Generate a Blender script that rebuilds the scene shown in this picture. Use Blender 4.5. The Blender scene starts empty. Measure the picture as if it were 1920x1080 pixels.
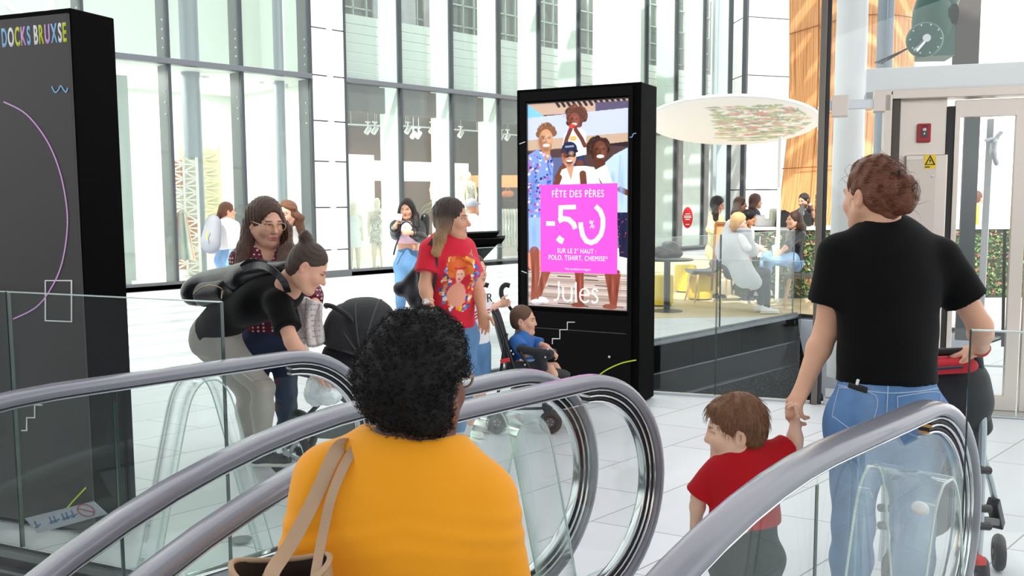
import bpy, math, random
import numpy as np
from mathutils import Vector, Matrix
random.seed(7); RNG = np.random.default_rng(7)
C = bpy.context.scene.collection
S = bpy.context.scene
PI = math.pi
def rad(a): return math.radians(a)
# ------------------------------------------------------------------ camera, sky, sun, exposure
# world axes: Y runs along the escalators and the shop front, X to their right; the second
# building direction (totems, lift, well edges) is turned about 22 degrees from X
EYE = 1.55; FPX = 1700.0
_t, _p, _r = rad(45), math.atan((540-375)/FPX), rad(-0.3)
_fw = np.array([-math.sin(_t), math.cos(_t), 0]); _rt = np.array([math.cos(_t), math.sin(_t), 0]); _up = np.array([0, 0, 1.0])
CD = _fw*math.cos(_p)-_up*math.sin(_p); _cu = _fw*math.sin(_p)+_up*math.cos(_p)
CR = _rt*math.cos(_r)+_cu*math.sin(_r); CU = -_rt*math.sin(_r)+_cu*math.cos(_r)
CAM0 = np.array([0, 0, EYE])
cam = bpy.data.cameras.new('camera'); camo = bpy.data.objects.new('camera', cam); C.objects.link(camo)
cam.sensor_width = 36; cam.lens = 36*FPX/1920; cam.clip_start = .05; cam.clip_end = 300
camo.matrix_world = Matrix(((CR[0], CU[0], -CD[0], 0), (CR[1], CU[1], -CD[1], 0), (CR[2], CU[2], -CD[2], EYE), (0, 0, 0, 1)))
S.camera = camo
cam.dof.use_dof = False
w = bpy.data.worlds.new('world'); S.world = w; w.use_nodes = True
bg = w.node_tree.nodes['Background']; bg.inputs[1].default_value = 1.3
_tc = w.node_tree.nodes.new('ShaderNodeTexCoord'); _sp = w.node_tree.nodes.new('ShaderNodeSeparateXYZ'); _cr = w.node_tree.nodes.new('ShaderNodeValToRGB')
_mr = w.node_tree.nodes.new('ShaderNodeMapRange'); _mr.inputs[1].default_value = -1; _mr.inputs[2].default_value = 1
w.node_tree.links.new(_tc.outputs['Generated'], _sp.inputs[0]); w.node_tree.links.new(_sp.outputs[2], _mr.inputs[0]); w.node_tree.links.new(_mr.outputs[0], _cr.inputs[0])
for _e, _pos, _c in zip((_cr.color_ramp.elements[0], _cr.color_ramp.elements[1], _cr.color_ramp.elements.new(.52)), (.46, .70, .52), ((.10, .10, .11, 1), (.95, .975, 1.0, 1), (.97, .98, .98, 1))): _e.position = _pos; _e.color = _c
w.node_tree.links.new(_cr.outputs[0], bg.inputs[0])              # bright hazy sky over dark ground
sl = bpy.data.lights.new('sun', 'SUN'); so = bpy.data.objects.new('sun', sl); C.objects.link(so)
sl.energy = 4.2; sl.angle = rad(.6); sl.color = (1, .96, .88)
SUN_FROM = Vector((.45, -.75, .9)).normalized()          # towards the sun
so.rotation_euler = SUN_FROM.to_track_quat('Z', 'Y').to_euler()
S.view_settings.view_transform = 'Standard'; S.view_settings.look = 'None'
S.view_settings.exposure = 0.42; S.view_settings.gamma = 1; S.view_settings.use_curve_mapping = False
S.cycles.transparent_max_bounces = 40; S.cycles.max_bounces = 10

def J(px, py, d):
    """point at depth d metres seen at photograph pixel (px, py)"""
    return CAM0+(CD+CR*((px-960)/FPX)-CU*((py-540)/FPX))*d
def onz(px, py, z=0.0):
    v = CD+CR*((px-960)/FPX)-CU*((py-540)/FPX); return CAM0+v*((z-EYE)/v[2])
def onx(px, py, x):
    v = CD+CR*((px-960)/FPX)-CU*((py-540)/FPX); return CAM0+v*(x/v[0])
VR = np.array([_rt[0], _rt[1], 0]); VF = np.array([_fw[0], _fw[1], 0]); UP = np.array([0, 0, 1.0])
def vd(r, f, u): return VR*r+VF*f+UP*u

# ------------------------------------------------------------------ materials
MATS = {}
def lin(c):
    if isinstance(c, str):
        c = [int(c[i:i+2], 16)/255 for i in (0, 2, 4)]
        c = [x/12.92 if x <= .04045 else ((x+.055)/1.055)**2.4 for x in c]
    return (c[0], c[1], c[2], 1)
def mat(name, col='808080', rough=.5, metal=0, spec=.5, coat=0, bump=0, bscale=200, bstretch=(1, 1, 1), vcol=False, emit=0, var=0, vscale=8, sheen=0, alpha=1, sss=0):
    if name in MATS: return MATS[name]
    m = bpy.data.materials.new(name); m.use_nodes = True; MATS[name] = m
    nt = m.node_tree; b = nt.nodes['Principled BSDF']; L = nt.links
    b.inputs['Base Color'].default_value = lin(col); b.inputs['Roughness'].default_value = rough
    b.inputs['Metallic'].default_value = metal; b.inputs['Specular IOR Level'].default_value = spec
    b.inputs['Coat Weight'].default_value = coat; b.inputs['Coat Roughness'].default_value = .1
    b.inputs['Sheen Weight'].default_value = sheen
    b.inputs['Alpha'].default_value = alpha
    if sss:
        b.inputs['Subsurface Weight'].default_value = sss; b.inputs['Subsurface Radius'].default_value = (.012, .005, .003); b.inputs['Subsurface Scale'].default_value = 1
    src = None
    if vcol:
        a = nt.nodes.new('ShaderNodeAttribute'); a.attribute_name = 'Col'; src = a.outputs['Color']
    tc = nt.nodes.new('ShaderNodeTexCoord')
    if var:
        n = nt.nodes.new('ShaderNodeTexNoise'); n.inputs['Scale'].default_value = vscale; n.inputs['Detail'].default_value = 5
        mp = nt.nodes.new('ShaderNodeMapping'); mp.inputs['Scale'].default_value = bstretch; L.new(tc.outputs['Object'], mp.inputs[0]); L.new(mp.outputs[0], n.inputs[0])
        r = nt.nodes.new('ShaderNodeMapRange'); r.inputs[1].default_value = .3; r.inputs[2].default_value = .7; r.inputs[3].default_value = 1-var; r.inputs[4].default_value = 1+var
        L.new(n.outputs[0], r.inputs[0])
        mx = nt.nodes.new('ShaderNodeMix'); mx.data_type = 'RGBA'; mx.blend_type = 'MULTIPLY'; mx.inputs[0].default_value = 1
        if src: L.new(src, mx.inputs[6])
        else: mx.inputs[6].default_value = lin(col)
        cb = nt.nodes.new('ShaderNodeCombineColor'); [L.new(r.outputs[0], cb.inputs[i]) for i in range(3)]
        L.new(cb.outputs[0], mx.inputs[7]); src = mx.outputs[2]
    if src: L.new(src, b.inputs['Base Color'])
    if emit:
        b.inputs['Emission Strength'].default_value = emit
        if src: L.new(src, b.inputs['Emission Color'])
        else: b.inputs['Emission Color'].default_value = lin(col)
    if bump:
        n = nt.nodes.new('ShaderNodeTexNoise'); n.inputs['Scale'].default_value = bscale; n.inputs['Detail'].default_value = 3
        mp = nt.nodes.new('ShaderNodeMapping'); mp.inputs['Scale'].default_value = bstretch
        L.new(tc.outputs['Object'], mp.inputs[0]); L.new(mp.outputs[0], n.inputs[0])
        bp = nt.nodes.new('ShaderNodeBump'); bp.inputs['Strength'].default_value = bump; bp.inputs['Distance'].default_value = .01
        L.new(n.outputs[0], bp.inputs['Height']); L.new(bp.outputs[0], b.inputs['Normal'])
    return m
def glass(name, tint='eef7f3', refl=1.0, haze=0.0, hazecol='ffffff'):
    """thin architectural glass: clear or tinted transmission, mirror reflection by angle, a little diffuse haze"""
    if name in MATS: return MATS[name]
    m = bpy.data.materials.new(name); m.use_nodes = True; MATS[name] = m
    nt = m.node_tree; nt.nodes.clear(); L = nt.links
    o = nt.nodes.new('ShaderNodeOutputMaterial'); t = nt.nodes.new('ShaderNodeBsdfTransparent'); t.inputs[0].default_value = lin(tint)
    g = nt.nodes.new('ShaderNodeBsdfGlossy'); g.inputs['Roughness'].default_value = .004; g.inputs[0].default_value = (.95, 1, .98, 1)
    f = nt.nodes.new('ShaderNodeLayerWeight'); f.inputs[0].default_value = .5      # Schlick's law, the same from both sides
    pw = nt.nodes.new('ShaderNodeMath'); pw.operation = 'POWER'; pw.inputs[1].default_value = 5; L.new(f.outputs['Facing'], pw.inputs[0])
    mu = nt.nodes.new('ShaderNodeMath'); mu.operation = 'MULTIPLY_ADD'; mu.inputs[1].default_value = .9*refl; mu.inputs[2].default_value = .035*refl; mu.use_clamp = True; L.new(pw.outputs[0], mu.inputs[0])
    x = nt.nodes.new('ShaderNodeMixShader'); L.new(mu.outputs[0], x.inputs[0])
    if haze:
        d = nt.nodes.new('ShaderNodeBsdfDiffuse'); d.inputs[0].default_value = lin(hazecol)
        y = nt.nodes.new('ShaderNodeMixShader'); y.inputs[0].default_value = haze; L.new(t.outputs[0], y.inputs[1]); L.new(d.outputs[0], y.inputs[2]); L.new(y.outputs[0], x.inputs[1])
    else: L.new(t.outputs[0], x.inputs[1])
    L.new(g.outputs[0], x.inputs[2]); L.new(x.outputs[0], o.inputs[0])
    return m

# ------------------------------------------------------------------ objects
def tag(o, label=None, cat=None, group=None, kind=None):
    if label: o['label'] = label
    if cat: o['category'] = cat
    if group: o['group'] = group
    if kind: o['kind'] = kind
    return o
def thing(name, label, cat, loc=(0, 0, 0), group=None, rz=0):
    o = bpy.data.objects.new(name, None); C.objects.link(o); o.empty_display_size = .1
    o.location = loc; o.rotation_euler = (0, 0, rz)
    return tag(o, label, cat, group)
def from_arrays(name, V, F, m, parent=None, smooth=True, col=None, local=True):
    """V (n,3) world positions; made local to the parent Empty when local"""
    V = np.asarray(V, dtype=np.float64)
    me = bpy.data.meshes.new(name)
    if parent is not None and local:
        V = V-np.array(wloc(parent))
    if isinstance(F, np.ndarray):
        k = F.shape[1]; n = len(F)
        me.vertices.add(len(V)); me.vertices.foreach_set('co', V.astype(np.float32).ravel())
        me.loops.add(n*k); me.loops.foreach_set('vertex_index', F.astype(np.int32).ravel())
        me.polygons.add(n); me.polygons.foreach_set('loop_start', np.arange(0, n*k, k, dtype=np.int32))
        me.update(calc_edges=True)
    else:
        me.from_pydata([tuple(v) for v in V], [], F)
    if smooth: me.polygons.foreach_set('use_smooth', np.ones(len(me.polygons), dtype=bool))
    me.materials.append(m)
    if col is not None:
        a = me.color_attributes.new('Col', 'FLOAT_COLOR', 'POINT')
        cc = np.ones((len(V), 4), dtype=np.float32); cc[:, :3] = col; a.data.foreach_set('color', cc.ravel())
    me.validate(); me.update()
    o = bpy.data.objects.new(name, me); C.objects.link(o)
    if parent is not None: o.parent = parent
    return o
def wloc(p):
    l = Vector((0, 0, 0))
    while p is not None: l = l+p.location; p = p.parent
    return l
def hexlin(h): return np.array(lin(h)[:3])

class MB:
    """collects boxes, tubes, lathes and prisms into one mesh"""
    def __init__(s): s.v = []; s.f = []; s.M = None
    def add(s, V, F):
        n = len(s.v); V = [Vector(v) for v in V]
        if s.M is not None: V = [s.M @ v for v in V]
        s.v += V; s.f += [[i+n for i in f] for f in F]; return s
    def box(s, c, d, rz=0, rot=None):
        x, y, z = d[0]/2, d[1]/2, d[2]/2
        R = rot if rot is not None else Matrix.Rotation(rz, 3, 'Z')
        V = [R @ Vector((a*x, b*y, e*z))+Vector(c) for a in (-1, 1) for b in (-1, 1) for e in (-1, 1)]
        return s.add(V, [(0, 1, 3, 2), (4, 6, 7, 5), (0, 4, 5, 1), (2, 3, 7, 6), (0, 2, 6, 4), (1, 5, 7, 3)])
    def bar(s, a, b, w_, h_, up=(0, 0, 1)):
        a = Vector(a); b = Vector(b); y = (b-a); l = y.length; y.normalize(); u = Vector(up); x = y.cross(u)
        if x.length < 1e-4: x = y.cross(Vector((1, 0, 0)))
        x.normalize(); z = x.cross(y)
        R = Matrix((x, y, z)).transposed()
        return s.box((a+b)/2, (w_, l, h_), rot=R)
    def prism(s, poly, t, origin=(0, 0, 0), ux=(1, 0, 0), uy=(0, 1, 0)):
        """polygon in the plane (ux, uy) extruded by t along ux x uy"""
        ux = Vector(ux); uy = Vector(uy); n = ux.cross(uy).normalized(); o = Vector(origin)
        k = len(poly); A = [o+ux*p[0]+uy*p[1] for p in poly]; B = [a+n*t for a in A]
        return s.add(A+B, [list(range(k))[::-1], list(range(k, 2*k))]+[(i, (i+1) % k, (i+1) % k+k, i+k) for i in range(k)])
    def tube(s, pts, r, n=8, closed=False, flat=None):
        """round (or flattened: flat=(axis, scale)) tube through pts; r a number or list"""
        P = [Vector(p) for p in pts]; k = len(P); rr = r if isinstance(r, (list, tuple)) else [r]*k
        V = []; px = None
        for i, p in enumerate(P):
            t = (P[(i+1) % k]-P[i-1]) if closed else (P[min(i+1, k-1)]-P[max(i-1, 0)])
            t.normalize()
            if px is None:
                px = t.orthogonal().normalized()
            x = (px-t*px.dot(t))
            x = x.normalized() if x.length > 1e-6 else t.orthogonal().normalized()
            px = x; y = t.cross(x)
            for j in range(n):
                a = 2*PI*j/n; q = (x*math.cos(a)+y*math.sin(a))*rr[i]
                if flat: ax = Vector(flat[0]); q = q+ax*(q.dot(ax)*(flat[1]-1))
                V.append(p+q)
        F = []
        for i in range(k if closed else k-1):
            for j in range(n):
                a = i*n+j; b = i*n+(j+1) % n; c = ((i+1) % k)*n+(j+1) % n; d = ((i+1) % k)*n+j; F.append((a, b, c, d))
        if not closed: F += [list(range(n))[::-1], list(range((k-1)*n, k*n))]
        return s.add(V, F)
    def sweep(s, pts, prof, side=(1, 0, 0)):
        """sweep a closed 2-D profile (x along side, y along the outward normal) along pts lying in the plane normal to side"""
        P = [Vector(p) for p in pts]; k = len(P); n = len(prof); sd = Vector(side).normalized(); V = []
        for i, p in enumerate(P):
            t = (P[min(i+1, k-1)]-P[max(i-1, 0)]).normalized(); nn = sd.cross(t)
            V += [p+sd*a+nn*b for a, b in prof]
        F = [(i*n+j, i*n+(j+1) % n, (i+1)*n+(j+1) % n, (i+1)*n+j) for i in range(k-1) for j in range(n)]
        F += [list(range(n))[::-1], list(range((k-1)*n, k*n))]
        return s.add(V, F)
    def lathe(s, prof, c=(0, 0, 0), n=24, axis=None):
        V = []; R = Vector((0, 0, 1)).rotation_difference(Vector(axis)).to_matrix() if axis is not None else Matrix.Identity(3)
        for r, z in prof:
            for j in range(n):
                a = 2*PI*j/n; V.append(R @ Vector((r*math.cos(a), r*math.sin(a), z))+Vector(c))
        k = len(prof); F = [(i*n+j, i*n+(j+1) % n, (i+1)*n+(j+1) % n, (i+1)*n+j) for i in range(k-1) for j in range(n)]
        F += [list(range(n))[::-1], list(range((k-1)*n, k*n))]
        return s.add(V, F)
    def cyl(s, a, b, r, n=20, r2=None):
        a = Vector(a); b = Vector(b); return s.lathe([(r, 0), (r if r2 is None else r2, (b-a).length)], a, n, (b-a).normalized())
    def ball(s, c, r, n=14, rot=None):
        r = r if isinstance(r, (tuple, list)) else (r, r, r); V = []; m = n//2
        for i in range(m+1):
            th = PI*(i+.02)/(m+.04)
            for j in range(n):
                a = 2*PI*j/n; q = Vector((r[0]*math.sin(th)*math.cos(a), r[1]*math.sin(th)*math.sin(a), r[2]*math.cos(th)))
                V.append((rot @ q if rot is not None else q)+Vector(c))
        F = [(i*n+j, (i+1)*n+j, (i+1)*n+(j+1) % n, i*n+(j+1) % n) for i in range(m) for j in range(n)]
        F += [list(range(n)), list(range(m*n, m*n+n))[::-1]]
        return s.add(V, F)
    def build(s, name, m, parent=None, smooth=None, bevel=0, seg=2, local=False, sub=0):
        """local: verts already relative to the parent"""
        o = from_arrays(name, np.array([tuple(v) for v in s.v]), s.f, m, parent, smooth=False, local=not local)
        if smooth is not None:
            o.data.polygons.foreach_set('use_smooth', np.ones(len(o.data.polygons), dtype=bool))
            if smooth > 0: o.data.set_sharp_from_angle(angle=rad(smooth))
        if bevel:
            b = o.modifiers.new('bevel', 'BEVEL'); b.width = bevel; b.segments = seg; b.limit_method = 'ANGLE'; b.angle_limit = rad(40)
        if sub:
            b = o.modifiers.new('sub', 'SUBSURF'); b.levels = b.render_levels = sub
        return o
def copy_tree(o, parent=None):
    c = o.copy(); C.objects.link(c)
    if parent is not None: c.parent = parent
    for ch in list(o.children): copy_tree(ch, c)
    return c
def smooth_path(pts, n=8, closed=False):
    """Catmull-Rom through pts"""
    P = [np.array(p, float) for p in pts]; out = []; k = len(P)
    rng = range(k) if closed else range(k-1)
    for i in rng:
        p0 = P[(i-1) % k] if closed else P[max(i-1, 0)]; p1 = P[i]; p2 = P[(i+1) % k]; p3 = P[(i+2) % k] if closed else P[min(i+2, k-1)]
        for j in range(n):
            t = j/n; out.append(.5*((2*p1)+(p2-p0)*t+(2*p0-5*p1+4*p2-p3)*t*t+(3*p1-p0-3*p2+p3)*t**3))
    if not closed: out.append(P[-1])
    return out
def lettering(name, txt, m, parent, origin, ux, uy, size, depth=.003, align='LEFT', spacing=1.0, bold=0.0):
    cu = bpy.data.curves.new(name, 'FONT'); cu.body = txt; cu.size = size; cu.extrude = depth; cu.offset = bold; cu.align_x = align; cu.space_character = spacing
    t = bpy.data.objects.new(name, cu); C.objects.link(t)
    dg = bpy.context.evaluated_depsgraph_get(); me = bpy.data.meshes.new_from_object(t.evaluated_get(dg)); bpy.data.objects.remove(t)
    ux = Vector(ux).normalized(); uy = Vector(uy).normalized(); uz = ux.cross(uy)
    base = wloc(parent) if parent is not None else Vector((0, 0, 0))
    for v in me.vertices: v.co = Vector(origin)-base+ux*v.co.x+uy*v.co.y+uz*v.co.z
    me.materials.clear(); me.materials.append(m)
    o = bpy.data.objects.new(name, me); C.objects.link(o)
    if parent is not None: o.parent = parent
    return o
# ------------------------------------------------------------------ smooth bodies: blended round shapes polygonised on an uneven grid
def V3(*a): return np.array(a, dtype=float)
def unit(v): v = np.asarray(v, float); return v/(np.linalg.norm(v)+1e-12)
class Sh:
    """a list of rounded shapes blended together"""
    def __init__(s, k=.03): s.p = []; s.k = k
    def cone(s, a, b, ra, rb=None, flat=None, cut='', k=None, sub=False):
        s.p.append(('c', np.array(a, float), np.array(b, float), ra, ra if rb is None else rb, flat, cut, k if k is not None else s.k, sub)); return s
    def ell(s, c, r, R=None, k=None, sub=False):
        s.p.append(('e', np.array(c, float), np.array(r, float), np.eye(3) if R is None else np.array(R, float), None, None, '', k if k is not None else s.k, sub)); return s
    def clip(s, o, n): s.p.append(('h', np.array(o, float), unit(n), 0, 0, None, '', 0, False)); return s   # removes the side n points to
    def cutsph(s, *a, **kw): return s.ell(*a, sub=True, **kw)
    def grow(s, d):
        t = Sh(s.k)
        for q in s.p:
            q = list(q)
            if q[0] == 'c': q[3] += d; q[4] += d
            elif q[0] == 'e': q[2] = q[2]+d
            t.p.append(tuple(q))
        return t
def axis_coords(lo, hi, hc, fine):
    """coordinates from lo to hi, spacing hc, finer inside the intervals fine = [(a, b, h)]"""
    xs = [lo]; x = lo
    while x < hi:
        h = hc
        for a, b, f in fine:
            if a-f <= x <= b: h = min(h, f)
            elif x < a and x+h > a: h = min(h, max(f, a-x))
        x += h; xs.append(x)
    return np.array(xs)
def polygonise(shape, h=.012, fine=(), wr=None, pad=.02):
    """shape -> (V, F) by surface nets. fine: [(centre, radius, spacing)] boxes. wr: displacement f(P) added to the field"""
    lo = np.full(3, 1e9); hi = -lo
    for q in shape.p:
        if q[-1]: continue
        if q[0] == 'c':
            r = max(q[3], q[4]); lo = np.minimum(lo, np.minimum(q[1], q[2])-r); hi = np.maximum(hi, np.maximum(q[1], q[2])+r)
        elif q[0] == 'e':
            e = np.abs(q[3]) @ q[2]; lo = np.minimum(lo, q[1]-e); hi = np.maximum(hi, q[1]+e)
    lo -= pad+h; hi += pad+h
    ax = [axis_coords(lo[i], hi[i], h, [(c[i]-(r[i] if hasattr(r, '__len__') else r), c[i]+(r[i] if hasattr(r, '__len__') else r), f) for c, r, f in fine]) for i in range(3)]
    X, Y, Z = ax; sh = (len(X), len(Y), len(Z))
    Fd = np.full(sh, 1.0, dtype=np.float32)
    def ev(q, x, y, z):
        if q[0] == 'c':
            _, a, b, ra, rb, flat, cut, k, sub = q
            px = x-a[0]; py = y-a[1]; pz = z-a[2]; ba = b-a
            ox, oy, oz = px, py, pz
            if flat is not None:
                n, sc = flat; n = unit(n); dn = (px*n[0]+py*n[1]+pz*n[2])*(1/sc-1); px = px+dn*n[0]; py = py+dn*n[1]; pz = pz+dn*n[2]
                ba = ba+n*(ba@n)*(1/sc-1)
            L2 = max(ba@ba, 1e-9); t = np.clip((px*ba[0]+py*ba[1]+pz*ba[2])/L2, 0, 1)
            d = np.sqrt((px-t*ba[0])**2+(py-t*ba[1])**2+(pz-t*ba[2])**2)-(ra+(rb-ra)*t)
            if cut:
                u = unit(b-a)
                if 'b' in cut: d = np.maximum(d, (ox-(b-a)[0])*u[0]+(oy-(b-a)[1])*u[1]+(oz-(b-a)[2])*u[2])
                if 'a' in cut: d = np.maximum(d, -(ox*u[0]+oy*u[1]+oz*u[2]))
            return d
        _, c, r, R = q[:4]
        px = x-c[0]; py = y-c[1]; pz = z-c[2]
        lx = px*R[0, 0]+py*R[1, 0]+pz*R[2, 0]; ly = px*R[0, 1]+py*R[1, 1]+pz*R[2, 1]; lz = px*R[0, 2]+py*R[1, 2]+pz*R[2, 2]
        k0 = np.sqrt((lx/r[0])**2+(ly/r[1])**2+(lz/r[2])**2); k1 = np.sqrt((lx/r[0]**2)**2+(ly/r[1]**2)**2+(lz/r[2]**2)**2)
        return k0*(k0-1)/np.maximum(k1, 1e-6)
    wrote = False
    for q in shape.p:
        if q[0] == 'h':
            d = ((X-q[1][0])*q[2][0])[:, None, None]+((Y-q[1][1])*q[2][1])[None, :, None]+((Z-q[1][2])*q[2][2])[None, None, :]
            np.maximum(Fd, d.astype(np.float32), out=Fd); continue
        if q[0] == 'c': r = max(q[3], q[4]); a = np.minimum(q[1], q[2])-r; b = np.maximum(q[1], q[2])+r
        else: e = np.abs(q[3]) @ q[2]; a = q[1]-e; b = q[1]+e
        m = q[7]+2.5*h
        i0 = [max(0, np.searchsorted(ax[i], a[i]-m)-1) for i in range(3)]; i1 = [min(sh[i], np.searchsorted(ax[i], b[i]+m)+1) for i in range(3)]
        if any(i1[i] <= i0[i] for i in range(3)): continue
        sl = tuple(slice(i0[i], i1[i]) for i in range(3))
        d = ev(q, X[sl[0]][:, None, None], Y[sl[1]][None, :, None], Z[sl[2]][None, None, :]).astype(np.float32)
        f = Fd[sl]; k = q[7]
        if q[-1]:
            d = -d
            hh = np.maximum(k-np.abs(f-d), 0)/max(k, 1e-6); Fd[sl] = np.maximum(f, d)+hh*hh*k*.25
        else:
            hh = np.maximum(k-np.abs(f-d), 0)/max(k, 1e-6); Fd[sl] = np.minimum(f, d)-hh*hh*k*.25
    if wr is not None:
        near = np.abs(Fd) < .04
        I = np.nonzero(near); P = np.stack([X[I[0]], Y[I[1]], Z[I[2]]], 1)
        Fd[I] += wr(P).astype(np.float32)
    ins = Fd < 0
    n = ins[:-1, :-1, :-1].astype(np.int8)
    for dx in (0, 1):
        for dy in (0, 1):
            for dz in (0, 1):
                if dx+dy+dz: n = n+ins[dx:sh[0]-1+dx, dy:sh[1]-1+dy, dz:sh[2]-1+dz]
    act = (n > 0) & (n < 8)
    I = np.stack(np.nonzero(act), 1); idx = np.full(act.shape, -1, dtype=np.int64); idx[act] = np.arange(len(I))
    acc = np.zeros((len(I), 3)); cnt = np.zeros(len(I))
    cor = [(a, b, c) for a in (0, 1) for b in (0, 1) for c in (0, 1)]
    for a in cor:
        for axn in range(3):
            if a[axn]: continue
            b = list(a); b[axn] = 1
            fa = Fd[I[:, 0]+a[0], I[:, 1]+a[1], I[:, 2]+a[2]]; fb = Fd[I[:, 0]+b[0], I[:, 1]+b[1], I[:, 2]+b[2]]
            m = (fa < 0) != (fb < 0)
            if not m.any(): continue
            t = fa[m]/(fa[m]-fb[m]); J_ = I[m]
            p = [ax[q_][J_[:, q_]+a[q_]] for q_ in range(3)]; e = ax[axn][J_[:, axn]+1]
            p[axn] = p[axn]+(e-p[axn])*t
            acc[m] += np.stack(p, 1); cnt[m] += 1
    V = acc/np.maximum(cnt, 1)[:, None]
    F = []
    for axn in range(3):
        o1, o2 = [(1, 2), (2, 0), (0, 1)][axn]
        s0 = [slice(1, -1)]*3; s0[axn] = slice(0, -1); s1 = [slice(1, -1)]*3; s1[axn] = slice(1, None)
        A = ins[tuple(s0)]; B = ins[tuple(s1)]
        for sgn in (0, 1):
            M = (A & ~B) if sgn == 0 else (~A & B)
            E_ = np.stack(np.nonzero(M), 1)
            if not len(E_): continue
            off = np.array([1, 1, 1]); off[axn] = 0; E_ = E_+off
            def cell(d1, d2):
                c = E_.copy(); c[:, o1] -= d1; c[:, o2] -= d2; return idx[c[:, 0], c[:, 1], c[:, 2]]
            qd = [cell(1, 1), cell(0, 1), cell(0, 0), cell(1, 0)]
            if sgn: qd = qd[::-1]
            q4 = np.stack(qd, 1); F.append(q4[(q4 >= 0).all(1)])
    F = np.concatenate(F) if F else np.zeros((0, 4), int)
    # one pass of gentle relaxation
    for _ in range(1):
        s_ = np.zeros_like(V); c_ = np.zeros(len(V))
        for a, b in ((0, 1), (1, 2), (2, 3), (3, 0)):
            np.add.at(s_, F[:, a], V[F[:, b]]); np.add.at(c_, F[:, a], 1)
            np.add.at(s_, F[:, b], V[F[:, a]]); np.add.at(c_, F[:, b], 1)
        ok = c_ > 0; V[ok] = V[ok]*.5+.5*s_[ok]/c_[ok][:, None]
    return V, F
def folds(amp, freq=22, seed=0, stretch=(1, 1, 1)):
    r = np.random.default_rng(seed); D = r.normal(size=(7, 3))*np.array(stretch); D = D/np.linalg.norm(D, axis=1)[:, None]*freq*r.uniform(.6, 1.8, 7)[:, None]; ph = r.uniform(0, 6, 7)
    def f(P):
        w_ = P+.02*np.sin(P[:, [1, 2, 0]]*19)
        return amp*np.mean([np.sin(w_ @ D[i]+ph[i]) for i in range(7)], 0)*1.6
    return f
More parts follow.
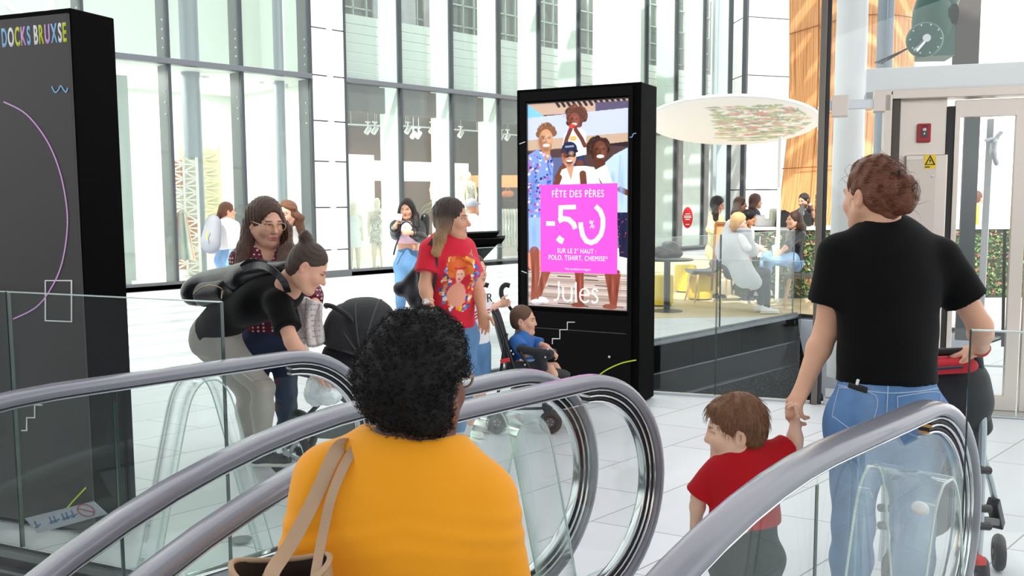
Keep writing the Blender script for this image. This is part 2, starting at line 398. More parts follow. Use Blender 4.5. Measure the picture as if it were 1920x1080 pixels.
# ------------------------------------------------------------------ people
def dirv(yaw): return VF*math.cos(rad(yaw))+VR*math.sin(rad(yaw))          # 0 looks away from the camera, 90 to its right
def rotv(v, ax, a):
    ax = unit(ax); a = rad(a); return v*math.cos(a)+np.cross(ax, v)*math.sin(a)+ax*(ax@v)*(1-math.cos(a))
def basis(yaw, pitch=0, roll=0):
    f = dirv(yaw); u = UP.copy(); r = np.cross(f, u); f2 = f*math.cos(rad(pitch))-u*math.sin(rad(pitch)); u2 = u*math.cos(rad(pitch))+f*math.sin(rad(pitch))
    r = rotv(r, f2, roll); u2 = rotv(u2, f2, roll); return np.stack([r, f2, u2], 1)
def lerp(a, b, t): return a+(b-a)*t
class Head:
    def __init__(s, c, yaw, pitch=0, roll=0, size=.95, female=True, child=False):
        s.c = np.array(c); s.B = basis(yaw, pitch, roll); s.s = size; s.child = child; s.female = female
    def L(s, *p): return s.c+s.B @ (np.array(p, float)*s.s)
    def shape(s, sh):
        k = s.s; L = s.L; fw = .9 if s.child else 1.0
        E = lambda c, r, kk=.02, sub=False: sh.ell(L(*c), np.array(r)*k, s.B, k=kk*k, sub=sub)
        E((0, -.012, .03), (.076, .095, .09)); E((0, .028, -.028), (.063, .07, .082), .03)
        sh.cone(L(0, .03, -.065), L(0, .066, -.10), .045*k, .026*k, k=.03*k)
        for x in (-1, 1):
            E((x*.036, .058, -.036), (.03, .03, .03), .02); sh.cone(L(x*.06, .0, -.05), L(x*.03, .05, -.098), .022*k, .02*k, k=.03*k)
            E((x*.080, -.012, -.012), (.010, .020, .032), .008); E((x*.087, -.006, -.010), (.006, .010, .018), .006, True)
        sh.cone(L(-.036, .083, .017), L(.036, .083, .017), .012*k, k=.016*k)
        sh.cone(L(0, .092, .004), L(0, .104 if s.child else .113, -.030), .008*k, .0125*k, k=.012*k)
        for x in (-1, 1): E((x*.010, .094 if s.child else .101, -.035), (.008, .009, .007), .008)
        for x in (-1, 1): E((x*.032, .096, -.001), (.019, .016, .011), .012, True)
        sh.cone(L(-.019, .089, -.064), L(.019, .089, -.064), .0075*k, k=.007*k); sh.cone(L(-.015, .087, -.076), L(.015, .087, -.076), .0085*k, k=.007*k)
        E((0, .079, -.101), (.022, .018, .018), .02)
        return sh
    def paint(s, V, skin, lips='b5605a', brow='3a2a22', beard=None, eyes=True):
        q = (V-s.c) @ s.B/s.s; col = np.tile(hexlin(skin), (len(V), 1))
        def bl(c, r, cc, a=1.0):
            d = np.sqrt((((q-np.array(c))/np.array(r))**2).sum(1)); m = np.clip((1.25-d)/.35, 0, 1)[:, None]*a; col[:] = col*(1-m)+hexlin(cc)*m
        for x in (-1, 1): bl((x*.045, .07, -.04), (.028, .04, .022), lips, .18); bl((x*.08, -.01, -.012), (.02, .03, .035), lips, .15)
        bl((0, .115, -.034), (.018, .02, .014), lips, .12)
        if beard:
            m = (np.clip((-.048-q[:, 2])/.015, 0, 1)*np.clip((q[:, 1]+.005)/.02, 0, 1)*np.clip((.17+q[:, 2])/.02, 0, 1))[:, None]*.85; col[:] = col*(1-m)+hexlin(beard)*m
        bl((0, .097, -.064), (.022, .02, .006), lips, .9); bl((0, .095, -.076), (.018, .02, .007), lips, .9)
        if eyes:
            for x in (-1, 1):
                bl((x*.034, .095, .0235), (.020, .02, .0042), brow, .85); bl((x*.033, .085, .0045), (.018, .02, .0035), '2a1c18', .75)
        return col
    def eyes(s, parent, iris='3a2a1e', lids=None):
        for x in (-1, 1):
            m = MB(); c = s.L(x*.032, .0765, -.0015); m.ball(c, .0135*s.s, 14); e = m.build('eye', mat('eye_white', 'b9aea6', .25), parent, smooth=60)
            m = MB(); m.ball(s.L(x*.032, .0835, -.003), (.0068*s.s,)*3, 12); m.build('iris', mat('iris_'+iris, iris, .2), e, smooth=60)
def hand(sh, w_, d, pn, side, curl=.3, s=1.0, spread=.12, thumb=.5, point=None):
    """palm, four fingers and a thumb leaving its side; side +1 right hand, -1 left; pn the way the palm faces"""
    d = unit(d); pn = unit(pn-d*(pn@d)); t = side*np.cross(d, pn); w_ = np.array(w_)
    kn = w_+d*.088*s; kk = .008*s
    sh.cone(w_-d*.01*s, w_+d*.035*s, .027*s, .034*s, flat=(pn, .62), k=.02*s); sh.cone(w_+d*.03*s, kn-d*.012*s, .035*s, .039*s, flat=(pn, .36), k=.015*s)
    for i, (o, l, b) in enumerate(((.031, .072, -.002), (.0105, .080, .004), (-.0105, .075, .001), (-.030, .058, -.008))):
        p = kn+t*o*s+d*(b-.012)*s; dd = unit(d+t*(o*spread*9)); c = curl[i] if hasattr(curl, '__len__') else curl*(1+.08*i)
        ax = np.cross(dd, pn); r = .0088*s
        for j, (fr, an) in enumerate(((.46, 62), (.31, 78), (.23, 50))):
            dd = rotv(dd, ax, an*c*(.75 if j == 0 else 1)); q = p+dd*l*fr*s; sh.cone(p, q, r, r*.93, k=.005*s); p = q; r *= .92
    p = w_+d*.022*s+t*.026*s; dd = unit(d*.62+t*.72+pn*.25*thumb); q = p+dd*.040*s; sh.cone(p-t*.008*s, q, .0145*s, .0115*s, k=.014*s)
    dd = unit(d*.85+t*.35+pn*.6*thumb); p = q; q = p+dd*.030*s; sh.cone(p, q, .0112*s, .0098*s, k=.006*s); q2 = q+unit(dd+d*.2+pn*.3*thumb)*.022*s; sh.cone(q, q2, .0098*s, .008*s, k=.005*s)
class Person:
    """joints are world points; arms = list of dict(s, e, w, hd, pn, side, curl); legs = list of dict(h, k, a, t)"""
    def __init__(s, label, skin, head, neck, chest, waist, pelvis, bf, pf, arms, legs, k=1.0, wd=(.150, .118, .158), bust=.0, h=.011, fine=.0055, neck_r=.052, name='person', cat='person', depth=.68, group=None, hfine=None, arm_r=1.0, leg_r=1.0, belly=0):
        s.__dict__.update(locals()); base = (pelvis[0], pelvis[1], min([l['a'][2] for l in legs])-.07*k if legs else 0)
        s.root = thing(name, label, cat, base, group)
    def torso(s, g=0.0):
        k = s.k; sh = Sh(.05*k); w0, w1, w2 = [w_*k for w_ in s.wd]; S0 = s.arms[0]['s']; S1 = s.arms[1]['s']; m = (S0+S1)/2; up = unit(s.neck-s.chest)
        f = s.bf; f = unit(f-up*(f@up)); dp = s.depth
        for a in (S0, S1): sh.cone(lerp(m, s.neck, .55)-up*.02*k, lerp(a, m, .12)-up*.012*k, .050*k+g, .048*k+g, k=.06*k)
        sh.cone(lerp(m, s.chest, .15), s.chest, w0*.90+g, w0+g, flat=(f, dp), k=.07*k)
        sh.cone(s.chest, s.waist, w0+g, w1+g, flat=(f, dp*1.02), k=.06*k)
        f2 = unit(s.pf-unit(s.waist-s.pelvis)*(s.pf@unit(s.waist-s.pelvis)))
        sh.cone(s.waist, s.pelvis, w1+g, w2+g, flat=(f2, .74), k=.06*k)
        if s.bust:
            r = np.cross(f, up)
            for x in (-1, 1): sh.ell(s.chest+r*x*.068*k+f*(w0*dp-.005*k)+up*.01*k, np.full(3, s.bust*k+g), k=.05*k)
        if s.belly: sh.ell(s.waist+f*.03*k, np.array([w1*1.1, w1*1.1, .14*k])+g, k=.08*k)
        return sh
    def legs_shape(s, sh, g=0.0, end=1.0, butt=True, widen=0.0):
        k = s.k*s.leg_r
        for l in s.legs:
            h_, kn, a = l['h'], l['k'], l['a']; sh.cone(h_, kn, .084*k+g, .055*k+g+widen*.5, k=.05*k)
            e = lerp(kn, a, end); sh.cone(kn, lerp(kn, a, .3), .054*k+g+widen*.5, .055*k+g+widen, k=.03*k); sh.cone(lerp(kn, a, .3), e, .055*k+g+widen, .036*k+g+widen, k=.03*k, cut='b' if end < 1 or g else '')
            if butt: sh.ell(l['h']-s.pf*.035*k+UP*.01*k, np.array([.088, .088, .10])*k+g, k=.06*k)
        return sh
    def arm_shape(s, sh, a, g=0.0, to=2.0, cut='b', flare=0.0):
        k = s.k*s.arm_r
        if to >= 1: sh.cone(a['s'], a['e'], .046*k+g, .037*k+g, k=.04*k)
        else: sh.cone(a['s'], lerp(a['s'], a['e'], to), .046*k+g, .042*k+g+flare, k=.035*k, cut=cut); return sh
        if to > 1: e = lerp(a['e'], a['w'], to-1); sh.cone(a['e'], lerp(a['e'], a['w'], min(.3, (to-1)*.5)), .037*k+g, .038*k+g, k=.02*k); sh.cone(lerp(a['e'], a['w'], min(.3, (to-1)*.5)), e, .038*k+g, .026*k+g+flare, k=.02*k, cut=cut if to < 2 else '')
        return sh
    def body(s, paint=True, wr=None, **pk):
        k = s.k; sh = s.torso(-.008*k); sh.k = .05*k
        hd = s.head; sh.cone(hd.L(0, -.028, -.045), s.neck, s.neck_r*k, s.neck_r*1.12*k, k=.03*k); sh.cone(lerp(hd.L(0, -.02, -.07), s.neck, .6), s.neck-UP*.03*k, s.neck_r*k, s.neck_r*1.3*k, k=.05*k)
        s.legs_shape(sh, -.004*k); fine = [(hd.c, .135*hd.s, s.hfine or s.fine)]
        for l in s.legs:
            u = unit(l['t']); sh.cone(l['a']-UP*.03*k-u*.02*k, l['a']+u*.12*k-UP*.045*k, .034*k, .022*k, k=.03*k)
        hd.shape(sh)
        for a in s.arms:
            s.arm_shape(sh, a)
            if 'hd' in a:
                hs = a.get('hs', .92*k); hand(sh, a['w'], a['hd'], a['pn'], a['side'], a.get('curl', .35), hs, a.get('spread', .1), a.get('thumb', .5)); fine.append((a['w']+unit(a['hd'])*.08*hs, .125*hs, s.fine))
        V, F = polygonise(sh, s.h, fine, wr)
        s.bodyo = from_arrays('body', V, F, mat('skin', 'd0a080', .48, vcol=True, sss=.12, spec=.35), s.root, True, hd.paint(V, s.skin, **pk))
        return s.bodyo
    def top(s, m, g=.012, sleeve=.55, hem=None, hemn=None, flare=.006, neckline=.075, wr=.0035, name='shirt', seed=1, col=None, vneck=0, extra=None, freq=24, cutneck=True):
        k = s.k; sh = s.torso(g)
        if hem is None: hem = lerp(s.waist, s.pelvis, .7)
        d = unit(s.pelvis-s.waist) if hemn is None else hemn
        if extra: extra(sh)
        sh.clip(hem, d)
        for i, a in enumerate(s.arms): s.arm_shape(sh, a, g+.003, to=sleeve[i] if hasattr(sleeve, '__len__') else sleeve, flare=flare)
        if cutneck:
            hd = s.head; up = unit(hd.c-s.neck)
            sh.cutsph(lerp(s.neck, hd.c, .15)+s.bf*.012*k, np.array([neckline, neckline, neckline])*k*.95, k=.008)
            if vneck: sh.cutsph(s.neck+s.bf*.10*k-UP*vneck*k, np.array([.035, .05, .06])*k, basis(0), k=.01)
        V, F = polygonise(sh, s.h*.85, (), folds(wr, freq, seed) if wr else None)
        o = from_arrays(name, V, F, m, s.root, True, col(V) if col else None); s.topo = o; return o
    def trousers(s, m, g=.008, waistp=None, end=.97, wr=.003, name='trousers', seed=5, widen=.0, col=None, short=None):
        k = s.k; sh = Sh(.05*k); w0, w1, w2 = [w_*k for w_ in s.wd]
        f2 = unit(s.pf-unit(s.waist-s.pelvis)*(s.pf@unit(s.waist-s.pelvis)))
        sh.cone(s.waist, s.pelvis, w1+g*.5, w2+g, flat=(f2, .74), k=.06*k)
        wp = lerp(s.waist, s.pelvis, .25) if waistp is None else waistp
        sh.clip(wp, unit(s.waist-s.pelvis))
        if short is not None:
            for l in s.legs: sh.cone(l['h'], lerp(l['h'], l['k'], short), .088*k+g, .066*k+g+.012, k=.05*k, cut='b')
        else: s.legs_shape(sh, g, end, True, widen)
        V, F = polygonise(sh, s.h, (), folds(wr, 30, seed, (1, 1, 2.2)) if wr else None)
        o = from_arrays(name, V, F, m, s.root, True, col(V) if col else None); s.trou = o; return o
    def shoes(s, m, sole=None, g=.006):
        k = s.k
        for l in s.legs:
            u = unit(l['t']); a = l['a']; z0 = a[2]-.07*k; sh = Sh(.03*k); b = np.array([a[0], a[1], z0+.04*k])
            sh.cone(b-u*.05*k+UP*.005*k, b+u*.14*k-UP*.008*k, .040*k, .034*k); sh.cone(b-u*.02*k, b+UP*.04*k-u*.01*k, .04*k, .042*k)
            sh.clip(np.array([0, 0, z0+.012*k]), -UP)
            V, F = polygonise(sh, .009*k); o = from_arrays('shoe', V, F, m, s.root, True)
            sh = Sh(.02*k); sh.cone(b-u*.055*k-UP*.02*k, b+u*.15*k-UP*.02*k, .042*k, .039*k); sh.clip(np.array([0, 0, z0+.022*k]), UP); sh.clip(np.array([0, 0, z0]), -UP)
            V, F = polygonise(sh, .009*k); from_arrays('sole', V, F, sole or mat('white_sole', 'e6e4e0', .6), o, True)
    def hair(s, shapes, m, h=.006, wr=None, name='hair', face=True, col=None):
        sh = shapes(Sh(.03*s.head.s))
        V, F = polygonise(sh, h, (), wr); o = from_arrays(name, V, F, m, s.root, True, col(V) if col else None); s.hairo = o; return o
def hair_mat(name, c, rough=.42, stretch=(60, 60, 4), vcol=False):
    m = mat(name, c, rough, spec=.45, vcol=vcol, bump=.55, bscale=6, bstretch=stretch, var=.35, vscale=5)
    return m
def cap(hd, sc=1.0, face=(.0, .098, -.035), fr=(.067, .078, .108), low=-.09, thick=.0, falls=None, ears=True):
    """skull cap of hair (plus falls of hair) with the face cut out"""
    def f(sh):
        k = hd.s; L = hd.L
        sh.ell(L(0, -.016, .034), np.array([.084, .102, .096])*k*sc+thick, hd.B, k=.02*k); sh.ell(L(0, -.045, -.02), np.array([.074, .062, .07])*k*sc+thick, hd.B, k=.03*k)
        if falls is None: sh.clip(L(0, 0, low), -hd.B[:, 2])
        else: falls(sh)
        sh.ell(L(*face), np.array(fr)*k, hd.B, k=.012*k, sub=True)
        if ears:
            for x in (-1, 1): sh.ell(L(x*.088, -.008, -.016), np.array([.022, .02, .03])*k, hd.B, k=.008*k, sub=True)
        return sh
    return f
def hwave(hd, amp=.0035, f=150, seed=0, ax=None):
    """fine strand ridges running along the head's up / flow direction"""
    r = np.random.default_rng(seed); ph = r.uniform(0, 6, 3)
    def g(P):
        q = (P-hd.c) @ hd.B; a = np.arctan2(q[:, 0], q[:, 1]+.02); z = q[:, 2]
        return amp*(np.sin(a*16+z*14+ph[0])+.7*np.sin(a*31-z*20+ph[1])+.6*np.sin(a*9+z*38+ph[2]))/2
    return g
def strands(name, roots, m, parent, r=.0012, seg=4):
    """roots: list of polylines; one thin tapering tube each"""
    mb = MB()
    for pl in roots: k = len(pl); mb.tube(pl, [r*(1-.75*i/(k-1)) for i in range(k)], 3)
    return mb.build(name, m, parent, smooth=60)
def loops(centre, axis, r, n=24):
    ax = unit(axis); a = unit(np.cross(ax, [0.3, .5, .81])); b = np.cross(ax, a); rr = r if hasattr(r, '__len__') else (r, r)
    return [centre+a*rr[0]*math.cos(2*PI*i/n)+b*rr[1]*math.sin(2*PI*i/n) for i in range(n)]
def std_legs(pelv, pf, k=1.0, z0=0.0, stance=.09, stride=(0, 0), turn=(0, 0)):
    r = np.cross(pf, UP); L_ = []
    for x, st in ((1, stride[0]), (-1, stride[1])):
        h_ = pelv+r*x*stance*k-UP*.05*k; zz = h_[2]-z0
        a = np.array([h_[0], h_[1], z0+.08*k])+pf*st; kn = lerp(h_, a, .5)+pf*(.03*k+abs(st)*.1)
        L_.append(dict(h=h_, k=kn, a=a, t=pf))
    return L_
DENIM = lambda name, c: mat(name, c, .75, bump=.3, bscale=300, var=.22, vscale=7, bstretch=(1, 1, .5))
CLOTH = lambda name, c, **k: mat(name, c, .8, bump=.12, bscale=400, sheen=.15, spec=.25, **k)
# ------------------------------------------------------------------ shared materials
BLACKM = mat('black_powder_coat', '060607', .7, spec=.05)
CHARC = mat('lit_charcoal_face', '3d3b3c', .42, spec=.35); CHARD = mat('dark_charcoal_face', '0a0a0b', .6, spec=.10)  # left totem's black face painted lighter to carry its reflection
STEEL = mat('brushed_steel', 'd6ccc3', .32, metal=1, bump=.05, bscale=60, bstretch=(1, 1, 30))
STEELD = mat('dark_steel', '7d776f', .35, metal=1)
CHROME = mat('polished_steel', 'd8dadd', .12, metal=1)
ALU = mat('aluminium', 'c9ccd0', .3, metal=1)
WHITE = mat('white_paint', 'f2f3f3', .5)
WHITEP = mat('white_panel', 'eceeef', .35)
DARKF = mat('dark_frame', '3b4046', .4, spec=.5)
GREYF = mat('grey_frame', '6d7278', .35, metal=.5)
RUBBER = mat('black_rubber', '1a1a1b', .6)
BLACKP = mat('black_plastic', '161617', .4)
GL = glass('clear_glass', 'fdfefe', 1.0, .01)
GLB = glass('balustrade_glass', 'fafcfb', .85, .006, 'dfe9e6')
GLF = glass('shop_front_glass', 'f9fcfb', .9, .05, 'eaf6f0')
ACR = glass('acrylic', 'fcfdfd', .7, .03)
GEDGE = mat('glass_edge', '31443f', .15, spec=.8)
GEDGEL = mat('glass_edge_light', 'c9dad5', .2, spec=.8)
YEL = mat('yellow_vinyl', 'f0d23c', .45)

def floor_mat(name, base, joint, sx, sy, shear, var=.03):
    m = bpy.data.materials.new(name); m.use_nodes = True; nt = m.node_tree; L = nt.links; b = nt.nodes['Principled BSDF']
    b.inputs['Roughness'].default_value = .38; b.inputs['Specular IOR Level'].default_value = .45
    g = nt.nodes.new('ShaderNodeNewGeometry'); sp = nt.nodes.new('ShaderNodeSeparateXYZ'); L.new(g.outputs['Position'], sp.inputs[0])
    def math_(op, a, b_=None):
        n = nt.nodes.new('ShaderNodeMath'); n.operation = op
        for i, v in enumerate((a, b_)):
            if v is None: continue
            if isinstance(v, (int, float)): n.inputs[i].default_value = v
            else: L.new(v, n.inputs[i])
        return n.outputs[0]
    yy = math_('SUBTRACT', sp.outputs[1], math_('MULTIPLY', sp.outputs[0], shear))
    cb = nt.nodes.new('ShaderNodeCombineXYZ'); L.new(yy, cb.inputs[0]); L.new(math_('ADD', sp.outputs[0], .17), cb.inputs[1])
    br = nt.nodes.new('ShaderNodeTexBrick'); L.new(cb.outputs[0], br.inputs[0])
    br.inputs['Scale'].default_value = 1; br.inputs['Mortar Size'].default_value = .0035; br.inputs['Mortar Smooth'].default_value = .1; br.inputs['Bias'].default_value = 0
    br.inputs['Brick Width'].default_value = sx; br.inputs['Row Height'].default_value = sy; br.offset = .5
    c = np.array(lin(base)[:3]); br.inputs['Color1'].default_value = (*(c*(1-var)), 1); br.inputs['Color2'].default_value = (*(c*(1+var)), 1); br.inputs['Mortar'].default_value = lin(joint)
    n = nt.nodes.new('ShaderNodeTexNoise'); n.inputs['Scale'].default_value = 3; n.inputs['Detail'].default_value = 8
    mp = nt.nodes.new('ShaderNodeMapping'); mp.inputs['Scale'].default_value = (1, .3, 1); L.new(g.outputs['Position'], mp.inputs[0]); L.new(mp.outputs[0], n.inputs[0])
    r = nt.nodes.new('ShaderNodeMapRange'); r.inputs[1].default_value = .3; r.inputs[2].default_value = .7; r.inputs[3].default_value = .94; r.inputs[4].default_value = 1.04; L.new(n.outputs[0], r.inputs[0])
    mx = nt.nodes.new('ShaderNodeMix'); mx.data_type = 'RGBA'; mx.blend_type = 'MULTIPLY'; mx.inputs[0].default_value = 1; L.new(br.outputs[0], mx.inputs[6])
    c2 = nt.nodes.new('ShaderNodeCombineColor'); [L.new(r.outputs[0], c2.inputs[i]) for i in range(3)]; L.new(c2.outputs[0], mx.inputs[7]); L.new(mx.outputs[2], b.inputs['Base Color'])
    return m
FLOOR = floor_mat('grey_stone_tiles', 'e1e4e9', '8f9396', 1.04, .515, .32)
PLATE = mat('landing_plate', 'e4ebee', .3, metal=0, spec=.6, bump=.03, bscale=300)

def struct(name, mb, m, **kw):
    o = mb.build(name, m, **kw); o['kind'] = 'structure'; return o
EDGE = lambda x: 1.69+.405*(x+3.24)                       # edge of the escalator well
# ------------------------------------------------------------------ floor, wells, roof
fl = MB()
outer = [(-32, EDGE(-32)), (-9, EDGE(-9)), (-3.33, EDGE(-3.33)), (-3.25, 3.0), (-.85, 3.85), (-.8, EDGE(-.8)), (6, EDGE(6)), (30, EDGE(30)), (30, 60), (-32, 60)]
# floor pieces around the second well (seen beyond the tall screen)
V0, V1, V2, V3_ = (-5.7, 5.13), (-3.2, 6.40), (-3.2, 11.05), (-5.7, 11.05)
def slab(poly): fl.prism([(x, y) for x, y in poly], -.32, (0, 0, 0))
slab([(-32, EDGE(-32)), (-9, EDGE(-9)), (-5.7, EDGE(-5.7)), (-5.7, 60), (-32, 60)])
slab([(-5.7, EDGE(-5.7)), (8, EDGE(8)), (8, 7.17), (-3.2, 6.40), (-5.7, 5.13)])
slab([(-3.2, 6.40), (8, 7.17), (20, 12), (20, 60), (-3.2, 60)])
slab([(-5.7, 11.05), (-3.2, 11.05), (-3.2, 60), (-5.7, 60)])
struct('floor', fl, FLOOR)
# black fascia under the floor edges
f1 = MB()
for a, b in (((-20, EDGE(-20)), (-3.3, EDGE(-3.3))), ((-.82, EDGE(-.82)), (8, EDGE(8)))):
    f1.bar((a[0], a[1]-.012, -.22), (b[0], b[1]-.012, -.22), .02, .44)
struct('trim_1', f1, mat('well_fascia', '222223', .5))
f2 = MB(); f2.bar((-20, EDGE(-20)-.02, -.02), (-3.3, EDGE(-3.3)-.02, -.02), .05, .035); f2.bar((-20, EDGE(-20)-.03, -.10), (-3.3, EDGE(-3.3)-.03, -.10), .05, .015)
f2.bar((-.82, EDGE(-.82)-.02, -.02), (8, EDGE(8)-.02, -.02), .05, .035)
struct('trim_2', f2, mat('edge_channel', '6a6d70', .35, metal=.6))
lw = MB(); lw.box((-4, -3, -4.6), (34, 16, .2)); struct('floor_2', lw, mat('lower_level_tiles', 'b9bbbc', .4))
# second well: black side wall with light trim lines and a perforated panel
w2 = MB(); w2.box((-5.72, 8.1, -.31), (.04, 6.1, .62)); struct('wall_well', w2, mat('gloss_black_panel', '202123', .22, spec=.6))
m_ = bpy.data.materials.new('perforated_mat'); m_.use_nodes = True; nt = m_.node_tree; b_ = nt.nodes['Principled BSDF']; b_.inputs['Roughness'].default_value = .55
tc = nt.nodes.new('ShaderNodeTexCoord'); ck = nt.nodes.new('ShaderNodeTexVoronoi'); ck.inputs['Scale'].default_value = 38; nt.links.new(tc.outputs['Object'], ck.inputs[0])
cr = nt.nodes.new('ShaderNodeValToRGB'); cr.color_ramp.elements[0].position = .2; cr.color_ramp.elements[1].position = .35; cr.color_ramp.elements[0].color = lin('6f7174'); cr.color_ramp.elements[1].color = lin('232426')
nt.links.new(ck.outputs[0], cr.inputs[0]); nt.links.new(cr.outputs[0], b_.inputs['Base Color'])
w3 = MB(); w3.box((-5.7, 8.1, -1.8), (.04, 6.1, 2.36)); struct('wall_well_lower', w3, m_)
t3 = MB(); t3.bar((-5.69, 5.13, -.31), (-5.69, 11.0, -.31), .03, .014); t3.bar((-5.69, 5.13, -.615), (-5.69, 11.0, -.615), .03, .014); t3.bar((-5.69, 5.13, .012), (-5.69, 11.05, .012), .05, .024); struct('trim_3', t3, ALU)
t4 = MB(); t4.bar((-5.7, 5.13, .006), (-3.2, 6.40, .006), .05, .02); struct('trim_4', t4, ALU)
t5 = MB(); t5.bar((-5.7, 11.05, .02), (-3.2, 11.05, .02), .06, .04); struct('trim_5', t5, mat('dark_sill', '26282a', .4))
w4 = MB(); w4.prism([(-2.46, -.02), (-2.44, -.2), (-2.38, -.45), (-2.25, -.75), (-2.0, -1.1), (-1.5, -1.5), (0, -1.6), (0, -.02)], .04, (-3.2, 10.98, 0), (1, 0, 0), (0, 0, 1))
w6 = MB(); w6.box((-4.45, 11.03, -1.5), (2.5, .04, 2.9)); struct('wall_well_end_dark', w6, m_)
struct('wall_well_end', w4, mat('blue_white_panel', 'd9e1ec', .35))
w5 = MB(); w5.box((-3.18, 8.72, -1.5), (.04, 4.7, 3.0)); w5.bar((-5.7, 5.15, -1.5), (-3.2, 6.42, -1.5), .04, 2.9); struct('wall_well_near', w5, mat('well_side', '2c2d2f', .5))
# unseen roof added to shade the near half: opaque panels, slats striping sunlight
rf = MB(); rf.box((4.2, -10.2, 8.2), (16.5, 30, .25))
for i in range(7): rf.box((-4.75-i*.85, -8, 8.2), (.26+.02*(i % 3), 34, .2))
struct('ceiling', rf, mat('roof_white', 'e6e8ea', .6))
rb = MB()  # unseen slats placed to cast sun stripes on the timber wall
for i in range(9): rb.box((-6, 13.6+i*.62, 9.6), (16, .30 if i % 3 else .42, .12))
for x in (-10.5, -7.5, -4.5): rb.box((x, 16, 9.75), (.22, 6, .2))
struct('shadow_slats', rb, mat('roof_steel', 'bfc4c8', .4, metal=.4))

# ------------------------------------------------------------------ shop front (wall_left): mullions, glass, fins, white cladding
FX = -15.655; TZ = 3.99; TOP = 9.0
mull = [1.4, 2.85, 4.3, 5.75, 7.18, 8.57, 10.05, 10.86, 12.29, 13.75, 15.24, 16.63, 18.13, 19.6, 21.05, 22.5, 23.95, 25.4]
mm = MB()
for i, y in enumerate(mull):
    mm.box((FX, y, TOP/2), (.12, .055, TOP))
struct('window_1_frame', mm, DARKF, bevel=.006)
tr = MB()
for a, b in ((0, 10.05), (10.86, 25.4)): tr.box((FX+.02, (a+b)/2, TZ), (.16, b-a, .10)); tr.box((FX+.03, (a+b)/2, .05), (.16, b-a, .10))
struct('trim_6', tr, GREYF, bevel=.01)
sk = MB(); sk.box((FX+.06, 12.5, .07), (.10, 26, .14)); struct('baseboard_left', sk, mat('grey_skirting', '4b4f53', .4))
gi = 0
for i in range(len(mull)-1):
    a, b = mull[i], mull[i+1]
    if abs(a-10.05) < .01: continue
    for z0, z1 in ((.10, TZ-.05), (TZ+.05, TOP)):
        gi += 1; g = MB(); g.box((FX, (a+b)/2, (z0+z1)/2), (.02, b-a-.055, z1-z0)); struct('window_%d' % (gi+1), g, GLF)
pc = MB()
zs = [0, .56, 1.42, 2.34, 3.14, 4.03, 4.95, 5.8, 6.7, 7.6, 8.5]
for a, b in zip(zs, zs[1:]): pc.box((FX, 10.455, (a+b)/2), (.1, .75, b-a-.025))
struct('wall_left_cladding', pc, WHITEP, bevel=.004)
pb = MB(); pb.box((FX-.04, 10.455, 4.5), (.06, .8, 9)); struct('wall_left_backing', pb, DARKF)
fn = MB(); fd = MB()
for y in mull:
    if y >= 12: fn.box((FX-.40, y, TOP/2), (.62, .03, TOP))
    elif y < 10.5: fd.box((FX-.24, y+.02, TOP/2), (.34, .05, TOP))
struct('window_fins', fn, mat('mint_glass_fin', 'e9f8f1', .2, spec=.7))
struct('trim_7', fd, mat('steel_fin', '3a4146', .4, metal=.3))
fb = MB()
for y in mull:
    if y < 10.5:
        for z in [TZ+.25+.16*k for k in range(4)]+[TZ-.5-.2*k for k in range(3)]: fb.ball((FX-.14, y-.01, z), .018, 8)
struct('trim_8', fb, ALU, smooth=60)
cl = MB()
for y, r in ((7.95, .17), (9.82, .10)): cl.cyl((FX-.75, y, 0), (FX-.75, y, TOP), r, 28)
struct('column_1', cl, mat('blue_grey_column', '8d98a3', .35, metal=.2), smooth=60)
# shop inside, left part: white shells
sw = MB(); sw.box((-19.6, 4.8, 2), (.1, 12.1, 4)); sw.box((-17.6, -1.2, 2), (4, .1, 4)); sw.box((-17.6, 10.5, 4.5), (4, .12, 9)); sw.box((-18.2, 4.8, 6.6), (.1, 12.1, 5))
struct('wall_shop', sw, mat('shop_white', 'dfeae1', .6))
sc = MB(); sc.box((-17.9, 4.8, 4.0), (4.2, 12.1, .1)); sc.box((-17.9, 4.8, 9.0), (4.4, 12.1, .1)); struct('ceiling_shop', sc, WHITE)
sf = MB(); sf.box((-20.5, 12, .02), (9.6, 28, .04)); struct('floor_shop', sf, mat('shop_floor', 'e3ddd0', .3))
pk = MB(); pk.box((-16.2, 6.15, 1.95), (.06, 1.05, 3.6)); pk.box((-16.15, 6.12, 1.4), (.06, .9, 2.75)); struct('wall_shop_panel', pk, mat('grey_green_panel', 'b4c2bb', .5))
wl_ = MB()
for z0_, pts in ((3.35, [((5.9, .0), (5.9, .28)), ((5.9, .12), (6.12, .28)), ((5.98, .16), (6.12, 0))]), (2.95, [((5.9, .1), (6.16, .1))]), (2.05, [((5.92, .1), (6.14, .1)), ((6.14, .1), (6.14, .2))]), (1.55, [((5.9, .05), (6.02, 0)), ((6.02, 0), (6.14, .08)), ((6.14, .08), (6.14, .24)), ((6.14, .24), (6.02, .32))]), (.62, [((5.92, 0), (6.14, 0)), ((5.92, 0), (5.92, .25)), ((6.14, 0), (6.14, .25)), ((6.03, 0), (6.03, .2))])):
    for (y0_, a0_), (y1_, a1_) in pts: wl_.bar((-16.105, y0_, z0_+a0_), (-16.105, y1_, z0_+a1_), .01, .055, up=(1, 0, 0))
struct('trim_11', wl_, WHITE)
wf = MB(); wf.prism([onz(1195, 597)[:2], onz(1560, 592)[:2], onz(1760, 580)[:2], onz(1800, 480)[:2], onz(1195, 480)[:2]], .006, (0, 0, 0)); struct('floor_3', wf, mat('pale_wood_floor', 'dcc9a4', .45, var=.08, vscale=3, bstretch=(1, 8, 1)))
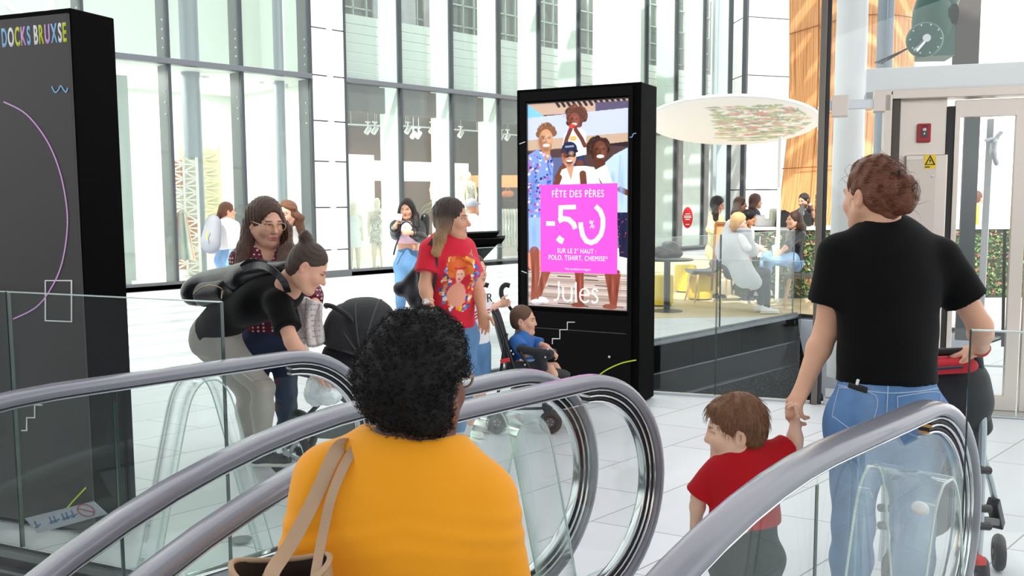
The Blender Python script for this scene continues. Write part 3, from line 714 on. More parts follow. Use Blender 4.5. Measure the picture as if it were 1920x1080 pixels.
# shop inside, right part: dark ceiling void, white display backs, brown far wall, pale upper fascia and gridded upper windows
uc = MB(); uc.box((-21, 18.5, 4.05), (9.2, 15.8, .12)); uc.box((-16.25, 18.5, 3.72), (.16, 15.8, .55)); struct('ceiling_shop_dark', uc, mat('dark_ceiling', '4b4a4d', .7))
bw = MB(); bw.box((-25.5, 18.5, 2), (.1, 15.8, 4)); bw.box((-20.8, 26.3, 4), (9.6, .1, 8)); struct('wall_shop_far', bw, mat('brown_wall', '6d4a35', .6))
wb = MB(); wb.box((-17.9, 12.0, 1.33), (.08, 2.4, 2.62)); wb.box((-18.6, 15.1, 2.3), (.08, 3.6, .5)); struct('wall_shop_display', wb, mat('display_white', 'f4f8f4', .5))
fa = MB()
for k in range(7): fa.box((-16.45, 18.5, 4.22+k*.20), (.06, 15.2, .185))
struct('wall_left_fascia', fa, mat('pale_fascia', 'd3dbd7', .45))
cv = MB()
for k in range(5): cv.box((-17.4-k*.35, 18.5, 3.95-.02*k), (.3, 15.4, .03))
struct('ceiling_ducts', cv, mat('duct_grey', '8a878b', .5, metal=.3))
uw = MB(); uw.box((-16.9, 18.5, 7.2), (.05, 15.2, 3.2)); struct('window_40', uw, mat('dark_upper_glass', '3f4a47', .12, spec=.8))
ug = MB()
for y in np.arange(11.2, 26, .36): ug.box((-16.8, y, 7.2), (.05, .03, 3.2))
for z in (5.75, 6.25, 6.75, 7.4, 8.2): ug.box((-16.8, 18.5, z), (.05, 15.2, .03))
struct('window_40_frame', ug, mat('mint_bars', 'a8b8b0', .4))
up_ = MB()
for y0, y1 in ((12.4, 13.6), (13.85, 14.6)): up_.box((-16.72, (y0+y1)/2, 7.0), (.05, y1-y0, 2.9))
struct('wall_left_upper', up_, mat('upper_grey_cladding', 'a2a3a8', .5, var=.15, vscale=4))
# area lights added to brighten the shop, standing in for its spotlights
def area(name, loc, sx, sy, e, col=(1, .98, .94), rot=(0, 0, 0)):
    l = bpy.data.lights.new(name, 'AREA'); l.shape = 'RECTANGLE'; l.size = sx; l.size_y = sy; l.energy = e; l.color = col
    o = bpy.data.objects.new(name, l); C.objects.link(o); o.location = loc; o.rotation_euler = rot
area('shop_lamp', (-17.8, 5, 3.9), 2.6, 10, 340); area('shop_lamp', (-17, 5, 8.8), 2, 10, 170)
area('shop_lamp', (-18.4, 14, 3.6), 2.2, 6, 270); area('shop_lamp', (-22.5, 17, 3.6), 3, 8, 220)
area('gallery_fill', (-16.2, 18, 8.9), .6, 14, 200)  # added fill light for the upper gallery

# ------------------------------------------------------------------ big round column, far facade, clad pylon, timber wall
P = onx(1155, 300, -13.6); bc = MB(); dcol = 21.3
pc_ = J(1155, 300, 20.5); bc.cyl((pc_[0], pc_[1], 0), (pc_[0], pc_[1], 12), .535, 48); struct('column_2', bc, mat('white_column', 'eef1f6', .45), smooth=60)
def wallseg(name, pa, pb, z0, z1, t, m):
    o = MB(); o.bar((pa[0], pa[1], (z0+z1)/2), (pb[0], pb[1], (z0+z1)/2), t, z1-z0); return struct(name, o, m)
# pylon clad in white panels: two faces meeting in a vertical edge
A = J(1372, 300, 27.0); B = J(1394, 300, 26.0); Cc = J(1480, 300, 26.5)
for nm, a, b in (('wall_back_cladding', A, B), ('wall_back_cladding_2', B, Cc)):
    o = MB()
    for k in range(8):
        z = .2+k*1.62; o.bar((a[0], a[1], z+.8), (b[0], b[1], z+.8), .08, 1.59)
    struct(nm, o, WHITEP)
o = MB(); o.bar((A[0], A[1]+.06, 6), (B[0], B[1]+.06, 6), .05, 12); o.bar((B[0], B[1]+.08, 6), (Cc[0], Cc[1]+.06, 6), .05, 12)
o.box((A[0]-.05, A[1], 6), (.14, .14, 12)); o.box((B[0], B[1], 6), (.13, .13, 12)); struct('trim_9', o, DARKF)
q = J(1340, 300, 28.5); o = MB(); o.bar((FX-.6, 25.4, 6), (q[0], q[1], 6), .1, 12); struct('wall_back_grey', o, mat('grey_cladding', 'b9c2cf', .4))
o = MB(); o.bar((-30, 33, 6), (8, 40, 6), .2, 14); struct('wall_back', o, mat('back_white', 'f0f1f2', .6))
# timber wall: slatted, curved in plan, its left edge sweeping out towards the floor
tm = bpy.data.materials.new('timber_slats'); tm.use_nodes = True; nt = tm.node_tree; L = nt.links; b_ = nt.nodes['Principled BSDF']; b_.inputs['Roughness'].default_value = .6
uvn = nt.nodes.new('ShaderNodeAttribute'); uvn.attribute_name = 'Col'; wv = nt.nodes.new('ShaderNodeTexNoise'); wv.inputs['Scale'].default_value = 1.0; wv.inputs['Detail'].default_value = 2
mp = nt.nodes.new('ShaderNodeMapping'); mp.inputs['Scale'].default_value = (230, 5, 1); L.new(uvn.outputs['Vector'], mp.inputs[0]); L.new(mp.outputs[0], wv.inputs[0])
cr = nt.nodes.new('ShaderNodeValToRGB'); cr.color_ramp.elements[0].position = .38; cr.color_ramp.elements[0].color = lin('b5713c'); cr.color_ramp.elements[1].position = .55; cr.color_ramp.elements[1].color = lin('e8b07a')
L.new(wv.outputs[0], cr.inputs[0]); L.new(cr.outputs[0], b_.inputs['Base Color'])
nu, nv = 60, 24; V = []; col = []; F = []
for v in range(nv+1):
    z = v/nv*9.5
    pxl = 1452+22*min(1, z/3.2)-10*max(0, (z-4.5)/5) - 26*max(0, 1-z/1.6)**1.5
    for u in range(nu+1):
        t = u/nu; px = pxl+(1705-pxl)*t; d = 21.5-2.2*math.sin(t*2.2)
        p = J(px, 378, d); V.append((p[0], p[1], z)); col.append((t, z/9.5, 0))
for v in range(nv):
    for u in range(nu): a = v*(nu+1)+u; F.append((a, a+1, a+nu+2, a+nu+1))
tw = from_arrays('wall_timber', np.array(V), F, tm, None, True, np.array(col)); tw['kind'] = 'structure'
sd = tw.modifiers.new('solid', 'SOLIDIFY'); sd.thickness = .12
tj = MB()
for z in (2.25, 3.4, 5.35, 7.2):
    v = z/9.5*nv; r = int(v)*(nu+1); tj.tube([(V[r+u][0]+.03, V[r+u][1]-.06, z) for u in range(0, nu+1, 2)], .012, 5)
for u in (14, 30, 46): tj.tube([(V[k*(nu+1)+u][0]+.03, V[k*(nu+1)+u][1]-.07, V[k*(nu+1)+u][2]) for k in range(nv+1)], .01, 5)
struct('trim_10', tj, mat('timber_joint', '8c5429', .7))
# ------------------------------------------------------------------ helper for flat graphics on a vertical plane
class Face:
    """a vertical plane: origin o (world), ex rightwards, up z; n faces the viewer"""
    def __init__(s, o, phi):
        s.o = np.array(o, float); s.ex = V3(math.cos(rad(phi)), math.sin(rad(phi)), 0); s.n = V3(s.ex[1], -s.ex[0], 0); s.bk = -s.n
    def P(s, u, z, off=0.0): return s.o+s.ex*u+UP*z+s.n*off
    def uv(s, px, py):
        v = CD+CR*((px-960)/FPX)-CU*((py-540)/FPX); t = ((s.o-CAM0)@s.n)/(v@s.n); p = CAM0+v*t; return float((p-s.o)@s.ex), float(p[2])
    def ribbon(s, mb, pts, wd, off=.002, th=.002, closed=False):
        P = [np.array(p, float) for p in pts]; k = len(P); Lp = []; Rp = []
        for i in range(k):
            a = P[(i-1) % k] if (closed or i) else P[0]; b = P[(i+1) % k] if (closed or i < k-1) else P[-1]
            t = unit(b-a); nn = np.array([-t[1], t[0]])
            m = 1.0
            if (closed or 0 < i < k-1):
                t1 = unit(P[i]-P[i-1]); m = 1/max(.5, float(t1@t))
            Lp.append(P[i]+nn*wd/2*m); Rp.append(P[i]-nn*wd/2*m)
        seg = range(k if closed else k-1)
        for i in seg:
            j = (i+1) % k
            s.poly(mb, [Lp[i], Rp[i], Rp[j], Lp[j]], off, th)
    def poly(s, mb, pts, off=.002, th=.002):
        A = [s.P(p[0], p[1], off+th) for p in pts]; B = [s.P(p[0], p[1], off-.001) for p in pts]; k = len(pts)
        mb.add(A+B, [list(range(k)), list(range(k, 2*k))[::-1]]+[(i, i+k, (i+1) % k+k, (i+1) % k) for i in range(k)])
    def box(s, mb, u0, u1, z0, z1, n0, n1):
        """n0 < n1 measured towards the viewer"""
        c = s.P((u0+u1)/2, (z0+z1)/2, (n0+n1)/2); mb.box(c, (u1-u0, abs(n1-n0), z1-z0), rz=math.atan2(s.ex[1], s.ex[0])); return mb
def emis(name, col, e=1.0): return mat(name, col, .4, emit=e)
INK_W = mat('ink_white', 'f2f2f4', .5); INK_L = mat('ink_lime', 'cfdf35', .5); INK_B = mat('ink_blue', '8fc6ee', .5); INK_P = mat('ink_lilac', 'dfa8e6', .5)

def totem(F, wd, dp, label, digital):
    t = thing('digital_totem' if digital else 'information_totem', label, 'totem', tuple(F.o))
    m = MB(); F.box(m, -wd, 0, 0.012, 2.40, -dp, -.012); m.build('body', BLACKM, t, bevel=.006)
    m = MB(); F.box(m, -wd+.02, -.02, 0, .012, -dp+.02, -.03); m.build('base_plate', mat('plinth', '0d0d0e', .6), t)
    fm = MB()
    if digital:
        F.box(fm, -wd+.035, -.06, .06, .68, -.012, 0)
        F.box(fm, -wd+.035, -.06, 2.305, 2.375, -.012, 0); F.box(fm, -wd+.035, -.935, .68, 2.305, -.012, 0); F.box(fm, -.085, -.06, .68, 2.305, -.012, 0)
        fm.build('front_panel', CHARD, t, bevel=.003)
    else:
        F.box(fm, -wd+.012, -.004, .03, 2.375, -.012, 0); fm.build('front_panel', CHARC, t, bevel=.002)
    return t
# ---- left totem
FL = Face((-4.244, 1.506, 0), 24)
t1 = totem(FL, 1.08, .265, 'tall black totem with a multicoloured name across its top, behind the glass balustrade', False)
cols = [INK_B, INK_W, INK_L, INK_P, INK_B, None, INK_W, INK_L, INK_P, INK_B, INK_W, INK_L]
u0, z0 = FL.uv(4, 74); u1, _ = FL.uv(125, 66); adv = 0; objs = []
for ch, cm in zip('DOCKS BRUXSE', cols):
    if ch == ' ': adv += .32; continue
    o = lettering('letter', ch, cm, t1, (0, 0, 0), (1, 0, 0), (0, 1, 0), 1.0, .0, bold=.028)
    xs = [v.co.x for v in o.data.vertices]; w_ = max(xs)-min(xs); x0 = min(xs)+wloc(t1).x; objs.append((o, adv-x0)); adv += w_+.13
sc_ = (u1-u0)/(adv-.13); zb = 2.255; zh = .082/.72
for o, a in objs:
    b0 = Vector(wloc(t1))+Vector(wloc(t1))*0
    for v in o.data.vertices:
        q = v.co+b0; v.co = Vector(FL.P(u0+(q.x+a)*sc_, zb+q.y*zh, .0015))-b0
    md = o.modifiers.new('solid', 'SOLIDIFY'); md.thickness = .002
    md = o.modifiers.new('bold', 'DISPLACE'); md.strength = 0
def zigzag(F, t, pts, wd, m, name='line_graphic'):
    mb = MB(); F.ribbon(mb, pts, wd); return mb.build(name, m, t)
def arc(cx, cz, r, a0, a1, n=40): return [(cx+r*math.cos(rad(a0+(a1-a0)*i/n)), cz+r*math.sin(rad(a0+(a1-a0)*i/n))) for i in range(n+1)]
pp = [FL.uv(*p) for p in ((8, 191), (50, 214), (88, 262), (112, 318), (125, 380), (127, 430), (118, 490), (100, 535), (70, 575), (26, 598))]
zigzag(FL, t1, [tuple(p) for p in smooth_path([(*p, 0) for p in pp], 6)] and [(p[0], p[1]) for p in smooth_path([(*p, 0) for p in pp], 6)], .006, INK_P)
wv_ = [FL.uv(*p) for p in ((98, 162), (104, 173), (110, 170), (115, 161), (120, 168), (125, 173), (128, 165))]
zigzag(FL, t1, [(p[0], p[1]) for p in smooth_path([(*p, 0) for p in wv_], 5)], .005, INK_B)
q = [FL.uv(*p) for p in ((86, 526), (135, 526), (135, 603), (86, 601))]; mb = MB(); FL.ribbon(mb, q, .005, closed=True); mb.build('line_graphic', INK_W, t1)
zigzag(FL, t1, [FL.uv(*p) for p in ((41, 807), (51, 807), (51, 783), (66, 783), (66, 759), (80, 759))], .005, INK_W)
zigzag(FL, t1, [(p[0], p[1]) for p in smooth_path([(*FL.uv(*p), 0) for p in ((107, 978), (133, 945), (162, 914))], 5)], .007, INK_L)
# ---- digital totem with a lit poster
FD = Face((-4.061, 5.39, 0), 17)
t2 = totem(FD, 1.02, .36, 'tall black digital totem showing a lit poster with a pink sale panel', True)
su0, sz0 = FD.uv(990, 574); su1, sz1 = FD.uv(1178, 188); sz0 = .722; sz1 = 2.285
# the picture: painted on a fine grid, coordinates in the units of a sketch 566 x 1080
class Paint:
    def __init__(s, nx, ny, box):
        s.nx, s.ny = nx, ny; x = np.linspace(box[0], box[2], nx); y = np.linspace(box[1], box[3], ny); s.X, s.Y = np.meshgrid(x, y); s.c = np.ones((ny, nx, 3)); s.aa = (box[2]-box[0])/nx
    def put(s, a, col):
        a = np.clip(a, 0, 1)[..., None]; s.c = s.c*(1-a)+hexlin(col)*a
    def soft(s, cx, cy, rx, ry, col, a=.5, rot=0):
        t = rad(rot); dx = s.X-cx; dy = s.Y-cy; u = (dx*math.cos(t)+dy*math.sin(t))/rx; v = (-dx*math.sin(t)+dy*math.cos(t))/ry; s.put(np.clip(1.15-np.sqrt(u*u+v*v), 0, 1)**1.3*a, col)
    def rect(s, x0, y0, x1, y1, col): s.put(((s.X >= x0) & (s.X <= x1) & (s.Y >= y0) & (s.Y <= y1)).astype(float), col)
    def ell(s, cx, cy, rx, ry, col, rot=0):
        a = rad(rot); dx = s.X-cx; dy = s.Y-cy; u = (dx*math.cos(a)+dy*math.sin(a))/rx; v = (-dx*math.sin(a)+dy*math.cos(a))/ry
        s.put((1-np.sqrt(u*u+v*v))*min(rx, ry)/s.aa/1.2+.5, col)
    def poly(s, pts, col):
        ins = np.zeros(s.X.shape, bool); k = len(pts)
        for i in range(k):
            x0, y0 = pts[i]; x1, y1 = pts[(i+1) % k]
            if y0 == y1: continue
            c_ = ((s.Y >= min(y0, y1)) & (s.Y < max(y0, y1)) & (s.X < x0+(s.Y-y0)*(x1-x0)/(y1-y0))); ins ^= c_
        s.put(ins.astype(float), col)
    def line(s, pts, wd, col):
        d = np.full(s.X.shape, 1e9); ws = wd if isinstance(wd, (list, tuple)) else [wd]*len(pts)
        for i in range(len(pts)-1):
            x0, y0 = pts[i]; x1, y1 = pts[i+1]; L2 = (x1-x0)**2+(y1-y0)**2+1e-9; t = np.clip(((s.X-x0)*(x1-x0)+(s.Y-y0)*(y1-y0))/L2, 0, 1)
            d = np.minimum(d, np.hypot(s.X-x0-t*(x1-x0), s.Y-y0-t*(y1-y0))-(ws[i]+(ws[i+1]-ws[i])*t)/2)
        s.put(-d/s.aa/1.2+.5, col)
pa = Paint(300, 570, (28, 40, 505, 1022)); r_ = random.Random(3)
pa.rect(0, 0, 566, 1080, '6d5750'); pa.rect(0, 0, 566, 95, 'c7a893'); pa.poly([(28, 40), (110, 100), (28, 110)], '7fc4ea')
for i in range(14): pa.line([(170+i*26, 40), (182+i*26, 58)], 13, '32242a')
pa.rect(355, 50, 510, 92, '59506e'); pa.poly([(28, 105), (505, 82), (505, 195), (28, 212)], 'c3cbee'); pa.poly([(28, 212), (505, 195), (505, 245), (28, 262)], 'c5a88f')
pa.poly([(28, 268), (505, 245), (505, 440), (28, 440)], '503a38'); pa.poly([(330, 250), (505, 235), (505, 260), (420, 250)], '2d2026'); pa.rect(150, 300, 210, 440, '5b6792')
pa.rect(28, 440, 505, 830, '7d7f9a'); pa.rect(440, 730, 505, 850, 'efeeee'); pa.ell(80, 800, 60, 60, 'f08a6a'); pa.rect(28, 760, 100, 830, 'e9967c')
pa.rect(28, 848, 505, 1022, 'b9a59b')
for i in range(26):
    y = 852+i*6.8; pa.line([(28, y), (505, y+r_.uniform(-4, 4))], r_.uniform(1, 3.2), r_.choice(['8b7469', '7a6257', 'd8cac2', 'e6dcd6']))
for i in range(9): x = 40+r_.uniform(0, 440); y = 860+r_.uniform(0, 150); pa.line([(x, y), (x+60, y+2)], 5, '5d463f')
# child on shoulders
for i in range(26): a = r_.uniform(0, 6.28); pa.ell(262+44*math.cos(a), 108+44*math.sin(a), 13, 13, r_.choice(['5d3428', '6d3f2e', '4a2820']))
pa.ell(262, 108, 46, 46, '5d3428'); pa.ell(255, 128, 27, 36, '87493a'); pa.ell(255, 145, 13, 6, 'f3e8e2'); pa.ell(246, 118, 4, 3, '2a1512'); pa.ell(266, 118, 4, 3, '2a1512')
pa.poly([(207, 190), (235, 172), (290, 168), (311, 185), (313, 290), (255, 300), (200, 242)], 'eaf1fc'); pa.ell(250, 212, 18, 12, 'e9b35a')
pa.line([(213, 235), (220, 210), (238, 168)], 19, '6d382b'); pa.line([(305, 248), (290, 215), (262, 172)], 19, '6d382b'); pa.ell(245, 154, 16, 10, 'ee4a34')
pa.poly([(195, 330), (300, 290), (310, 340), (215, 360)], '2a3a63'); pa.line([(200, 352), (176, 395), (186, 440)], 32, '70402f'); pa.line([(282, 330), (300, 425)], 34, '70402f')
# left man
for x, y in ((95, 165), (110, 152), (128, 150), (145, 165), (152, 182), (88, 185)): pa.ell(x, y, 20, 18, '84573a')
pa.poly([(102, 250), (138, 250), (140, 310), (98, 310)], 'c48c6c'); pa.ell(118, 215, 35, 52, 'cf9a77'); pa.ell(118, 246, 30, 26, 'b98262'); pa.ell(120, 240, 17, 7, 'f7f2ee'); pa.ell(105, 205, 6, 3, '3a2620'); pa.ell(133, 205, 6, 3, '3a2620'); pa.line([(97, 197), (112, 196)], 4, '6b4630'); pa.line([(126, 196), (141, 197)], 4, '6b4630'); pa.line([(119, 205), (117, 226)], 4, 'b07c5c')
pa.poly([(28, 285), (80, 255), (125, 320), (140, 285), (155, 330), (150, 425), (92, 590), (30, 588)], '7f9bdb')
for i in range(150):
    x = r_.uniform(30, 153); y = r_.uniform(270, 585)
    if x > 92+62*max(0, (425-max(y, 425))/165+1) or y < 262+abs(x-80)*.5: continue
    pa.ell(x, y, r_.uniform(4, 9), r_.uniform(4, 8), r_.choice(['f4f2fb', '3a4fa8', 'c05fae', 'e6b9dc', '27337c', '5f8fd8']), r_.uniform(0, 180))
pa.line([(125, 322), (140, 380)], 5, '3a4fa8')
pa.poly([(30, 588), (95, 588), (95, 748), (33, 752)], '98b9e6'); pa.line([(60, 752), (66, 870), (52, 990)], [46, 40, 24], '93503f'); pa.line([(120, 845), (78, 975)], [44, 26], '93503f')
pa.ell(70, 1003, 28, 13, 'eef0fa'); pa.ell(105, 992, 26, 15, 'dfe3f5', 20)
# middle man
pa.poly([(163, 440), (196, 358), (232, 345), (300, 342), (350, 350), (385, 440)], 'f0f4fd'); pa.poly([(215, 340), (255, 340), (240, 410)], 'cf9878'); pa.ell(231, 298, 34, 48, 'd09a7c'); pa.ell(232, 262, 37, 36, '1c2644'); pa.line([(196, 275), (268, 272)], 12, '151d36'); pa.line([(215, 250), (250, 248)], 9, '8c94ab')
pa.ell(216, 292, 15, 11, '1b1416'); pa.ell(247, 290, 15, 11, '1b1416'); pa.line([(200, 290), (262, 287)], 4, '1b1416'); pa.ell(232, 321, 16, 11, '7b2a28'); pa.ell(232, 317, 14, 5, 'fbf6f2')
pa.line([(170, 425), (182, 395)], 30, '70402f'); pa.line([(300, 425), (296, 380)], 32, '70402f')
# right man
for i in range(30): a = r_.uniform(0, 6.28); pa.ell(368+42*math.cos(a), 258+42*math.sin(a), 14, 14, r_.choice(['3a2119', '4a2a1e', '2c1812']))
pa.ell(368, 255, 44, 44, '3a2119'); pa.poly([(350, 310), (395, 310), (400, 350), (360, 360)], '5d3226'); pa.ell(376, 276, 33, 48, '70402f'); pa.ell(378, 300, 17, 8, 'fbf6f2'); pa.ell(362, 264, 5, 3, '1c0e0b'); pa.ell(390, 262, 5, 3, '1c0e0b'); pa.line([(377, 268), (377, 284)], 7, '5d3226')
pa.poly([(350, 365), (420, 330), (470, 440), (395, 440)], 'eff3fc'); pa.poly([(400, 330), (440, 295), (505, 262), (505, 565), (455, 562), (440, 430)], 'bcd3f5'); pa.line([(470, 455), (500, 470)], 26, '6d3f30'); pa.line([(470, 300), (462, 420)], 3, '93b0dc')
pa.poly([(455, 562), (505, 562), (505, 775), (468, 768)], '1d2344')
for i in range(14): pa.ell(r_.uniform(462, 502), r_.uniform(575, 760), 2, 2, 'e8586a')
for p_, w_ in ((((280, 850), (288, 1000)), [44, 28]), (((425, 850), (440, 1000)), [50, 26]), (((455, 850), (445, 1000)), [40, 24])): pa.line(p_, w_, '8a4535')
pa.ell(275, 1008, 34, 11, '8a4535'); pa.ell(425, 1008, 34, 13, '93503f'); pa.line([(470, 850), (500, 800), (505, 860)], 3, 'd9d3cf')
# modelling of the faces, hair and clothes in the picture
for fx, fy, rx, ry, dk, lt in ((118, 215, 35, 52, '7d4a33', 'e8bd9c'), (231, 298, 34, 46, '8a5038', 'eec0a4'), (376, 276, 33, 48, '35170f', '94614c'), (255, 128, 27, 36, '4a2018', 'a8644f')):
    pa.soft(fx-rx*.75, fy+ry*.1, rx*.55, ry*.9, dk, .75); pa.soft(fx+rx*.3, fy-ry*.35, rx*.45, ry*.3, lt, .6); pa.soft(fx+rx*.4, fy+ry*.15, rx*.3, ry*.3, lt, .5); pa.soft(fx, fy+ry*.85, rx*.7, ry*.28, dk, .6); pa.soft(fx-rx*.1, fy+ry*.22, rx*.22, ry*.12, dk, .5)
    for sx in (-.42, .42): pa.soft(fx+rx*sx, fy-ry*.2, rx*.3, ry*.12, dk, .7)
for i in range(170):
    k_ = i % 4; cx_, cy_, rr = ((118, 160, 34), (262, 100, 52), (368, 245, 50), (118, 158, 30))[k_]; a = r_.uniform(PI, 2*PI) if k_ in (0, 3) else r_.uniform(0, 2*PI); q_ = rr*r_.uniform(.6, 1.05); x, y = cx_+q_*math.cos(a), cy_+q_*.85*math.sin(a)
    if k_ in (1, 2) and abs(x-cx_) < 26 and y > cy_+5: continue
    pa.line([(x, y), (x+r_.uniform(-7, 7), y+r_.uniform(-7, 7))], r_.uniform(1.5, 3.5), ('a8754c', '8a5440', '57382a', '63402a')[k_])
for x0, y0, x1, y1, w_, c_ in ((60, 330, 50, 560, 26, '5674bd'), (140, 360, 128, 560, 20, '5674bd'), (215, 380, 205, 425, 14, 'b9c4e0'), (320, 370, 335, 425, 16, 'b9c4e0'), (420, 370, 450, 440, 22, '8fabd9'), (480, 320, 470, 540, 26, '93b0df'), (60, 600, 58, 740, 24, '7da0d4'), (485, 580, 488, 760, 14, '12162e')): pa.soft((x0+x1)/2, (y0+y1)/2, w_*.8, abs(y1-y0)*.6, c_, .7, 0)
for x, y, h_ in ((52, 880, 100), (95, 920, 70), (272, 920, 80), (425, 920, 80), (458, 930, 70)): pa.soft(x, y, 9, h_, '5c2a20', .7); pa.soft(x+14, y-10, 6, h_*.8, 'b96f58', .5)
pa.soft(300, 1000, 160, 18, '5d463f', .5); pa.soft(80, 1010, 70, 12, '5d463f', .5)
uu = np.linspace(su0, su1, pa.nx); zz = np.linspace(sz1, sz0, pa.ny); U_, Z_ = np.meshgrid(uu, zz)
V = FD.o+U_[..., None]*FD.ex+Z_[..., None]*UP+FD.n*(-.006)
I_ = np.arange(pa.nx*pa.ny).reshape(pa.ny, pa.nx); Fq = np.stack([I_[:-1, :-1], I_[1:, :-1], I_[1:, 1:], I_[:-1, 1:]], -1).reshape(-1, 4)
scr_m = mat('lit_screen', 'ffffff', .25, vcol=True, emit=.5, spec=.3)
scr = from_arrays('screen', V.reshape(-1, 3), Fq, scr_m, t2, False, pa.c.reshape(-1, 3))
def sk_(x, y): return su0+(x-28)/(505-28)*(su1-su0), sz1-(y-40)/(1022-40)*(sz1-sz0)
PINK = emis('lit_pink', 'f050cc', .5); LITW = emis('lit_white', 'ffffff', .55)
mb = MB(); FD.poly(mb, [sk_(92, 852), sk_(459, 852), sk_(458, 426), sk_(91, 430)], -.004, .002); pk_ = mb.build('pink_panel', PINK, scr); 
def txt_fit(name, s_, x0, x1, y, parent, m):
    o = lettering(name, s_, m, parent, (0, 0, 0), (1, 0, 0), (0, 1, 0), 1.0, 0, spacing=1.12); b0 = Vector(wloc(parent)); vs = o.data.vertices
    xs = [v.co.x+b0.x for v in vs]; a, b = min(xs), max(xs); ua, za = sk_(x0, y); ub, _ = sk_(x1, y); k = (ub-ua)/(b-a)
    for v in vs: q = v.co+b0; v.co = Vector(FD.P(ua+(q.x-a)*k, za+q.y*k*1.35, .0008))-b0
    return o
txt_fit('lettering', 'F\u00caTE DES P\u00c8RES', 150, 397, 490, scr, LITW); txt_fit('lettering', 'SUR LE 2\u00b0 HAUT :', 176, 362, 758, scr, LITW); txt_fit('lettering', 'POLO, TSHIRT, CHEMISE*', 133, 415, 792, scr, LITW)
txt_fit('lettering', '*Voir conditions en magasin', 212, 335, 839, scr, LITW); txt_fit('lettering', '%', 330, 353, 637, scr, LITW)
mb = MB(); K_ = lambda pts: [sk_(*p) for p in pts]
FD.poly(mb, K_([(121, 606), (163, 606), (163, 627), (121, 627)])[::-1], -.001, .002); mb.build('minus_sign', LITW, scr); mb = MB()
for pts in ([(181, 529), (265, 526), (265, 547), (202, 549), (200, 590), (181, 605)],): FD.poly(mb, K_(pts)[::-1], -.001, .002)
wq = abs(sk_(22, 0)[0]-sk_(0, 0)[0])
FD.ribbon(mb, K_([(182, 604), (205, 592), (232, 597), (254, 618), (262, 640)]), wq, -.001, .002)
FD.ribbon(mb, K_([(177, 684), (190, 696), (204, 702)]), wq*1.2, -.001, .002); mb.build('numeral', LITW, scr); mb = MB()
FD.ribbon(mb, K_([(358, 533), (380, 555), (393, 590), (393, 630), (383, 668), (360, 697), (338, 706), (315, 698), (298, 672), (289, 630), (288, 610)]), wq*.95, -.001, .002)
mb.build('numeral', LITW, scr)
mb = MB(); wj = wq*.27
FD.ribbon(mb, K_([(182, 897), (182, 965), (178, 982), (168, 990), (157, 990)]), wj, -.001, .002)
FD.ribbon(mb, K_([(203, 925), (203, 970), (210, 986), (225, 992), (238, 986), (245, 970), (245, 925)]), wj, -.001, .002); FD.ribbon(mb, K_([(245, 965), (245, 994)]), wj, -.001, .002); FD.ribbon(mb, K_([(266, 897), (266, 994)]), wj, -.001, .002)
FD.ribbon(mb, K_([(286, 958), (328, 958), (327, 945), (320, 932), (307, 926), (294, 932), (286, 948), (285, 965), (290, 982), (304, 993), (316, 992), (327, 982)]), wj, -.001, .002)
FD.ribbon(mb, K_([(369, 937), (362, 928), (351, 927), (344, 936), (345, 946), (356, 956), (367, 966), (369, 978), (362, 990), (350, 993), (341, 984)]), wj, -.001, .002)
mb.build('logo', LITW, scr)
mb = MB(); FD.box(mb, su0-.008, su1+.008, sz1, sz1+.008, -.01, .002); FD.box(mb, su0-.008, su1+.008, sz0-.008, sz0, -.01, .002); FD.box(mb, su0-.008, su0, sz0, sz1, -.01, .002); FD.box(mb, su1, su1+.008, sz0, sz1, -.01, .002); mb.build('bezel', BLACKP, scr)
zigzag(FD, t2, [FD.uv(*p) for p in ((1036, 645), (1036, 635), (1050, 635), (1050, 618), (1064, 618), (1064, 604), (1078, 604))], .006, INK_W)
zigzag(FD, t2, [(p[0], p[1]) for p in smooth_path([(*FD.uv(*p), 0) for p in ((1094, 734), (1112, 714), (1135, 695), (1165, 681), (1193, 675))], 6)], .009, INK_L)
zigzag(FD, t2, [(p[0], p[1]) for p in smooth_path([(*FD.uv(*p), 0) for p in ((1181, 257), (1185, 257), (1188, 251), (1193, 250))], 4)], .006, INK_B)
zigzag(FD, t2, [FD.uv(*p) for p in ((974, 270), (985, 266))], .006, INK_W); zigzag(FD, t2, [FD.uv(*p) for p in ((978, 508), (988, 512))], .006, INK_W)
mb = MB(); c_ = FD.P(*FD.uv(1143, 669), .004); mb.ball(c_, .012, 12); mb.build('lock', ALU, t2, smooth=60)
mb = MB(); FD.box(mb, -.9, -.1, .545, .549, -.002, .0015); mb.build('seam', mat('seam_grey', '5a5b5d', .5), t2)

# ------------------------------------------------------------------ escalators
HAND = mat('handrail_rubber', '83848f', .27, spec=.8, coat=.4)
def rail_z(y, ye):
    yc = ye-.42; y1 = yc-(.84 if ye < 2.5 else .58); R = 2.1; dd = y1-y
    if dd <= 0: return .93
    if dd <= R*math.sin(rad(30)): return .93-(R-math.sqrt(R*R-dd*dd))
    return .93-R*(1-math.cos(rad(30)))-(dd-R*math.sin(rad(30)))*math.tan(rad(30))
def rail_path(x, ye, off=0.0, n=14):
    ys = list(np.linspace(ye-4.6, ye-.42, 34)); pts = []
    for y in ys:
        sl_ = (rail_z(y+.01, ye)-rail_z(y-.01, ye))/.02; nn = unit([0, -sl_, 1]); pts.append(np.array([x, y, rail_z(y, ye)])+nn*off)
    for i in range(1, n*2+1):
        a = PI/2-PI*i/(2*n); r = .405+off; pts.append(np.array([x, ye-.42+r*math.cos(a), .525+r*math.sin(a)]))
    pts += [np.array([x, ye-.42-d, .12-off]) for d in (.12, .3, .45)]
    return pts
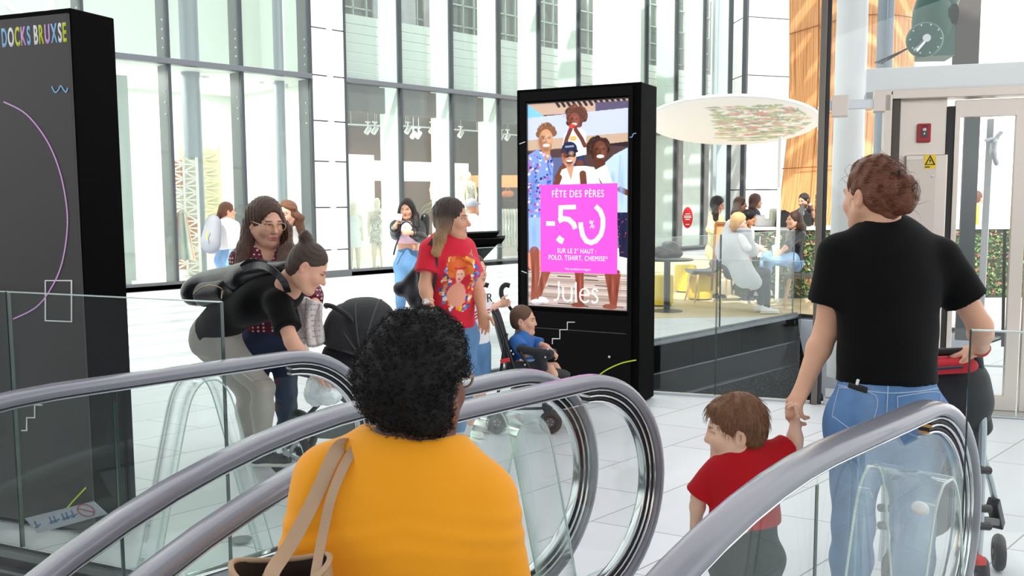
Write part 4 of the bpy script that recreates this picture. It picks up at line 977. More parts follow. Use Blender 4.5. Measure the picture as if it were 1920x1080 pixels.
def sup(w_, h_, n=14, e=.6): return [(w_/2*math.copysign(abs(math.cos(a))**e, math.cos(a)), h_/2*math.copysign(abs(math.sin(a))**e, math.sin(a))) for a in [2*PI*i/n for i in range(n)]]
def escalator(xs, yes, label, joints):
    xm = (xs[0]+xs[1])/2; ym = min(yes); t = thing('escalator', label, 'escalator', (xm, ym-.5, 0), 'escalators')
    for x, ye, jt in zip(xs, yes, joints):
        m = MB(); m.sweep(rail_path(x, ye, -.002), sup(.088, .046, 18, .75)); m.build('handrail', HAND, t, smooth=50)
        newel = [p for p in rail_path(x, ye) if p[1] > ye-.62]; nz = lambda off: [p for p in rail_path(x, ye, off) if p[1] > ye-.44]
        m = MB(); m.sweep(rail_path(x, ye, -.029), sup(.06, .010)); m.sweep(nz(-.050), sup(.05, .010)); m.sweep(nz(-.072), sup(.036, .010)); m.build('handrail_guide', CHROME, t, smooth=50)
        m = MB(); m.sweep(nz(-.039), sup(.044, .014)); m.sweep(nz(-.061), sup(.034, .012)); m.build('guide_groove', RUBBER, t, smooth=50)
        # glass, one part per pane
        eds = [ye-4.6]+jt+[ye-.42]
        for a, b in zip(eds, eds[1:]):
            last = b == ye-.42; n = 14; ys = np.linspace(a+.004, b-(0 if last else .004), n); g = MB()
            top = [(y, rail_z(y, ye)-(.036 if y < ye-.6 else .08)) for y in ys]; bot = [(y, rail_z(y, ye)-.80) for y in ys]
            if last:
                top += [(ye-.42+.325*math.sin(PI*i/20), .525+.325*math.cos(PI*i/20)) for i in range(1, 20)]; bot = [p for p in bot]
            poly = [(p[0], p[1]) for p in bot]+top[::-1]
            g.prism(poly, .012, (x-.006, 0, 0), (0, 1, 0), (0, 0, 1)); g.build('glass_panel', GLB, t)
        if jt:
            for y in jt: g = MB(); g.bar((x, y, rail_z(y, ye)-.80), (x, y, rail_z(y, ye)-.075), .013, .003, up=(1, 0, 0)); g.build('glass_joint', GEDGE, t)
        # deck under the glass
        d = MB(); ys = list(np.linspace(ye-4.6, ye-.35, 26)); d.sweep([(x, y, rail_z(y, ye)-.86) for y in ys], [(-.085, -.05), (.085, -.05), (.085, .045), (.04, .06), (-.04, .06), (-.085, .045)]); d.build('deck', mat('deck_steel', 'c3c7c8', .35, metal=.7), t, smooth=30)
        d = MB(); d.sweep([(x, y, rail_z(y, ye)-1.25) for y in ys], [(-.10, -.35), (.10, -.35), (.10, .35), (-.10, .35)]); d.build('truss_side', mat('truss_dark', '5a5f62', .45), t)
    # landing plate, comb, steps
    m = MB(); a0, a1 = xs[0]+.10, xs[1]-.10
    P4 = [(a0, yes[0]-1.05), (a1, yes[0]-.85), (a1, yes[1]+.40), (a0, yes[0]+.38)]
    m.prism(P4, .022, (0, 0, -.012)); m.build('landing_plate', PLATE, t)
    m = MB(); (cx, cy) = onz(452, 1012, .012)[:2] if xs[0] < -3 else (a0+.28, yes[0]-.7); m.lathe([(.042, 0), (.05, .004), (0.001, .004)], (cx, cy, .0105), 24); m.box((cx-.28+.14, cy-.18, .012), (.13, .06, .004), rz=.3); m.build('floor_lock', mat('lock_grey', '7f868a', .4, metal=.5), t)
    m = MB()
    for k in range(24): m.box((a0+(k+.5)*(a1-a0)/24, yes[0]-1.08+(k/24)*.18, .003), ((a1-a0)/40, .1, .014))
    m.build('comb', mat('comb_yellow_grey', '8a8a80', .4), t)
    for k in range(9):
        y = yes[0]-1.3-k*.38; z = min(-.012, rail_z(y+.2, yes[0])-.93); s_ = MB(); s_.box(((a0+a1)/2, y, z-.1), (a1-a0, .39, .2)); s_.build('step', mat('step_metal', '55585b', .4, metal=.5, bump=.3, bscale=4, bstretch=(40, .1, .1)), t)
    return t
escalator((-3.18, -2.235), (2.33, 2.67), 'left escalator, its left handrail sweeping under the stooping woman\'s arm', ([0.0, 1.22], [.55, 1.62]))
esc2 = escalator((-1.99, -1.0), (2.76, 3.14), 'near escalator carrying the woman in the yellow top', ([.9], [.7, 2.05]))
m = MB(); ys = np.linspace(-1.8, 2.2, 22); m.sweep([(-2.112, y, rail_z(y, 2.7)-.87) for y in ys], [(-.12, -.3), (.12, -.3), (.12, .02), (-.12, .02)]); m.build('infill_cover', mat('deck_steel', 'c3c7c8'), esc2)
# clear acrylic arches that keep people off the balustrades
def arch(x, y, h, wd, label, button=False, sp=.27):
    t = thing('acrylic_guard', label, 'guard', (x, y, .0), 'acrylic guards beside the handrails')
    prof = [(-sp, .03), (-sp*.75, h*.35), (-sp*.45, h*.75), (-sp*.30, h*.92), (-sp*.14, h*.99), (0, h), (sp*.14, h*.99), (sp*.30, h*.92), (sp*.45, h*.75), (sp*.75, h*.35), (sp, .03)]
    prof = [(p[0], p[1]) for p in smooth_path([(*p, 0) for p in prof], 4)]; n = len(prof)
    V = [(x+s_*wd/2, y+a, b) for s_ in (-1, 1) for a, b in prof]; F = [(i, i+1, n+i+1, n+i) for i in range(n-1)]
    o = from_arrays('sheet', np.array(V), F, ACR, t, True); sd = o.modifiers.new('solid', 'SOLIDIFY'); sd.thickness = .008
    e = MB()
    for s_ in (-1, 1): e.tube([(x+s_*wd/2, y+a, b) for a, b in prof], .0032, 5)
    e.build('edge', GEDGEL, t, smooth=60)
    f = MB()
    for s_ in (-1, 1): f.box((x, y+s_*sp, .03), (wd*.8, .05, .06))
    f.build('foot_clamp', mat('clear_clamp', 'dfe6e6', .2), t, bevel=.006)
    if button: b = MB(); b.ball((x+wd*.30, y-.07, h-.06), (.022, .012, .018), 14); b.build('sticker_dot', WHITE, t, smooth=60)
arch(-3.36, 1.62, .86, .17, 'clear acrylic arch at the glass balustrade end, left of all handrails')
arch(-2.11, 2.10, .84, .20, 'clear acrylic arch standing between the two escalators')
arch(-.87, 2.28, .86, .19, 'clear acrylic arch with a white dot beside the right-hand handrail', True)

# ------------------------------------------------------------------ glass balustrades
def barrier(name, label, pts, h, joints=None, th=.017, z0=0.0, group=None, cap=False):
    t = thing(name, label, 'balustrade', tuple(pts[0])+(0,), group)
    for a, b in zip(pts, pts[1:]):
        a_ = np.array([*a, 0]); b_ = np.array([*b, 0]); u = unit(b_-a_); L_ = np.linalg.norm(b_-a_)
        g = MB(); g.bar(a_+u*.006+UP*(z0+h/2), b_-u*.006+UP*(z0+h/2), th, h-.004); g.build('glass_panel', GLB, t)
        for p in (a_+u*.004, b_-u*.004): e = MB(); e.bar(p+UP*z0, p+UP*(z0+h), th, .004, up=tuple(u)); e.build('glass_edge', GEDGE, t)
        e = MB(); e.bar(a_+u*.006+UP*(z0+h), b_-u*.006+UP*(z0+h), th, .004); e.build('top_edge', GEDGEL, t)
    return t
ln = lambda x: (x, EDGE(x)+.01)
g0 = onz(40, 1030)[0]
barrier('glass_balustrade', 'frameless glass balustrade in front of the black name totem', [ln(-8.0), ln(-6.2), ln(g0-.03), ln(-3.28)], 1.16)
pr = J(1817, 620, 2.48); w27 = V3(math.cos(rad(22)), math.sin(rad(22)), 0); pr2 = pr+w27*1.6; pr3 = pr+w27*3.2
barrier('glass_balustrade', 'frameless glass panel in front of the red and black stroller', [(pr[0], pr[1]), (pr2[0], pr2[1]), (pr3[0], pr3[1])], 1.19)
barrier('glass_balustrade', 'long glass balustrade along the far side of the second well, behind the digital totem', [(-5.72, 5.2), (-5.72, 7.2), (-5.72, 9.15), (-5.72, 10.9)], 1.14)
barrier('glass_balustrade', 'glass balustrade on the near edge of the second well beside the lift', [(-4.55, 5.72), (-3.83, 6.08), (-3.27, 6.36)], 1.08)
m = MB(); a = onz(892, 686); m.bar((-5.72, 5.2, .03), (-5.72, 11.0, .03), .05, .06); o = m.build('glass_channel', mat('channel_grey', '808589', .4, metal=.5), None); tag(o, 'grey metal shoe channel under the far glass balustrade', 'channel')

# reflected safety sign, painted as a faint plate on the balustrade glass
GF = Face((*ln(-3.26), 0), 22.05); sg = thing('safety_sign_reflection', 'white safety sign with blue pictograms low on the left glass panel', 'sign', tuple(GF.P(GF.uv(120, 970)[0], 0.03)))
cs = [GF.uv(*p) for p in ((76, 998), (206, 962), (180, 938), (52, 970))]
m = MB(); GF.poly(m, cs, .012, .003); m.build('sign_plate', mat('faint_sign_white', '8b939b', .4), sg)
bl = np.array(cs[0]); rr_ = np.array(cs[1])-bl; uu_ = np.array(cs[3])-bl; Sg = lambda a, b: tuple(bl+rr_*a+uu_*b)
m = MB(); GF.ribbon(m, [Sg(.80+.10*math.cos(a), .5+.36*math.sin(a)) for a in np.linspace(0, 2*PI, 24)[:-1]], .006, .016, .001, closed=True); GF.ribbon(m, [Sg(.73, .7), Sg(.87, .3)], .006, .016, .001); m.build('prohibition_mark', mat('sign_red', '8c4a4e', .5), sg)
m = MB()
for a0 in (.06, .28, .34, .46, .52, .6):
    GF.ribbon(m, [Sg(a0, .3), Sg(a0+.03, .7)], .008, .016, .001); GF.ribbon(m, [Sg(a0-.03, .35), Sg(a0+.07, .45)], .005, .016, .001)
m.build('pictogram', mat('sign_blue', '3c5a80', .5), sg)
# ------------------------------------------------------------------ lift (glass shaft, steel front)
E0 = onz(1520, 757); FE = Face((E0[0], E0[1], 0), 27)
lift = thing('glass_lift', 'glass and brushed steel lift with a half-glazed door at the right', 'lift', (E0[0], E0[1], 0))
def fb(name, m, boxes, parent=lift, bevel=.004):
    mb = MB()
    for u0_, u1_, z0_, z1_, n0_, n1_ in boxes: FE.box(mb, u0_, u1_, z0_, z1_, n0_, n1_)
    return mb.build(name, m, parent, bevel=bevel)
fb('corner_post', STEELD, [(0, .045, 0, 7, -.05, .03)]); fb('corner_post', mat('post_dark', '3c3d40', .35, metal=.5), [(.045, .075, 0, 7, -.05, .0)])
fb('front_glass', GL, [(.08, .45, .02, 6.9, -.02, -.006)]); fb('front_glass', GL, [(.45, 2.6, 2.33, 6.9, -.02, -.006)])
mb = MB(); FE.box(mb, .01, .022, .02, 6.9, -2.2, -.06); mb.build('side_glass', GL, lift)
fb('rail', ALU, [(.03, .44, 2.20, 2.265, -.10, -.03)])
for u0_, z0_ in ((.09, 2.145), (.375, 2.17)): fb('glass_clamp', STEEL, [(u0_, u0_+.115, z0_, z0_+.15, -.12, .03)])
fb('door_post', STEEL, [(.45, .50, 0, 2.288, -.2, .03)]); fb('header', STEEL, [(.50, 2.6, 2.255, 2.318, -.2, .03)])
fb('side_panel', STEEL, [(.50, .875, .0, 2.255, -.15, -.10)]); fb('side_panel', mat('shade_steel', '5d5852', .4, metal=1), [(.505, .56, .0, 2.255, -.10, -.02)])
fb('door_gap', mat('gap_dark', '2b2a29', .5), [(.875, .925, 0, 2.2, -.16, -.08)])
for k, u0_ in enumerate((.925, 1.415)):
    w_ = .475; d = fb('door', STEEL, [(u0_, u0_+.035 if k == 0 else u0_+.09, 0.02, 2.24, -.13, -.07), (u0_+w_-.085, u0_+w_, .02, 2.24, -.13, -.07), (u0_+.03, u0_+w_-.08, 2.12, 2.24, -.13, -.07), (u0_+.03, u0_+w_-.08, .02, .13, -.13, -.07)])
    fb('door_glass', GL, [(u0_+.03, u0_+w_-.08, .13, 2.12, -.105, -.095)], d, 0); fb('door_rail', ALU, [(u0_+.03, u0_+w_-.08, .33, .345, -.12, -.09)], d, 0)
fb('threshold', ALU, [(.45, 2.6, 0.002, .02, -.25, .10)])
fb('cross_beam', WHITEP, [(.34, 3.0, 2.345, 2.525, -.55, -.35)]); fb('cross_beam', mat('beam_grey', '9b9fa3', .4), [(.34, 3.0, 2.30, 2.345, -.60, -.30)])
q = J(1590, 300, 7.7); mb = MB(); mb.cyl((q[0], q[1], 0.01), (q[0], q[1], 7), .125, 32); mb.build('shaft_column', mat('blue_white_tube', 'f3f4f4', .35), lift, smooth=60)
q = J(1652, 300, 8.3); mb = MB(); mb.cyl((q[0], q[1], 0.01), (q[0], q[1], 7), .07, 24); mb.build('shaft_column', mat('blue_grey_column', '8d98a3'), lift, smooth=60)
a = J(1812, 60, 8.4); mb = MB(); mb.bar((a[0], a[1], 2.6), (a[0], a[1], 5.5), .22, .05, up=(-.45, .89, 0)); mb.build('guide_beam', mat('guide_dark', '4b4340', .5), lift)
a = J(1745, 400, 7.6); a = J(1815, 400, 7.9); mb = MB(); mb.bar((a[0], a[1], 0.3), (a[0], a[1], 2.35), .12, .06, up=(-.45, .89, 0)); mb.build('guide_beam', mat('guide_dark2', '4d5155', .45, metal=.3), lift)
mb = MB(); mb.bar(J(1858, 224, 7.4), J(1836, 640, 7.4), .05, .05); mb.build('guide_rail', ALU, lift)
mb = MB(); mb.tube(smooth_path([J(1878, 248, 7.3), J(1866, 262, 7.3), J(1862, 285, 7.3), J(1870, 310, 7.3)], 5), [.018]*6+[.028]*6+[.02]*3+[.012], 8); mb.cyl(J(1848, 264, 7.3), J(1872, 258, 7.3), .016, 10); mb.build('door_lever', mat('lever_grey', 'b9bdc0', .35, metal=.7), lift, smooth=50)
mb = MB(); mb.bar(J(1884, 430, 7.6), J(1880, 650, 7.6), .02, .02); mb.build('dark_rod', BLACKP, lift)
mb = MB()
for k in range(3): mb.tube([J(1640+k*6, 118+k, 7.2), J(1700+k*14, 92-k*8, 7.2), J(1742, 60+k*10, 7.3)], .006, 5)
mb.build('cable', BLACKP, lift)
# lift motor: green gearbox with sheave and flywheel
mo = thing('lift_motor', 'green lift hoist motor standing on the white beam above the lift', 'motor', tuple(J(1745, 105, 7.3)))
GRN = mat('machine_green', '2d5c50', .4, bump=.1, bscale=60)
mb = MB(); mb.ball(J(1748, 40, 7.35), (.16, .13, .30), 20); mb.bar(J(1752, 110, 7.35), J(1752, 40, 7.35), .24, .2); mb.ball(J(1762, -10, 7.35), (.16, .13, .2), 18); mb.build('gearbox', GRN, mo, smooth=50)
c = J(1732, 76, 7.08); ax = unit(VF*-1+VR*-.25)
mb = MB(); mb.lathe([(.02, 0), (.125, 0), (.135, .012), (.135, .05), (.12, .07), (.02, .07)], tuple(c), 36, tuple(ax)); mb.build('flywheel', GRN, mo, smooth=40)
mb = MB(); mb.lathe([(.02, 0), (.03, 0), (.03, .05), (.01, .05)], tuple(c+ax*.07), 18, tuple(ax)); mb.bar(c+ax*.09, J(1716, 96, 6.95), .03, .02); mb.build('brake_arm', ALU, mo)
mb = MB()
for k in range(9): mb.lathe([(.08, 0), (.10, .006), (.08, .012)], tuple(J(1768+k*2.2, 30, 7.3)+VF*0), 24, tuple(unit(VR)))
mb.build('rope_sheave', mat('sheave_grey', '6b7270', .4, metal=.6), mo, smooth=30)
mb = MB()
for k in range(10): a = 2*PI*k/10; e1 = np.cross(ax, UP); e1 = unit(e1); e2 = np.cross(ax, e1); mb.ball(c+ax*.07+(e1*math.cos(a)+e2*math.sin(a))*.11, .008, 8)
mb.build('bolt', ALU, mo, smooth=60)
# electrical cabinet, red call box
cab = thing('electrical_cabinet', 'brushed steel electrical cabinet with a yellow warning label beside the lift door', 'cabinet', tuple(FE.P(.7, .0)))
fb('body', STEEL, [(.60, .87, .02, 1.855, -.10, .06)], cab, .008)
mb = MB(); FE.box(mb, .603, .80, .06, 1.82, .06, .068); mb.build('door', mat('cabinet_door', 'cfc5bc', .38, metal=1, bump=.05, bscale=60, bstretch=(1, 1, 30)), cab, bevel=.004)
mb = MB(); c = FE.P(*FE.uv(1746, 331), .07); mb.lathe([(.009, 0), (.009, .008), (.001, .009)], tuple(c), 16, tuple(FE.n)); mb.build('lock', ALU, cab, smooth=50)
q = [FE.uv(*p) for p in ((1730, 317), (1752, 317), (1752, 291), (1730, 291))]; zc0, zc1 = q[0][1], q[2][1]; uc0, uc1 = q[0][0], q[1][0]
mb = MB(); FE.poly(mb, [(uc0, zc0), (uc1, zc0), (uc1, zc1), (uc0, zc1)], .069, .001); wl = mb.build('warning_label', mat('label_yellow', 'e9c62f', .5), cab)
du = uc1-uc0; dz = zc1-zc0; T = lambda a, b: (uc0+du*a, zc0+dz*b); mb = MB()
FE.ribbon(mb, [T(.12, .30), T(.88, .30), T(.5, .92)], .0075, .0705, .001, closed=True); FE.poly(mb, [T(.55, .78), T(.40, .55), T(.5, .55), T(.46, .36), T(.62, .6), T(.52, .6)], .0705, .001); FE.poly(mb, [T(.08, .08), T(.5, .08), T(.5, .16), T(.08, .16)], .0705, .001); mb.build('warning_symbol', BLACKP, wl)
cb_ = thing('call_box', 'red key switch box on the steel panel above the cabinet', 'switch', tuple(FE.P(*FE.uv(1734, 267), -.10)))
a0, b0 = FE.uv(1721, 266); a1, b1 = FE.uv(1748, 230)
fb('housing', mat('signal_red', 'a3262b', .4), [(a0, a1, b0, b1, -.10, -.05)], cb_, .006)
mb = MB(); FE.poly(mb, [(a0+.025, b0+.035), (a1-.025, b0+.035), (a1-.025, b0+.085), (a0+.025, b0+.085)], -.05, .004); mb.build('key_plate', mat('plate_grey', '4b4c50', .4), cb_)
mb = MB(); c = FE.P((a0+a1)/2, b1-.045, -.048); mb.lathe([(.012, 0), (.012, .012), (.002, .014)], tuple(c), 16, tuple(FE.n)); mb.lathe([(.006, 0), (.006, .012), (.001, .012)], tuple(FE.P((a0+a1)/2, b0+.06, -.046)), 12, tuple(FE.n)); mb.build('button', ALU, cb_, smooth=50)
mb = MB(); FE.ribbon(mb, [(a0+.02, b1-.018), (a1-.02, b1-.018)], .008, -.05, .003); mb.build('inscription', mat('dark_red', '6d1a1c', .5), cb_)
# foot of the glass corner
mb = MB(); FE.box(mb, .09, .20, .0, .055, -.05, .02); FE.box(mb, .10, .19, .055, .12, -.03, .0); o = mb.build('glass_shoe', ALU, lift, bevel=.004)

# ------------------------------------------------------------------ information desk behind the woman in the red T-shirt
kd = thing('information_desk', 'black slanted information desk near the shop front, behind the digital totem', 'desk', tuple(onz(905, 610)))
K = lambda px, py, d=9.9: J(px, py, d)
def slabq(mb, pts, th, d0, d1):
    A = [J(p[0], p[1], d0) for p in pts]; B = [a+VF*(d1-d0)+0*UP for a in A]; k = len(pts)
    mb.add(A+B, [list(range(k)), list(range(k, 2*k))[::-1]]+[(i, i+k, (i+1) % k+k, (i+1) % k) for i in range(k)])
mb = MB(); slabq(mb, [(868, 447), (930, 444), (937, 435), (868, 438)], 0, 9.9, 10.4); mb.build('upper_shelf', BLACKM, kd, bevel=.004)
mb = MB(); slabq(mb, [(868, 460), (940, 457), (947, 447), (868, 449)], 0, 9.7, 10.5); mb.build('worktop', BLACKM, kd, bevel=.004)
mb = MB(); slabq(mb, [(868, 458), (934, 457), (893, 500), (868, 505)], 0, 9.75, 10.4); mb.build('support', BLACKM, kd)
mb = MB(); slabq(mb, [(868, 505), (890, 500), (890, 643), (868, 645)], 0, 9.8, 10.3); mb.build('pedestal', BLACKM, kd)
# ================================================================== the woman in the yellow top (on the escalator, seen from behind)
d = 1.86
hd = Head(J(790, 712, d), 28, 4, 0, 1.0)
ar = [dict(s=J(612, 897, d), e=J(556, 1130, d-.06), w=J(640, 1290, d-.28), hd=dirv(60), pn=-UP, side=-1, curl=.5),
      dict(s=J(908, 938, d), e=J(962, 1175, d), w=J(940, 1330, d+.18), hd=dirv(0), pn=-UP, side=1, curl=.5)]
pel = J(752, 1300, d+.02)
p1 = Person('person in a bright yellow top riding the near escalator, seen from behind', '6b4433', hd, J(772, 838, d+.01), J(765, 985, d), J(757, 1150, d+.02), pel, dirv(4), dirv(4), ar,
            std_legs(pel, dirv(4), 1, -.36), wd=(.172, .155, .19), h=.012, fine=.008, hfine=.006, neck_r=.05, depth=.66, arm_r=1.12)
p1.body(lips='8a4a42', brow='1c1210')
MUST = mat('mustard_jersey', 'f2a013', .75, bump=.05, bscale=300, sheen=.2, spec=.25)
_f1 = folds(.0022, 20, 3)
def yfold(P):
    q = P-p1.neck; u = q @ VR; z = q[:, 2]
    return _f1(P)*.6-.0035*np.exp(-((z+.13+.10*np.abs(u))/.05)**2)*np.sin((z+.25*np.abs(u))*150)*.8-.004*np.exp(-((np.abs(u)-.15)/.03)**2)*np.exp(-((z+.2)/.12)**2)
p1.top(MUST, .012, 1.55, lerp(p1.waist, pel, .9), neckline=.078, flare=.004, wr=0, name='yellow_top')
bpy.data.objects.remove(p1.topo); 
sh = p1.torso(.012); sh.clip(lerp(p1.waist, pel, .9), unit(pel-p1.waist))
for a in ar: p1.arm_shape(sh, a, .015, to=1.55, flare=.004)
sh.cutsph(lerp(p1.neck, hd.c, .30)+VF*.01, np.array([.098, .085, .072]), basis(0), k=.008)
V, F = polygonise(sh, .009, (), yfold); p1.topo = from_arrays('yellow_top', V, F, MUST, p1.root, True)
p1.trousers(DENIM('dark_trousers', '24262c')); p1.shoes(mat('dark_shoe', '222222', .5))
AFRO = mat('black_curls', '0b0a0a', .6, spec=.3)
def curl_noise(P):
    w_ = P*1.0; return .005*(np.sin(w_[:, 0]*210+3*np.sin(w_[:, 1]*130))*np.sin(w_[:, 1]*190+2*np.sin(w_[:, 2]*150))*np.sin(w_[:, 2]*200+2.5*np.sin(w_[:, 0]*120)))+.006*np.sin(w_[:, 0]*60+1)*np.sin(w_[:, 1]*55)*np.sin(w_[:, 2]*62+2)
AC = J(783, 706, d)
def afro(sh):
    L = hd.L
    sh.ell(AC+UP*.012, [.104, .107, .108], basis(20), k=.03); sh.ell(hd.L(0, 0, .075), [.075, .09, .07], hd.B, k=.03); sh.ell(L(-.012, -.045, .01), [.090, .075, .095], hd.B, k=.04); sh.ell(J(735, 720, d-.02), [.055, .07, .075], k=.04); sh.ell(J(790, 775, d-.02), [.075, .06, .05], k=.04)
    sh.ell(L(0.05, .075, -.03), [.075, .07, .10], hd.B, k=.015, sub=True); sh.ell(L(.092, .01, -.03), [.03, .035, .045], hd.B, k=.01, sub=True)
    return sh
p1.hair(afro, AFRO, .0055, curl_noise)
rg = random.Random(5); st = []
vs = p1.hairo.data.vertices; base = wloc(p1.root)
for i in range(3600):
    v = vs[rg.randrange(len(vs))]; p = np.array(v.co+base); n = unit(p-(hd.c+UP*.01)); q = [p-n*.004]
    t = unit(np.cross(n, [rg.uniform(-1, 1) for _ in range(3)])); b = np.cross(n, t); R = rg.uniform(.003, .006); l = rg.uniform(.006, .016); a0 = rg.uniform(0, 6)
    for j in range(1, 6): q.append(p+n*l*j/5+(t*math.cos(a0+j*1.5)+b*math.sin(a0+j*1.5))*R)
    st.append(q)
strands('curls', st, AFRO, p1.hairo, .0011)
mb = MB(); e0 = hd.L(.084, -.012, -.046); mb.ball(e0, .006, 10); mb.tube([e0, e0-UP*.02], .0035, 6); mb.ball(e0-UP*.024, (.006, .006, .009), 10); mb.build('earring', mat('amber', 'a5642c', .2, metal=.4), p1.root, smooth=60)
GOLD = mat('gold_frame', 'c9b08a', .3, metal=.8)
def glasses(hd, parent, m, r=.023, th=.0018):
    mb = MB()
    for x in (-1, 1):
        mb.tube([hd.L(x*.034+r*math.cos(a), .108, -.003+r*.86*math.sin(a)) for a in np.linspace(0, 2*PI, 20)[:-1]], th, 6, closed=True)
        mb.tube([hd.L(x*.058, .106, .004), hd.L(x*.079, .06, .006), hd.L(x*.084, -.005, .004), hd.L(x*.084, -.02, -.012)], th, 6)
    mb.tube([hd.L(-.011, .11, .002), hd.L(0, .113, .006), hd.L(.011, .11, .002)], th, 6)
    mb.build('glasses', m, parent, smooth=60)
glasses(hd, p1.root, mat('tortoise', '8a7a66', .3), .025, .003)
# shoulder bag: two straps over the left shoulder, body at the lower left
BEI = mat('beige_leather', 'a58666', .55, bump=.15, bscale=200); BEI2 = mat('beige_strap', 'b5977a', .6)
bag = thing('shoulder_bag', 'beige leather shoulder bag hanging from the yellow woman\'s left shoulder', 'bag', tuple(J(540, 1250, d-.2)))
def strap(name, pts, wd, m, parent, th=.004, nrm=None):
    P = smooth_path(pts, 8); k = len(P); V = []; n0 = nrm if nrm is not None else -CD
    for i, p in enumerate(P):
        t = unit(P[min(i+1, k-1)]-P[max(i-1, 0)]); x = unit(np.cross(t, n0)); z = np.cross(x, t)
        V += [p+x*wd/2+z*th/2, p-x*wd/2+z*th/2, p-x*wd/2-z*th/2, p+x*wd/2-z*th/2]
    F = [(i*4+j, i*4+(j+1) % 4, i*4+4+(j+1) % 4, i*4+4+j) for i in range(k-1) for j in range(4)]+[(3, 2, 1, 0), tuple(range(4*k-4, 4*k))]
    return from_arrays(name, np.array(V), F, m, parent, False)
strap('strap', [J(660, 838, d+.03), J(648, 832, d-.02), J(628, 850, d-.075), J(592, 930, d-.105), J(548, 1015, d-.15), J(512, 1070, d-.235), J(506, 1100, d-.25)], .028, BEI2, bag)
strap('strap', [J(690, 836, d+.03), J(672, 835, d-.03), J(648, 868, d-.085), J(622, 930, d-.112), J(606, 1000, d-.125), J(594, 1065, d-.2), J(590, 1095, d-.24)], .019, BEI2, bag)
bc_ = J(527, 1066, d-.2); e1_ = unit(VR*.985+VF*.17); e2_ = unit(np.cross(UP, e1_)); V = []; n = 40; rows = [(0, 1.0, .052), (-.05, 1.06, .062), (-.12, 1.1, .07), (-.2, 1.12, .072), (-.255, 1.05, .06), (-.27, .8, .03)]
for z_, k_, b__ in rows:
    for j in range(n):
        a = 2*PI*j/n; V.append(bc_+e1_*.088*k_*math.copysign(abs(math.cos(a))**.75, math.cos(a))+e2_*b__*math.sin(a)+UP*(z_+(.012*math.cos(2*a)+.006*math.sin(a))*(1 if z_ > -.06 else 0)))
F = [(i*n+j, i*n+(j+1) % n, (i+1)*n+(j+1) % n, (i+1)*n+j) for i in range(len(rows)-1) for j in range(n)]+[tuple(range((len(rows)-1)*n, len(rows)*n))]
o = from_arrays('bag_body', np.array(V), F, BEI, bag, True); sd = o.modifiers.new('solid', 'SOLIDIFY'); sd.thickness = .006; sd.offset = 0
sb = o.modifiers.new('sub', 'SUBSURF'); sb.levels = sb.render_levels = 1
mb = MB(); mb.tube([V[j]+UP*.002 for j in range(n)], .0055, 8, closed=True); mb.build('rim', BEI2, bag, smooth=60)
V2 = [bc_+(v-bc_)*.93 for v in V[:n]]+[bc_+(v-bc_)*.93 for v in V[2*n:3*n]]; from_arrays('lining', np.array(V2), [(j, (j+1) % n, n+(j+1) % n, n+j) for j in range(n)]+[tuple(range(n, 2*n))], mat('brown_lining', '3a2a1e', .8), bag, True)
mb = MB(); mb.tube(loops(J(505, 1085, d-.21), CD, .012, 16), .003, 6, closed=True); mb.build('ring', GOLD, bag, smooth=60)

# ================================================================== the woman in the black T-shirt
d = 3.1
hd = Head(J(1636, 366, d), -26, 3, 0, .98)
ar = [dict(s=J(1570, 476, d), e=J(1549, 620, d+.06), w=J(1505, 728, d+.05), hd=J(1484, 775, d+.03)-J(1505, 728, d+.05), pn=VR*.9+VF*.3, side=-1, curl=(.55, .6, .65, .7), thumb=.9, hs=1.04),
      dict(s=J(1764, 484, d), e=J(1838, 612, d+.02), w=J(1838, 655, d+.28), hd=-VR*.75+VF*.55-UP*.25, pn=-UP*.9+VF*.3, side=1, curl=.75, thumb=.8, hs=1.02)]
pel = J(1660, 765, d+.01); pf = dirv(-12)
lg = [dict(h=J(1603, 800, d), k=J(1600, 985, d+.02), a=J(1587, 1184, d+.08), t=dirv(-15)), dict(h=J(1714, 800, d), k=J(1712, 985, d-.06), a=J(1708, 1184, d-.04), t=dirv(-5))]
p2 = Person('person in a black T-shirt and blue jeans seen from behind, holding a child\'s hand', 'dba98d', hd, J(1656, 440, d), J(1664, 530, d), J(1664, 640, d), pel, dirv(-12), pf, ar, lg, k=1.08, wd=(.152, .134, .162), arm_r=.98, h=.010, fine=.0048, hfine=.0045, neck_r=.049)
p2.body()
BLK = mat('black_jersey', '060608', .85, bump=.05, bscale=300, spec=.15, sheen=.05)
_f2 = folds(.0028, 22, 8)
p2.top(BLK, .014, .62, J(1660, 716, d), flare=.014, neckline=.076, wr=.0032, name='black_t_shirt', seed=4)
JE = mat('blue_denim', '6f93bf', .75, bump=.25, bscale=350, vcol=True, var=.12, vscale=14, spec=.2)
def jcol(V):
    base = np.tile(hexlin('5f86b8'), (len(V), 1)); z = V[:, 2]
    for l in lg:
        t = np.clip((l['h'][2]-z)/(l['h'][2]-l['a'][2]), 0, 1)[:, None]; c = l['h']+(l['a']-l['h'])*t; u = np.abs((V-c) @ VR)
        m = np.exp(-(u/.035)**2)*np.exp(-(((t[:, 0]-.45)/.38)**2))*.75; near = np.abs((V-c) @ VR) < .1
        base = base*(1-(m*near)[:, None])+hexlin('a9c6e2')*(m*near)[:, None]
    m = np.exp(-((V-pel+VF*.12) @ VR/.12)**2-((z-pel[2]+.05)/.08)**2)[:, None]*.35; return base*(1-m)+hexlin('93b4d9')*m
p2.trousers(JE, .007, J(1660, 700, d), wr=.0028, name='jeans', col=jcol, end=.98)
p2.shoes(mat('white_shoe', 'e8e8e8', .5))
